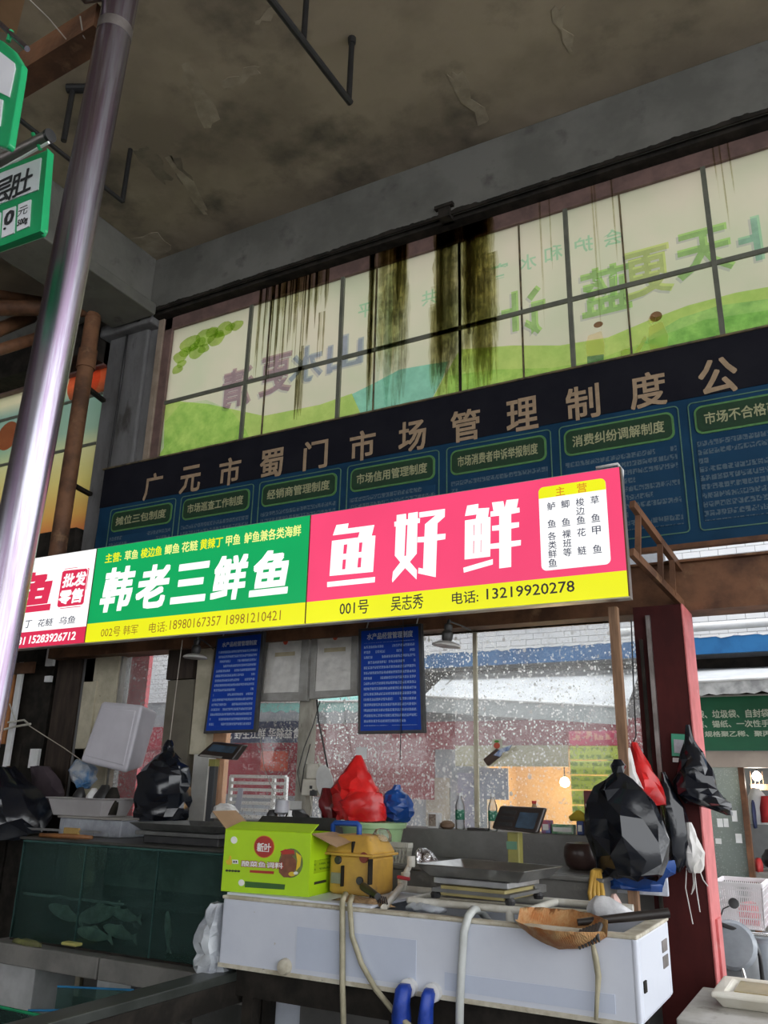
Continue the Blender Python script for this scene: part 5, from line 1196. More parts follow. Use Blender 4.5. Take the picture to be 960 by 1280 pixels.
# fish lying in the tank
FSH = mat('silver_fish', (.62, .68, .58, 1), (.34, .40, .33, 1), s=14, rough=.3, bump=.2, bs=80)
def fish(label, c, L, ang, roll=.3):
    t = thing('fish', label, 'fish', c, 'fish in the glass tank'); M_ = Matrix.Translation(c) @ Matrix.Rotation(ang, 4, 'Y') @ Matrix.Rotation(roll, 4, 'X')
    prof = [(-.5, .01, .02), (-.44, .035, .07), (-.3, .055, .12), (-.1, .06, .145), (.1, .05, .125), (.28, .03, .075), (.36, .018, .045)]
    m_ = MB(); n = 12
    for u, ry, rz_ in prof:
        for j in range(n):
            a_ = 2 * math.pi * j / n; m_.v.append(Vector((u * L, math.cos(a_) * ry * L, math.sin(a_) * rz_ * L)))
    for i in range(len(prof) - 1):
        for j in range(n): m_.f.append((i * n + j, i * n + (j + 1) % n, (i + 1) * n + (j + 1) % n, (i + 1) * n + j))
    m_.f += [tuple(range(n))[::-1], tuple((len(prof) - 1) * n + j for j in range(n))]
    m_.xf(M_).build('fish_body', FSH, t, smooth=True)
    MB().prism([(.34 * L, -.03 * L), (.5 * L, -.13 * L), (.46 * L, 0), (.5 * L, .13 * L), (.34 * L, .03 * L)], -.004, .004).xf(M_).build('tail_fin', FSH, t)
    MB().prism([(-.15 * L, .12 * L), (.05 * L, .19 * L), (.18 * L, .09 * L)], -.003, .003).xf(M_).build('dorsal_fin', FSH, t)
for lab, px, py, Y, L, a_ in (('pale fish floating below the water line by the tank corner', 82, 1142, 4.34, .34, .2), ('pale fish with raised tail in the middle of the tank', 125, 1142, 4.33, .38, -.25), ('small dim fish near the middle glass joint', 158, 1145, 4.36, .26, .1),
                              ('dim fish low under the pale ones', 118, 1168, 4.33, .32, .05), ('dim fish lying low towards the joint', 150, 1166, 4.36, .30, .15), ('fish standing upright behind the far pane', 210, 1165, 4.34, .24, 1.4)):
    fish(lab, at(px, py, Y), L, a_)
# bench beams carrying the tank
for i, (a, b) in enumerate(((ax0 - .1, X(125, 1200, 4.12)), (X(127, 1200, 4.12), ax1 + .3))):
    tag(MB().box(a, b, 4.10, 5.03, .435, .555).build('bench_slab', mat('grey_slab', (.22, .21, .195, 1), (.15, .145, .135, 1), s=4, rough=.7, bump=.1), None, .008),
        ['grey slab under the far half of the glass tank', 'grey slab under the near half of the glass tank'][i], 'slab', 'slabs under the glass tank')
BLKW = mat('white_block', (.52, .52, .52, 1), (.42, .42, .42, 1), s=6, rough=.7)
for i, (a, b) in enumerate((((124, 1202), (136, 1243)), ((140, 1203), (162, 1248)))):
    p, q = at(*a, 4.2), at(*b, 4.2)
    tag(MB().box(p.x, q.x, 4.2, 4.5, 0, .434).build('support_block', BLKW, None, .006), ['narrow white block under the slab joint', 'wider white block beside the slab joint'][i], 'block', 'white blocks under the slabs')
p, q = at(-30, 1205, 4.3), at(40, 1300, 4.3)
tag(MB().box(p.x, q.x, 4.25, 4.6, 0, .434).build('support_block', BLKW, None, .006), 'broad white support under the tank corner at the picture edge', 'block', 'white blocks under the slabs')
SPG = mat('yellow_sponge', (.55, .52, .16, 1), (.45, .40, .12, 1), s=12, rough=.9)
tag(pbox('sponge', SPG, None, (76, 1177), (94, 1184), 4.115, .06, .008), 'yellow sponge on the slab under the tank', 'sponge')
tag(MB().loft([(X(36, 1175, 4.14), 4.14, .5545, .13, .03), (X(36, 1175, 4.14), 4.14, .575, .12, .03), (X(34, 1175, 4.14), 4.14, .585, .08, .02)], 16, .4, 7).build('wet_rag', mat('mossy_rag', (.20, .21, .07, 1), (.12, .12, .05, 1), s=14, rough=.9), smooth=True), 'mossy wet rag at the foot of the glass tank', 'rag')
# lower open glass tank with green and blue rims
lt = thing('glass_tank', 'low open glass tank with green and blue rims', 'tank', (-4.2, 3.5, .2))
GRIM = mat('green_glass_rim', (.02, .30, .13, 1), (.02, .22, .10, 1), s=9, rough=.15); BRIM = mat('blue_glass_rim', (.03, .20, .42, 1), rough=.2)
lz = .42
g1, g2, g3, g4 = atz(-40, 1250, lz), atz(68, 1273, lz), atz(200, 1239, lz), atz(72, 1233, lz)
MB().tube([g1, g2], .008, 6).build('green_rim', GRIM, lt); MB().tube([g2, g3], .008, 6).build('green_rim', GRIM, lt)
MB().tube([g4, g3.lerp(g4, .25)], .006, 6).build('blue_rim', BRIM, lt); MB().tube([atz(35, 1263, lz), atz(100, 1263, lz)], .006, 6).build('blue_rim', BRIM, lt)
for a, b in ((g1, g2), (g2, g3), (g4, g3)):
    dn = Vector((0, 0, lz - .06)); th = Vector((0, .006, 0)); MB().hexa([a - dn, b - dn, b - dn + th, a - dn + th], [a, b, b + th, a + th]).build('glass_side', TGL, lt)
MB().hexa([v_ + Vector((0, 0, .05 - lz)) for v_ in (g1, g2, g3, g4)], [v_ + Vector((0, 0, .2 - lz)) for v_ in (g1, g2, g3, g4)]).build('dark_water', WAT, lt)
# dark drain bench running toward the viewer
dbn = thing('drain_bench', 'dark steel drain bench beside the white tank end', 'bench', (-3.1, 3.3, 0))
e1 = atz(298, 1214, .70)
MB().box(e1.x - .13, e1.x, 2.3, 4.05, .66, .70).build('bench_top', mat('bench_dark_steel', (.05, .055, .05, 1), (.03, .034, .03, 1), s=6, rough=.35), dbn, .004); MB().box(e1.x - .03, e1.x, 2.3, 4.05, .56, .66).build('bench_rail', DARK, dbn)

for y_ in (2.4, 3.95):
    for x in (e1.x - .12, e1.x - .06): MB().box(x, x + .05, y_, y_ + .05, 0, .66).build('bench_leg', DARK, dbn)
tag(MB().box(-2.78, -2.05, 4.0, 4.04, 0, .52).build('splash_panel', mat('pale_panel', (.50, .53, .60, 1), (.42, .45, .52, 1), s=4, rough=.5)), 'pale panel in the dark under the white tank', 'panel')

# ------------------------------------------------------------------ plastic bags
def plastic(name, c, rough=.22, c2=None, bump=.7, bs=9, tr=0):
    return mat(name, c, c2 or sc(c, .7), s=8, rough=rough, bump=bump * .25, bs=bs, spec=.6)
PBLK = plastic('black_bin_plastic', (.008, .010, .016, 1), .14, bump=.3, bs=12); PRED = plastic('red_bag_plastic', (.72, .018, .018, 1), .3, (.50, .008, .01, 1), .6, 8); PBLU = plastic('blue_bag_plastic', (.01, .07, .30, 1), .3, (.006, .04, .18, 1)); PCLR = plastic('clear_bag_plastic', (.52, .55, .58, 1), .2, (.34, .36, .40, 1), .9, 12); PWHT = plastic('white_bag_plastic', (.72, .70, .68, 1), .35, (.55, .53, .50, 1), .8, 10)
def bag(label, spans, Y, ry, m_, wob=.12, seed=1, folds=.05, nf=7, name='plastic_bag', n=36, flat=1.0, group=None, smooth_=True, crumple=.09, nn=13, sharp=.42, sub_=2):
    rs = []
    for py, xl, xr in spans:
        p_, q_ = at(xl, py, Y), at(xr, py, Y); rs.append(((p_.x + q_.x) / 2, Y, p_.z, max((q_.x - p_.x) / 2, .004), 0))
    mxr = max(r_[3] for r_ in rs)
    rr = []
    for i in range(len(rs) - 1):          # in-between rings
        for k in range(sub_):
            t_ = k / sub_; a_, b_ = rs[i], rs[i + 1]; rx = a_[3] + (b_[3] - a_[3]) * t_
            rr.append((a_[0] + (b_[0] - a_[0]) * t_, Y, a_[2] + (b_[2] - a_[2]) * t_, rx, max(.006, ry * (rx / mxr) ** .8)))
    b_ = rs[-1]; rr.append((b_[0], Y, b_[2], b_[3], max(.006, ry * (b_[3] / mxr) ** .8)))
    n = nn; mb = MB().loft(rr, n, wob, seed, 1.6, True, folds, nf)
    rg = random.Random(seed * 7 + len(label))
    for i_, v_ in enumerate(mb.v):        # crumple: shift neighbouring points unevenly so the film breaks into facets
        r_ = rr[i_ // n]; k_ = crumple * min(r_[3], ry + .02)
        v_.x += rg.uniform(-k_, k_); v_.y += rg.uniform(-k_, k_) * 1.3; v_.z += rg.uniform(-k_, k_) * .8
    mb.f = [t for f_ in mb.f for t in ([(f_[0], f_[1], f_[2]), (f_[0], f_[2], f_[3])] if len(f_) == 4 and rg.random() < .5 else [(f_[0], f_[1], f_[3]), (f_[1], f_[2], f_[3])] if len(f_) == 4 else [f_])]
    o_ = mb.build(name, m_)
    if smooth_: 
        for p_ in o_.data.polygons: p_.use_smooth = True
        o_.data.set_sharp_from_angle(angle=sharp)
    return tag(o_, label, 'bag', group)
bag('big black plastic bag hanging on the timber post', [(949, 768, 776), (957, 764, 782), (966, 765, 780), (974, 758, 790), (985, 745, 806), (1000, 735, 820), (1020, 735, 828), (1045, 738, 832), (1070, 742, 833), (1088, 748, 832), (1096, 770, 824)], 4.46, .13, PBLK, .12, 3, .06, 5, group='black bags by the column', nn=13, sub_=1, crumple=.13, sharp=.3)
bag('slim black bag hanging against the maroon column', [(965, 826, 832), (985, 824, 842), (1010, 826, 856), (1040, 832, 862), (1065, 836, 862), (1082, 842, 856), (1090, 846, 851)], 4.80, .07, PBLK, .14, 5, .06, 5, group='black bags by the column')
bag('black bag with a pointed corner on the column edge', [(906, 857, 862), (925, 855, 868), (940, 852, 878), (960, 847, 888), (978, 843, 896), (992, 845, 904), (1003, 858, 912), (1012, 890, 915), (1019, 908, 916)], 4.80, .08, PBLK, .12, 8, .05, 5, group='black bags by the column')
bag('white net bag dangling below the slim black bag', [(1028, 858, 864), (1045, 854, 872), (1065, 852, 880), (1080, 856, 880), (1090, 860, 876)], 4.82, .05, PWHT, .2, 9, .1, 9)
st_ = thing('loose_strings', 'white torn strings dangling from the net bag', 'string', at(866, 1090, 4.82))
for a in ([(858, 1085), (857, 1110), (862, 1135), (866, 1155)], [(866, 1088), (867, 1105), (865, 1115)], [(868, 1088), (871, 1115), (875, 1140)], [(874, 1086), (879, 1100), (885, 1108)], [(869, 1090), (868, 1110), (864, 1118)]):
    MB().tube([at(*q_, 4.82) for q_ in a], .0028, 5).build('string', PWHT, st_)
bag('small red and white bag tied behind the black bag', [(928, 789, 796), (945, 788, 806), (965, 787, 818), (985, 790, 828), (1005, 800, 832)], 4.72, .06, PRED, .15, 4, .08, 7)
bag('pale bag folded against the red and white bag', [(935, 783, 788), (955, 779, 793), (975, 778, 800), (990, 782, 806)], 4.62, .03, PWHT, .2, 6, .08, 7)
bag('blue plastic bag under the big black bag', [(1070, 742, 838), (1085, 746, 842), (1100, 758, 830), (1110, 762, 826)], 4.58, .07, PBLU, .15, 2, .07, 7)
tw = MB(); p, q = at(745, 1088, 4.68), at(836, 1121, 4.68)
tag(MB().box(p.x, q.x, 4.68, 4.70, q.z, p.z + .05).build('white_towel', mat('white_cloth', (.66, .68, .74, 1), (.56, .58, .64, 1), s=8, rough=.9, bump=.3, bs=30), None, .006), 'white cloth hanging below the blue bag', 'cloth')
rd = thing('tied_bag', 'red plastic shopping bag standing on the green bucket', 'bag', at(450, 1026, 4.66))
rb = [(944, 445, 451), (955, 438, 456), (970, 428, 463), (985, 418, 470), (1000, 419, 476), (1012, 421, 479), (1024, 426, 479)]
def bagpart(spans, Y, ry, m_, par, wob, seed, folds, nf, nm):
    b_ = bag('x', spans, Y, ry, m_, wob, seed, folds, nf, crumple=.07, nn=18, sharp=.55); 
    for k in ('label', 'category'): del b_[k]
    b_.name = nm; b_.parent = par; b_.location = ORG[b_] - ORG[par]; return b_
bagpart(rb, 4.66, .13, PRED, rd, .08, 4, .05, 5, 'bag_body')
bagpart([(990, 440, 478), (1002, 426, 479), (1014, 428, 481), (1025, 432, 480)], 4.56, .08, PRED, rd, .08, 6, .03, 5, 'bag_flap')
bag('dark red bag slumped beside the electric box', [(985, 404, 412), (1000, 400, 420), (1015, 402, 424), (1026, 408, 424)], 4.72, .06, plastic('dark_red_plastic', (.16, .012, .015, 1)), .15, 7, .06, 5)
bag('knotted blue plastic bag beside the red bag', [(981, 494, 500), (987, 491, 501), (993, 483, 509), (1003, 478, 514), (1013, 478, 515), (1021, 482, 512), (1027, 486, 508)], 4.72, .10, PBLU, .16, 5, .07, 7, crumple=.09, nn=18, sharp=.55)
bag('black plastic bag hanging on a string by the cream post', [(925, 209, 214), (934, 204, 216), (940, 203, 217), (948, 194, 224), (958, 182, 232), (970, 176, 236), (990, 175, 235), (1010, 174, 232), (1026, 172, 228)], 4.80, .13, PBLK, .07, 6, .05, 5)
tag(MB().tube([at(228, 800, 4.84), at(219, 870, 4.82), at(212, 927, 4.80)], .0035, 6).build('hanging_string', MATS['old_string']), 'thin string holding the black bag by the cream post', 'string')
bag('clear plastic bag crumpled at the white tank end', [(1128, 266, 280), (1145, 258, 278), (1160, 250, 277), (1175, 246, 277), (1190, 250, 278), (1205, 246, 280), (1218, 252, 284), (1224, 262, 286)], 3.60, .07, PCLR, .3, 4, .12, 9)
bag('clear bag with blue paper behind the foam box', [(950, 96, 112), (962, 90, 118), (975, 92, 118), (985, 98, 112)], 5.0, .08, plastic('blue_paper_bag', (.42, .44, .46, 1), .3, (.05, .16, .34, 1)), .2, 3, .08, 7)
bag('black bag heaped at the far end of the tank', [(958, -10, 14), (985, -30, 40), (1010, -40, 52), (1035, -40, 50), (1047, -40, 40)], 4.72, .22, PBLK, .15, 4, .06, 7)
bag('dark purple apron hanging by the dark board', [(958, 40, 62), (975, 42, 76), (990, 42, 80), (1008, 44, 76)], 5.08, .06, mat('purple_cloth', (.075, .055, .065, 1), (.05, .035, .045, 1), s=6, rough=.9), .08, 2, .08, 7, name='apron')
bag('dark wet sacks stacked behind the basin', [(1004, 40, 120), (1025, 40, 150), (1048, 40, 155)], 5.06, .08, mat('wet_sack', (.012, .011, .010, 1), rough=.5), .08, 8, .04, 7, name='wet_sack')
# ------------------------------------------------------------------ tilted foam box
FOAM = mat('foam_lilac_white', (.60, .58, .63, 1), (.54, .52, .57, 1), s=3, rough=.6)
fb = MB(); Yf = 4.78
fr_ = [at(*v_, Yf) for v_ in ((127, 876), (178, 881), (158, 967), (99, 952))]
bk = [at(*v_, Yf + .36) for v_ in ((148, 888), (198, 890), (178, 960), (130, 952))]
fx = thing('foam_box', 'tilted lilac white foam box leaning on the cream post', 'box', fr_[3])
fb.hexa(fr_, bk); fb.build('box_shell', FOAM, fx, .03, seg=4)
MB().hexa([v_ + Vector((0, -.004, 0)) for v_ in [fr_[i].lerp(fr_[(i + 2) % 4], .10) for i in range(4)]], [v_ + Vector((0, .02, 0)) for v_ in [fr_[i].lerp(fr_[(i + 2) % 4], .10) for i in range(4)]]).build('base_panel', FOAM, fx, .008)
tag(MB().tube([at(36, 907, 4.9), at(80, 935, 5.0), at(104, 952, 4.9)], .004, 6).build('tie_rope', MATS['old_string']), 'rope tied to the tilted foam box', 'rope')
hg = thing('plastic_hanger', 'white plastic hook rack beside the steel post', 'hanger', at(20, 910, 5.1))
MB().tube([at(4, 912, 5.1), at(20, 908, 5.08), at(38, 905, 5.06)], .010, 8).build('hanger_arm', PVC, hg); MB().tube([at(10, 903, 5.14), at(30, 900, 5.12), at(36, 905, 5.08)], .008, 8).build('hanger_arm', PVC, hg); MB().tube([at(20, 903, 5.12), at(12, 880, 5.16)], .006, 8).build('hanger_stem', PVC, hg)
# ------------------------------------------------------------------ things on top of the glass tank
tp = az1 + .012
tag(MB().box(ax0 - .05, ax1 + .1, ay0 + .0, ay1 + .02, tp - .003, tp + .013).build('tank_board', mat('wet_board', (.06, .058, .052, 1), (.035, .034, .03, 1), s=6, rough=.4), None, .004), 'dark wet board lying across the glass tank', 'board')
tp += .014
CRT = mat('bluish_crate', (.36, .38, .42, 1), (.26, .27, .30, 1), s=8, rough=.5)
cr = thing('plastic_crate', 'low bluish white crate under the grey basin', 'crate', at(112, 1046, 4.62))
p, q = at(72, 1046, 4.55), at(152, 1028, 4.55); zc0 = tp
MB().box(p.x, q.x, 4.55, 4.95, zc0, zc0 + .115).build('crate_body', CRT, cr, .008); MB().box(p.x - .015, q.x + .02, 4.535, 4.96, zc0 + .115, zc0 + .13).build('crate_lid', mat('grey_lid', (.30, .28, .26, 1), rough=.5), cr, .004)
for i in range(4): MB().box(p.x + .05 + i * .15, p.x + .055 + i * .15, 4.546, 4.552, zc0, zc0 + .11).build('crate_rib', CRT, cr)
bs_ = thing('basin', 'grey white plastic basin full of dark things', 'basin', (X(112, 1020, 4.7), 4.72, zc0 + .13))
bxc = X(110, 1015, 4.7); zb_ = zc0 + .13; BSN = mat('basin_grey', (.42, .40, .40, 1), (.36, .34, .34, 1), s=4, rough=.45)
o4 = lambda hx, hy, z: [Vector((bxc - hx, 4.72 - hy, z)), Vector((bxc + hx, 4.72 - hy, z)), Vector((bxc + hx, 4.72 + hy, z)), Vector((bxc - hx, 4.72 + hy, z))]
R_ = [o4(.24, .13, zb_), o4(.28, .16, zb_ + .115), o4(.295, .175, zb_ + .118), o4(.295, .175, zb_ + .126), o4(.27, .15, zb_ + .124), o4(.235, .125, zb_ + .01)]
m_ = MB(); m_.add(sum(R_, []), [(3, 2, 1, 0)] + [(k * 4 + i, k * 4 + (i + 1) % 4, k * 4 + 4 + (i + 1) % 4, k * 4 + 4 + i) for k in range(5) for i in range(4)] + [(20, 21, 22, 23)])
m_.build('basin_shell', BSN, bs_, .01)
for i, (dx, lab, r) in enumerate(((-.12, 'black ladle bowl poking out of the basin', .055), (.02, 'pale enamel cup in the grey basin', .05), (.13, 'black crumpled net in the grey basin', .075), (.22, 'black rubber lump at the basin corner', .06))):
    c_ = Vector((bxc + dx, 4.70, zb_ + .012)); mm = [BLACKP, WHITEP, BLACKP, DARK][i]
    tag(MB().loft([(c_.x, c_.y, c_.z, r * .8, r * .8), (c_.x, c_.y, c_.z + .08, r, r), (c_.x + .01, c_.y, c_.z + .13, r * .95, r * .8), (c_.x + .015, c_.y, c_.z + .13 + r, r * .4, r * .3)], 16, .12, i + 2).build(['ladle', 'enamel_cup', 'crumpled_net', 'rubber_lump'][i], mm, smooth=True), lab, ['ladle', 'cup', 'net', 'rubber'][i])
kn = thing('knife', 'long knife with orange brown handle on the tank edge', 'knife', at(85, 1052, 4.28))
zk = tp + .012
p, q = at(50, 1056, 4.26), at(112, 1050, 4.26)
MB().tube([(p.x, 4.25, zk), (p.x + .22, 4.26, zk + .003), (q.x, 4.28, zk + .004)], [.014, .017, .012], 10).build('knife_handle', mat('orange_wood', (.32, .13, .035, 1), (.10, .05, .03, 1), s=3, rough=.5), kn, smooth=True)
MB().prism([(p.x - .15, zk + .025), (q.x + .05, zk + .03), (q.x + .05, zk + .045), (p.x - .2, zk + .04)], 4.30, 4.304).build('knife_blade', STEEL, kn)
MB().box(X(80, 1045, 4.3), X(98, 1045, 4.3), 4.29, 4.31, zk + .012, zk + .055).build('knife_tape', mat('ochre_tape', (.40, .26, .08, 1), rough=.6), kn)
# left scale
s1 = thing('platform_scale', 'platform scale with dark steel pan on the glass tank', 'scale', (X(220, 1050, 4.5), 4.5, tp))
p, q = at(170, 1040, 4.35), at(283, 1040, 4.35)
MB().box(p.x + .08, q.x - .05, 4.34, 4.80, tp, tp + .05).build('scale_base', BLACKP, s1, .006); MB().box(p.x + .04, q.x - .02, 4.30, 4.82, tp + .05, tp + .075).build('platform', STEELD, s1, .004)
zz = tp + .078; cxs = (p.x + q.x) / 2
def rp(hx, hy, z): return [Vector((cxs - hx, 4.56 - hy, z)), Vector((cxs + hx, 4.56 - hy, z)), Vector((cxs + hx, 4.56 + hy, z)), Vector((cxs - hx, 4.56 + hy, z))]
pn = MB(); RR = [rp(.30, .24, zz), rp(.37, .29, zz + .045), rp(.362, .282, zz + .047), rp(.296, .236, zz + .006)]
pn.add(sum(RR, []), [(3, 2, 1, 0)] + [(k * 4 + i, k * 4 + (i + 1) % 4, k * 4 + 4 + (i + 1) % 4, k * 4 + 4 + i) for k in range(3) for i in range(4)] + [(12, 13, 14, 15)])
pn.build('pan', STEELD, s1, .006)
xp1 = X(264, 1000, 4.88)
MB().box(xp1 - .028, xp1 + .028, 4.86, 4.90, tp, Z(268, 949, 4.88)).build('scale_post', mat('scale_black_post', (.035, .037, .042, 1), rough=.4), s1, .006)
MB().box(xp1 - .03, xp1 + .03, 4.855, 4.902, Z(268, 958, 4.88), Z(268, 949, 4.88)).build('post_collar', OLV, s1)
f, q = display(s1, [(257, 926), (297, 930), (290, 950), (243, 945)], 4.80, DKB, .08, .07)
w_ = [f(v_, 0) for v_ in sub(q, .12, .88, .18, .6)]; MB().hexa([p_ + Vector((0, -.003, 0)) for p_ in w_], w_).build('display_window', SCRN, s1)
w_ = [f(v_, 0) for v_ in sub(q, .08, .7, .86, .97)]; MB().hexa([p_ + Vector((0, -.004, 0)) for p_ in w_], w_).build('display_lip', GREYM, s1)
MB().box(xp1 - .06, xp1 + .06, 4.80, 4.9, tp + .0, tp + .09).build('post_foot', BLACKP, s1, .004)

# ------------------------------------------------------------------ yellow pump, bucket, basket
CLRB_ = dirty_glass('clear_plastic', (.9, .92, .92, 1), .1, .2, 60)
YEL = mat('scuffed_yellow_plastic', (.55, .32, .055, 1), (.42, .24, .05, 1), s=7, rough=.5, dirt=(.16, .11, .06, 1), ds=9, dlo=.6, dhi=.72)
yz = tz1 + .022
pm = thing('pressure_washer', 'scuffed yellow pump machine with blue handle beside the carton', 'pump', (X(440, 1108, 3.9), 3.95, yz))
xA, xB = X(408, 1090, 3.86), X(467, 1090, 3.86)
def rb_(x0, x1, y0, y1, z0, z1, m_, nm, bv): return MB().box(x0, x1, y0, y1, z0, z1).build(nm, m_, pm, bv, seg=4)
zt1 = Z(440, 1068, 3.86); zt2 = Z(440, 1044, 3.86)
rb_(xA + .01, xB - .01, 3.86, 4.10, yz, zt1, YEL, 'lower_body', .025)
MB().hexa([(xA - .02, 3.85, zt1), (xB, 3.85, zt1), (xB, 4.11, zt1), (xA - .02, 4.11, zt1)], [(xA + .02, 3.89, zt2), (xB - .05, 3.89, zt2), (xB - .05, 4.08, zt2), (xA + .02, 4.08, zt2)]).build('upper_body', YEL, pm, .02, seg=4)
rb_(xA - .022, xB + .004, 3.845, 4.115, zt1 - .008, zt1 + .004, YEL, 'body_seam', .003)
c_ = at(455, 1072, 3.86); MB().lathe(c_ + Vector((0, -.006, 0)), [(.024, 0), (.026, .004), (.026, .03)], 16, (0, 1, 0)).build('pressure_dial', mat('dial_red', (.22, .03, .015, 1), rough=.4), pm)
for px, py in ((423, 1075), (450, 1101)):
    c_ = at(px, py, 3.86); MB().lathe(c_ + Vector((0, -.012, 0)), [(.016, 0), (.02, .006), (.02, .03)], 12, (0, 1, 0)).build('port', BLACKP, pm)
for px_, pa, pb in ((440, 1052, 1066), (462, 1074, 1106), (428, 1082, 1108)):
    x_ = X(px_, (pa + pb) / 2, 3.85); MB().box(x_ - .004, x_ + .004, 3.838 if pa > 1070 else 3.852, 3.875, Z(px_, pb, 3.85), Z(px_, pa, 3.85)).build('body_groove', DARK, pm)
MB().box(xA + .03, xA + .10, 3.852, 3.87, yz + .05, yz + .10).build('rating_plate', GREYM, pm, .003)
HBL = mat('blue_handle', (.012, .07, .33, 1), (.01, .05, .25, 1), s=9, rough=.4)
za, zb2 = Z(430, 1045, 3.95), Z(430, 1029, 3.95); hxa, hxb = X(416, 1040, 3.95), X(449, 1040, 3.95)
MB().tube([(hxa, 3.95, za - .05), (hxa, 3.95, zb2 - .008), (hxa + .012, 3.95, zb2), (hxb - .012, 3.95, zb2), (hxb, 3.95, zb2 - .008), (hxb, 3.95, za - .05)], .014, 10).build('handle', HBL, pm, smooth=True)
MB().lathe((xB - .05, 4.03, zt2 - .03), [(.05, 0), (.05, .03), (.035, .055), (.01, .062)], 18).build('clear_dome', CLRB_, pm, smooth='auto')
br2 = thing('scrub_brush', 'black handled brush lying in front of the yellow pump', 'brush', at(465, 1110, 3.8))
zr = yz + .02
p, q = at(452, 1103, 3.80), at(480, 1122, 3.72)
MB().tube([Vector((p.x, 3.82, zr + .03)), Vector((q.x, 3.66, zr + .012))], [.02, .016], 12).build('brush_handle', BLACKP, br2, smooth='auto')
for i in range(9): MB().bar(Vector((q.x - .06 + i * .012, 3.70 - i * .004, zr + .012)), Vector((q.x - .05 + i * .014, 3.67 - i * .004, zr - .012)), .006, .006).build('bristle', BLACKP, br2)
tag(MB().loft([(X(455, 1120, 3.7), 3.68, yz - .001, .15, .05), (X(456, 1120, 3.7), 3.68, yz + .012, .12, .04), (X(458, 1120, 3.7), 3.68, yz + .02, .05, .02)], 22, .5, 5, 3.0).build('straw_wisp', mat('wet_straw', (.34, .22, .11, 1), (.20, .12, .06, 1), s=20, rough=.8, stretch=(1, 6, 1)), smooth=True), 'wisp of wet straw on the tank in front of the pump', 'straw')
BKG = mat('pale_green_plastic', (.34, .50, .26, 1), (.29, .44, .22, 1), s=5, rough=.4)
bzt = Z(470, 1028, 4.66)
bk_ = thing('bucket', 'pale green plastic bucket under the red bag', 'bucket', (X(470, 1050, 4.66), 4.66, CZ))
bcx = X(466, 1040, 4.66)
MB().lathe((bcx, 4.66, CZ), [(.15, 0), (.155, .02), (.185, bzt - CZ - .03), (.185, bzt - CZ - .028), (.20, bzt - CZ - .028), (.20, bzt - CZ - .004), (.19, bzt - CZ), (.0, bzt - CZ)], 32).build('bucket_body', BKG, bk_, smooth='auto')
MB().lathe((bcx, 4.66, bzt - .012), [(.206, 0), (.206, .014), (.17, .018), (.0, .018)], 32).build('bucket_lid', BKG, bk_, smooth='auto')
def crate(label, x0, x1, y0, y1, z0, z1, mt, nx, nz, flare=.02, group=None, name='basket', t=.004):
    t_ = thing(name, label, 'basket', ((x0 + x1) / 2, (y0 + y1) / 2, z0), group)
    MB().box(x0 + flare, x1 - flare, y0 + flare, y1 - flare, z0, z0 + .006).build('basket_floor', mt, t_)
    rim = MB()
    for a_, b_ in (((x0, y0), (x1, y0)), ((x1, y0), (x1, y1)), ((x1, y1), (x0, y1)), ((x0, y1), (x0, y0))): rim.bar((a_[0], a_[1], z1 - .012), (b_[0], b_[1], z1 - .012), .012, .024)
    rim.build('basket_rim', mt, t_)
    for (ax_, ay_), (bx_, by_), n in (((x0, y0), (x1, y0), nx), ((x1, y0), (x1, y1), max(3, nx // 2)), ((x1, y1), (x0, y1), nx), ((x0, y1), (x0, y0), max(3, nx // 2))):
        side = MB(); cx_, cy_ = (x0 + x1) / 2, (y0 + y1) / 2
        def bt(px_, py_): 
            return (px_ + (flare if px_ < cx_ else -flare) * (1 if abs(px_ - cx_) > .001 else 0), py_ + (flare if py_ < cy_ else -flare))
        for i in range(n + 1):
            u = i / n; px_, py_ = ax_ + (bx_ - ax_) * u, ay_ + (by_ - ay_) * u
            dx = (cx_ - px_); dy = (cy_ - py_); k = flare / max(abs(dx), abs(dy), 1e-6)
            side.bar((px_ + dx * k, py_ + dy * k, z0), (px_, py_, z1 - .02), .007, .004)
        for j in range(nz):
            w_ = (j + .5) / nz; k = flare * (1 - w_)
            f_ = lambda px_, py_: (px_ + (k if px_ < cx_ else -k), py_ + (k if py_ < cy_ else -k))
            a1, b1_ = f_(ax_, ay_), f_(bx_, by_); z = z0 + (z1 - .02 - z0) * w_
            side.bar((a1[0], a1[1], z), (b1_[0], b1_[1], z), .004, .008)
        side.build('basket_side', mt, t_)
    return t_
p, q = at(462, 1088, 4.42), at(511, 1054, 4.42)
crate('off white plastic basket under the green bucket edge', X(455, 1060, 4.42), q.x, 4.40, 4.46, CZ, q.z, mat('off_white_plastic', (.58, .57, .50, 1), (.50, .48, .42, 1), s=6, rough=.5), 14, 3, .012)

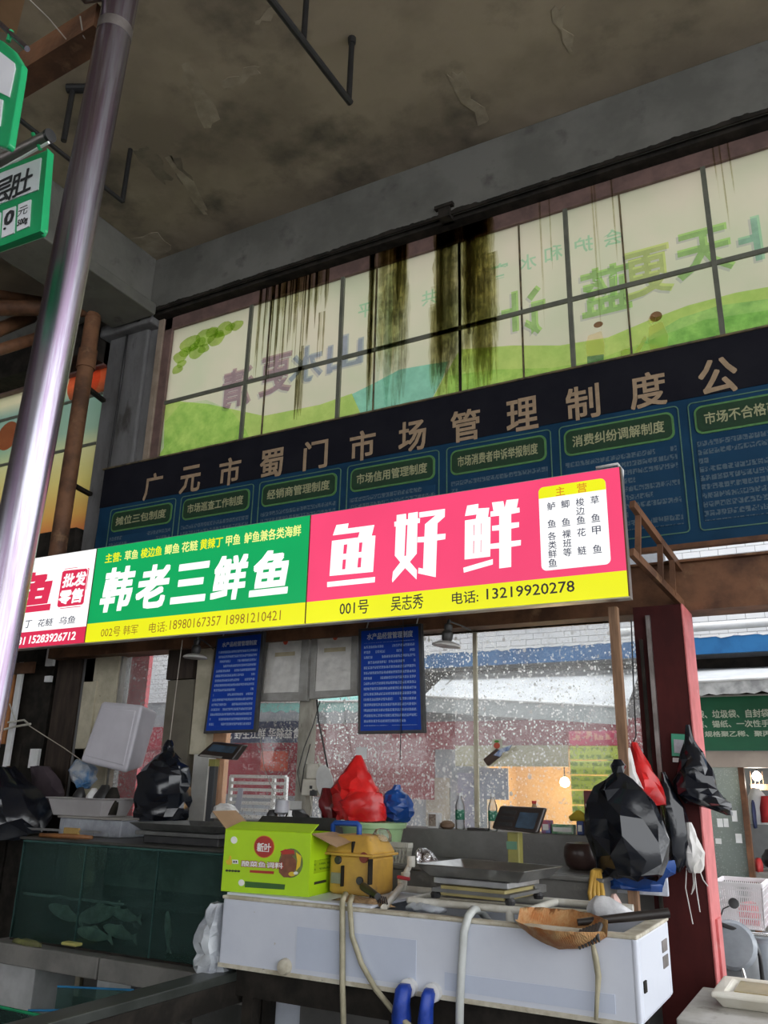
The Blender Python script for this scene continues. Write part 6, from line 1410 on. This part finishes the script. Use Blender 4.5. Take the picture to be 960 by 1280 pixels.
# ------------------------------------------------------------------ on the ledge
LY = 5.13
def bottle(label, px, ytop, liquid, cap, lab, group='bottles on the ledge'):
    x = X(px, 1015, LY); zt_ = Z(px, ytop, LY); h = zt_ - LZ
    t = thing('water_bottle', label, 'bottle', (x, LY, LZ), group)
    MB().lathe((x, LY, LZ), [(.026, 0), (.029, .006), (.029, h * .62), (.024, h * .72), (.012, h * .86), (.011, h * .93)], 18).build('bottle_body', liquid, t, smooth='auto')
    MB().lathe((x, LY, LZ + h * .26), [(.0295, 0), (.0297, .001), (.0297, h * .27), (.0295, h * .272)], 18, cap=False).build('bottle_label', lab, t, smooth='auto')
    MB().lathe((x, LY, LZ + h * .91), [(.013, 0), (.014, .004), (.014, h * .085), (.012, h * .09)], 14).build('bottle_cap', cap, t, smooth='auto')
    return t
CLRB = dirty_glass('clear_bottle', (.94, .96, .97, 1), .05, .30, 60, (.85, .88, .9, 1)); GLAB = mat('bottle_label_green', (.015, .16, .09, 1), (.30, .50, .40, 1), s=60, rough=.5, lo=.56, hi=.6)
bottle('clear water bottle with green label beside the mullion', 575, 991, CLRB, WHITEP, GLAB); bottle('clear water bottle half behind the scale display', 616, 992, CLRB, WHITEP, GLAB)
bottle('small bottle with red cap behind the scale display', 668, 1001, mat('amber_liquid', (.45, .30, .16, 1), rough=.3), mat('red_cap', (.75, .06, .05, 1), rough=.4), mat('pale_label', (.6, .55, .5, 1), rough=.5))
p, q = at(535, 1016, LY - .03), at(550, 1034, LY - .03)
cb2 = thing('small_carton', 'small white carton with dark picture on the ledge', 'box', (p.x, LY, LZ))
MB().box(p.x, p.x + .075, LY - .03, LY + .02, LZ, p.z).build('carton_body', WHITEP, cb2, .003); MB().box(p.x + .006, p.x + .055, LY - .0315, LY - .029, LZ + .012, p.z - .008).build('carton_picture', mat('carton_picture_brown', (.20, .15, .12, 1), (.42, .36, .30, 1), s=60, rough=.5), cb2)
tag(MB().lathe((X(561, 1030, LY), LY - .02, LZ), [(.03, 0), (.045, .012), (.046, .03), (.03, .045), (.01, .05)], 20).build('clay_pot', mat('brown_clay', (.26, .17, .10, 1), (.18, .11, .07, 1), s=14, rough=.6), smooth='auto'), 'squat brown lidded pot beside the water bottle', 'pot')
tag(MB().box(X(585, 1034, 5.09), X(608, 1036, 5.09), 5.07, 5.16, LZ, LZ + .014).build('dark_tray', DKB, None, .004), 'dark flat tray on the ledge by the mullion', 'tray')
def ledge_box(label, a, b, m_, name='packet', d=.07):
    p, q = at(*a, LY - .03), at(*b, LY - .03); t = thing(name, label, name.replace('_', ' '), ((p.x + q.x) / 2, LY, LZ))
    MB().box(p.x, q.x, LY - .03, LY - .03 + d, LZ, p.z).build('packet_body', m_, t, .006); MB().box(p.x + .01, q.x - .01, LY - .032, LY - .029, LZ + (p.z - LZ) * .25, LZ + (p.z - LZ) * .7).build('packet_print', CRWH, t); return t
ledge_box('green and white packet below the price poster', (689, 1030), (717, 1046), mat('green_packet', (.10, .30, .14, 1), (.40, .52, .40, 1), s=18, rough=.4))
ledge_box('red and blue tin near the red capped bottle', (676, 1025), (688, 1044), mat('red_blue_tin', (.45, .10, .14, 1), (.12, .16, .40, 1), s=22, rough=.4), 'tin')
ledge_box('dark blue carton below the price poster', (720, 1026), (730, 1046), mat('navy_card', (.02, .05, .20, 1), rough=.4), 'carton_pack')
ledge_box('tall dark red carton beside the big black bag', (729, 988), (742, 1047), mat('maroon_card', (.16, .012, .02, 1), rough=.4), 'wine_box')
tag(MB().loft([(X(723, 1020, LY), LY, Z(723, 1026, LY) , .05, .03), (X(723, 1020, LY), LY, Z(723, 1021, LY), .06, .03), (X(723, 1015, LY), LY, Z(723, 1016, LY), .03, .02), (X(723, 1012, LY), LY, Z(723, 1013, LY), .012, .01)], 14, .2, 2).build('yellow_cloth', mat('mustard_cloth', (.60, .45, .03, 1), rough=.7), smooth=True), 'mustard yellow cloth heaped on the dark blue carton', 'cloth')
jt = Z(728, 1052, 4.75) - CZ
tag(MB().lathe((X(728, 1075, 4.75), 4.75, CZ), [(.06, 0), (.085, .02), (.098, jt * .5), (.094, jt * .8), (.08, jt * .94), (.0, jt)], 24).build('glazed_jar', mat('brown_glaze', (.040, .018, .014, 1), (.075, .045, .04, 1), s=6, rough=.3), smooth='auto'), 'dark brown glazed jar on the trough corner', 'jar')
# clip and sticker on the pane
ck = thing('paper_holder', 'brown tube holder with folded papers stuck on the pane', 'holder', at(615, 950, 5.27))
MB().tube([at(608, 953, 5.265), at(624, 940, 5.265)], .028, 14).build('holder_tube', mat('brown_card_tube', (.10, .065, .05, 1), rough=.6), ck, smooth='auto')
MB().prism(ppoly([(617, 944), (626, 936), (640, 931), (636, 938), (628, 941), (625, 946)], 5.24), 5.235, 5.245).build('folded_paper', mat('blue_white_paper', (.62, .68, .78, 1), (.12, .2, .42, 1), s=30, rough=.6), ck)
stq = thing('fruit_sticker', 'small sticker with red and green fruit on the pane', 'sticker', at(621, 938, 5.29))
pbox('sticker_sheet', mat('sticker_cream', (.62, .62, .50, 1), rough=.5), stq, (615, 924), (628, 938), 5.292, .003)
c_ = at(621, 932, 5.29); MB().prism([(c_.x + .022 * math.cos(i * .6), c_.z + .02 * math.sin(i * .6)) for i in range(11)], 5.289, 5.292).build('sticker_fruit', mat('fruit_red', (.6, .10, .05, 1), rough=.5), stq); MB().prism([(c_.x + .018 * math.cos(i * .9), c_.z + .026 + .008 * math.sin(i * .9)) for i in range(7)], 5.288, 5.2915).build('sticker_leaf', mat('fruit_green', (.08, .30, .05, 1), rough=.5), stq)
tag(pbox('paper_card', WHITEP, None, (445, 934), (458, 949), 5.29, .004), 'small white card stuck on the pane above the red bag', 'card')
# electrics on the pale post
eb = thing('breaker_box', 'cream electric box with sockets on the pale post', 'electric box', at(392, 1005, 5.1))
CRB = mat('cream_plastic', (.62, .59, .51, 1), (.50, .47, .40, 1), s=8, rough=.45)
pbox('box_upper', CRB, eb, (383, 954), (397, 974), 5.12, .06, .008); pbox('box_lower', CRB, eb, (377, 974), (396, 995), 5.11, .07, .008)
for a in ((387, 982), (390, 987)): pbox('socket_slot', BLACKP, eb, a, (a[0] + 3, a[1] + 4), 5.107, .004)
pbox('socket_plug', BLACKP, eb, (387, 988), (394, 995), 5.08, .03, .004)
pd = thing('fly_swatter', 'white rounded paddle hanging beside the electric box', 'paddle', at(408, 1000, 5.1))
c_ = at(406, 978, 5.1); MB().prism([(c_.x + .07 * math.cos(i * .314) + .02 * math.sin(i * .314) * -1, c_.z + .115 * math.sin(i * .314)) for i in range(20)], 5.095, 5.105).build('paddle_sheet', mat('paddle_white', (.62, .62, .60, 1), rough=.5), pd, .003)
MB().tube([at(402, 962, 5.1), at(397, 945, 5.14)], .006, 8).build('paddle_handle', PVC, pd)
random.seed(8)
for lab, pts, r, m_ in (('black cable hanging from the framed papers', [(396, 875), (398, 900), (404, 930), (410, 962)], .007, BLACKP), ('looped dark wires tangled on the pale post', [(400, 876), (392, 905), (380, 935), (372, 965), (376, 990), (380, 960), (388, 930)], .004, BLACKP),
                        ('pale flex running down from the electric box', [(388, 994), (390, 1010), (386, 1030), (392, 1040)], .006, PVC), ('thin black cord hanging over the right notice', [(504, 770), (503, 850), (500, 950)], .003, BLACKP), ('grey cord looped over the left pane', [(325, 915), (330, 960), (340, 985), (352, 1010)], .003, GREYM)):
    tag(MB().tube([at(*q_, 5.10 if 'pale post' in lab or 'electric' in lab else 5.04 if 'notice' in lab else 5.11) for q_ in pts], r, 6).build('cable', m_, smooth=True), lab, 'cable')
tag(MB().tube([at(789, 775, 4.87), at(792, 860, 4.87), at(795, 920, 4.87), at(791, 930, 4.80)], .004, 6).build('cable', BLACKP), 'black cord down the column to the red bag', 'cable')
# clutter behind the carton
ly = 4.55
def lath(label, px, py0, py1, r, m_, nm, cat, prof=None):
    x = X(px, (py0 + py1) / 2, ly); z1 = Z(px, py0, ly); h = z1 - CZ
    prof = prof or [(r, 0), (r, h * .9), (r * .8, h)]
    tag(MB().lathe((x, ly, CZ), [(a_, b_) for a_, b_ in prof], 16).build(nm, m_, smooth='auto'), label, cat)
h_ = lambda py: Z(340, py, ly) - CZ
lath('black round brush head behind the carton', 340, 1012, 1032, .03, BLACKP, 'brush_head', 'brush', [(.012, 0), (.012, h_(1028)), (.032, h_(1024)), (.036, h_(1018)), (.02, h_(1012))])
lath('grey plastic cup upside down behind the carton', 353, 1000, 1020, .045, mat('grey_cup', (.42, .42, .46, 1), rough=.4), 'plastic_cup', 'cup', [(.012, 0), (.014, h_(1018)), (.05, h_(1015)), (.042, h_(1000)), (.0, h_(999))])
lath('white spray bottle behind the carton', 362, 1012, 1035, .03, WHITEP, 'spray_bottle', 'bottle', [(.035, 0), (.035, h_(1024)), (.014, h_(1018)), (.014, h_(1012))])
lath('clear jug with pink lid near the red bag', 392, 1018, 1035, .03, PCLR, 'jug', 'jug', [(.04, 0), (.04, h_(1025)), (.02, h_(1018))])
tag(pbox('card_tag', mat('white_card', (.7, .7, .68, 1), rough=.6), None, (362, 1001), (376, 1018), 5.16, .006), 'white card tag tied low on the pale post', 'tag')
tag(MB().prism(ppoly([(298, 985), (304, 986), (300, 1013), (293, 1011)], 5.29), 5.29, 5.296).build('paper_strip', mat('lilac_card', (.55, .55, .62, 1), rough=.6)), 'lilac paper strip hanging in front of the slatted rack', 'paper')
bag('black rubber glove draped behind the carton', [(1012, 362, 378), (1018, 360, 384), (1026, 360, 390), (1034, 362, 392)], 4.60, .06, BLACKP, .3, 3, .12, 5, name='rubber_glove')
bag('white bag crumpled on the carton corner', [(1004, 276, 284), (1008, 270, 292), (1014, 268, 296), (1022, 268, 296)], 4.5, .07, PWHT, .2, 3, .08, 7)

# ------------------------------------------------------------------ straw scoop with handle, gloves, wet cloths on the tank
STRAW, nt, o = nodes('woven_orange_straw')
p_ = N(nt, 'ShaderNodeBsdfPrincipled'); p_.inputs['Roughness'].default_value = .7; nt.links.new(p_.outputs[0], o.inputs[0])
v = coords(nt, (1, 1, 1)); wv = N(nt, 'ShaderNodeTexWave'); wv.inputs['Scale'].default_value = 40; wv.inputs['Distortion'].default_value = 9; wv.inputs['Detail'].default_value = 4; nt.links.new(v, wv.inputs['Vector'])
nt.links.new(mixc(nt, noise_fac(nt, v, 14, .38, .62), mixc(nt, wv.outputs['Fac'], (.42, .15, .035, 1), (.36, .125, .03, 1)), (.50, .30, .13, 1)), p_.inputs['Base Color'])
bb_ = N(nt, 'ShaderNodeBump'); bb_.inputs['Strength'].default_value = .3; bb_.inputs['Distance'].default_value = .01; nt.links.new(wv.outputs['Fac'], bb_.inputs['Height']); nt.links.new(bb_.outputs[0], p_.inputs['Normal']); MATS['woven_orange_straw'] = STRAW
so = thing('straw_scoop', 'orange woven straw scoop with dark handle on the tank rim', 'scoop', at(705, 1170, 3.55))
e0, e1_ = at(649, 1147, 3.60), at(760, 1163, 3.56); L_ = (e1_ - e0); nU, nV = 22, 10; m_ = MB()
side = Vector((0, 1, 0)); up = Vector((0, 0, 1))
for k, off in ((0, 0.0), (1, .006)):
    for i in range(nU + 1):
        u = i / nU; wd = .17 * (math.sin(math.pi * min(1, u * 1.0 + .02)) ** .6) if u < .98 else .03
        dp_ = .085 * (math.sin(math.pi * u * .92 + .08) ** .8)
        for j in range(nV + 1):
            s_ = j / nV * 2 - 1
            m_.v.append(e0 + L_ * u + side * (s_ * wd - .02) + up * (-(dp_ - off) * (1 - s_ * s_) + .035 * (s_ > 0) * s_ + .006 * noise.noise(Vector((u * 9, s_ * 5, k)))))
W1 = nV + 1; base1 = (nU + 1) * W1
for i in range(nU):
    for j in range(nV):
        a_ = i * W1 + j; m_.f.append((a_, a_ + 1, a_ + W1 + 1, a_ + W1)); m_.f.append((base1 + a_, base1 + a_ + W1, base1 + a_ + W1 + 1, base1 + a_ + 1))
for i in range(nU):
    a_ = i * W1; m_.f.append((a_, a_ + W1, base1 + a_ + W1, base1 + a_)); a_ += nV; m_.f.append((a_, base1 + a_, base1 + a_ + W1, a_ + W1))
m_.build('scoop_bowl', STRAW, so, smooth=True)
ha, hb = at(722, 1153, 3.64), at(836, 1141, 3.80)
MB().tube([ha, ha.lerp(hb, .55), hb], [.013, .018, .019], 12).build('scoop_handle', mat('charred_handle', (.02, .015, .013, 1), (.10, .065, .04, 1), s=2.2, rough=.5, lo=.5, hi=.75), so, smooth='auto')
for i in range(7):
    a_ = at(722 + i * 4, 1178 - i * 1.5, 3.50); MB().tube([a_ + Vector((0, .06, .03)), a_, a_ + Vector((.012, -.01, -.022))], [.012, .010, .003], 6).build('black_bristle', BLACKP, so)
gl = thing('rubber_gloves', 'yellow rubber strips hanging over the trough corner', 'gloves', at(747, 1093, 4.34))
for i in range(4):
    a_, b_ = at(741 + i * 2.5, 1091, 4.36 + .012 * i), at(740 + i * 4.6, 1134 - i * .5, 4.30)
    MB().tube([a_ + Vector((.0, .05, .008)), a_ + Vector((0, 0, .004)), a_.lerp(b_, .6) + Vector((.006 * (i - 1.5), -.012, 0)), b_], [.012, .013, .012, .010], 8).build('rubber_strip', mat('yellow_rubber', (.55, .33, .06, 1), (.45, .26, .05, 1), s=12, rough=.5), gl, smooth=True)
for lab, a, b, Yq, m_, sd in (('crumpled white wet cloth on the tank corner', (735, 1128), (790, 1156), 4.0, mat('wet_white_cloth', (.68, .68, .70, 1), (.55, .55, .57, 1), s=8, rough=.6, bump=.6, bs=18), 3), ('pink stained rag under the towel', (762, 1122), (778, 1138), 4.12, mat('pink_rag', (.62, .42, .38, 1), rough=.8), 5), ('clear wet plastic heap on the tank behind the hose', (512, 1134), (560, 1146), 3.72, PCLR, 6)):
    p, q = at(*a, Yq), at(*b, Yq); cx, w_ = (p.x + q.x) / 2, abs(q.x - p.x) / 2; z0 = tz1 + .01; hk = .45 if 'clear' in lab else 1.0
    tag(MB().loft([(cx, Yq, z0, w_, .06), (cx, Yq, z0 + .03 * hk, w_ * 1.0, .07), (cx - w_ * .2, Yq, z0 + .06 * hk, w_ * .7, .05), (cx - w_ * .3, Yq, z0 + .085 * hk, w_ * .3, .02)], 28, .3, sd, 3.0).build('wet_cloth', m_, smooth=True), lab, 'cloth')
# payment card on the column (its printed code is left blank)
pc = thing('payment_card', 'small green and white card on the maroon column', 'card', at(849, 955, 4.88))
MB().prism(ppoly([(839, 917), (857, 918), (858, 946), (840, 945)], 4.888), 4.885, 4.895).build('card_panel', mat('card_green', (.05, .42, .24, 1), rough=.4), pc)
MB().prism(ppoly([(842, 924), (855, 925), (856, 942), (843, 941)], 4.882), 4.882, 4.886).build('card_inset', mat('card_grey', (.52, .52, .58, 1), (.42, .42, .48, 1), s=40, rough=.5), pc)
MB().prism(ppoly([(841, 947), (850, 947.5), (850, 953), (841, 952.5)], 4.888), 4.884, 4.895).build('card_slip', WHITEP, pc)

# ------------------------------------------------------------------ right of the column: basket, scooter, foam trough
WB = mat('white_basket_plastic', (.80, .78, .80, 1), (.74, .72, .74, 1), s=6, rough=.4)
p, q = at(900, 1106, 6.0), at(952, 1164, 6.0)
sx0 = X(896, 1140, 6.0); sx1 = X(951, 1140, 6.0)
crate('white slotted plastic basket on the parked scooter', sx0, sx1 + .02, 6.0, 6.42, q.z, p.z + .02, WB, 22, 6, .02)
bag('red and pink goods inside the white basket', [(1128, 925, 945), (1140, 922, 950), (1158, 928, 952)], 6.2, .12, plastic('red_goods', (.62, .06, .08, 1), .4), .15, 5, .06, 7, name='goods_bag')
sct = thing('scooter', 'grey motor scooter parked behind the red column', 'scooter', (X(930, 1200, 6.1), 6.15, 0))
SCG = mat('scooter_grey', (.20, .21, .22, 1), (.15, .16, .17, 1), s=5, rough=.3); CHR = mat('chrome', (.75, .75, .75, 1), (.6, .6, .6, 1), s=8, rough=.15, metal=1); SLB = mat('scooter_blue_grey', (.35, .38, .42, 1), rough=.25)
bzs = q.z
MB().loft([(X(918, 1225, 6.05), 6.1, .35, .14, .14), (X(918, 1215, 6.05), 6.1, .5, .16, .16), (X(919, 1195, 6.05), 6.1, .64, .15, .15), (X(920, 1180, 6.05), 6.1, .74, .11, .12)], 20, .02, 1).build('front_shield', SCG, sct, smooth=True)
MB().lathe((X(917, 1180, 6.0), 5.98, Z(917, 1181, 6.0)), [(.02, -.06), (.09, -.05), (.13, -.02), (.14, .02), (.12, .06), (.02, .07)], 24, (0, -1, .2)).build('head_lamp', SLB, sct, smooth='auto')
MB().tube([(X(900, 1165, 5.95), 5.95, bzs - .012), (X(960, 1165, 6.0), 6.0, bzs - .02)], .012, 10).build('handle_bar', CHR, sct, smooth='auto')
MB().bar((X(896, 1155, 5.93), 5.93, Z(896, 1153, 5.93)), (X(923, 1163, 5.95), 5.95, Z(923, 1163, 5.95)), .025, .025).build('grip', BLACKP, sct, .006)
c_ = at(917, 1129, 5.9); MB().lathe(c_, [(.01, -.012), (.024, -.01), (.031, 0), (.028, .01), (.01, .012)], 18, (.2, -1, .3)).build('mirror', BLACKP, sct, smooth='auto')
MB().tube([c_ + Vector((-.03, .02, -.02)), at(904, 1136, 5.93), at(898, 1153, 5.94)], .004, 6).build('mirror_stem', BLACKP, sct)
MB().tube([at(938, 1170, 5.98), at(950, 1195, 5.97), at(953, 1225, 5.97)], .012, 8).build('front_cable', BLACKP, sct, smooth=True)
MB().tube([at(908, 1200, 5.94), at(926, 1202, 5.93), at(932, 1225, 5.92), at(933, 1250, 5.92)], .010, 8).build('chrome_trim', CHR, sct, smooth=True)
for dx in (-.0,): MB().lathe((X(935, 1250, 6.1) - .03, 6.1, .26), [(.16, -.04), (.24, -.05), (.26, 0), (.24, .05), (.16, .04)], 28, (1, 0, 0)).build('front_wheel', BLACKP, sct, smooth='auto')
MB().loft([(X(960, 1250, 6.1), 6.3, .3, .2, .25), (X(960, 1230, 6.1), 6.35, .5, .2, .3), (X(962, 1220, 6.1), 6.4, .7, .14, .3)], 16, .05, 3).build('rear_body', SLB, sct, smooth=True)
MB().tube([(X(925, 1170, 6.1), 6.1, .6), (X(925, 1168, 6.1), 6.1, bzs - .002)], .03, 10).build('steering_head', GALVD, sct)
# foam trough at the corner and the board it stands on
FCR = mat('cream_foam', (.74, .71, .63, 1), (.66, .62, .52, 1), s=5, rough=.6)
zl = Z(900, 1266, 4.25)
lb = tag(MB().box(tx1 + .03, .4, 4.05, 4.75, zl - .05, zl).build('ledge_board', mat('worn_white_board', (.52, .50, .47, 1), (.40, .38, .34, 1), s=7, rough=.6, dirt=(.22, .20, .17, 1), ds=9, dlo=.58, dhi=.72), None, .006), 'worn white board beside the end of the white tank', 'board')
for x in (-.7, .3): MB().box(x, x + .05, 4.3, 4.4, 0, zl - .05).build('board_leg', DARK, lb)
ft = thing('foam_trough', 'cream foam trough with yellowish water at the corner', 'trough', (X(935, 1262, 4.4), 4.5, zl))
fx0 = X(903, 1262, 4.35); fz1 = Z(900, 1240, 4.32)
def fr4(x0, y0, x1, y1, z): return [Vector((x0, y0, z)), Vector((x1, y0, z)), Vector((x1, y1, z)), Vector((x0, y1, z))]
RR = [fr4(fx0, 4.36, .1, 4.66, zl), fr4(fx0 - .02, 4.32, .12, 4.70, fz1 - .025), fr4(fx0 - .035, 4.30, .14, 4.715, fz1 - .02), fr4(fx0 - .035, 4.30, .14, 4.715, fz1), fr4(fx0 + .02, 4.35, .09, 4.67, fz1), fr4(fx0 + .035, 4.38, .08, 4.65, zl + .05)]
m_ = MB(); m_.add(sum(RR, []), [(3, 2, 1, 0)] + [(k * 4 + i, k * 4 + (i + 1) % 4, k * 4 + 4 + (i + 1) % 4, k * 4 + 4 + i) for k in range(5) for i in range(4)] + [(20, 21, 22, 23)])
m_.build('trough_shell', FCR, ft, .008)
MB().box(fx0 + .05, .07, 4.39, 4.64, zl + .051, zl + .065).build('yellow_water', mat('straw_water', (.52, .42, .22, 1), rough=.08), ft)
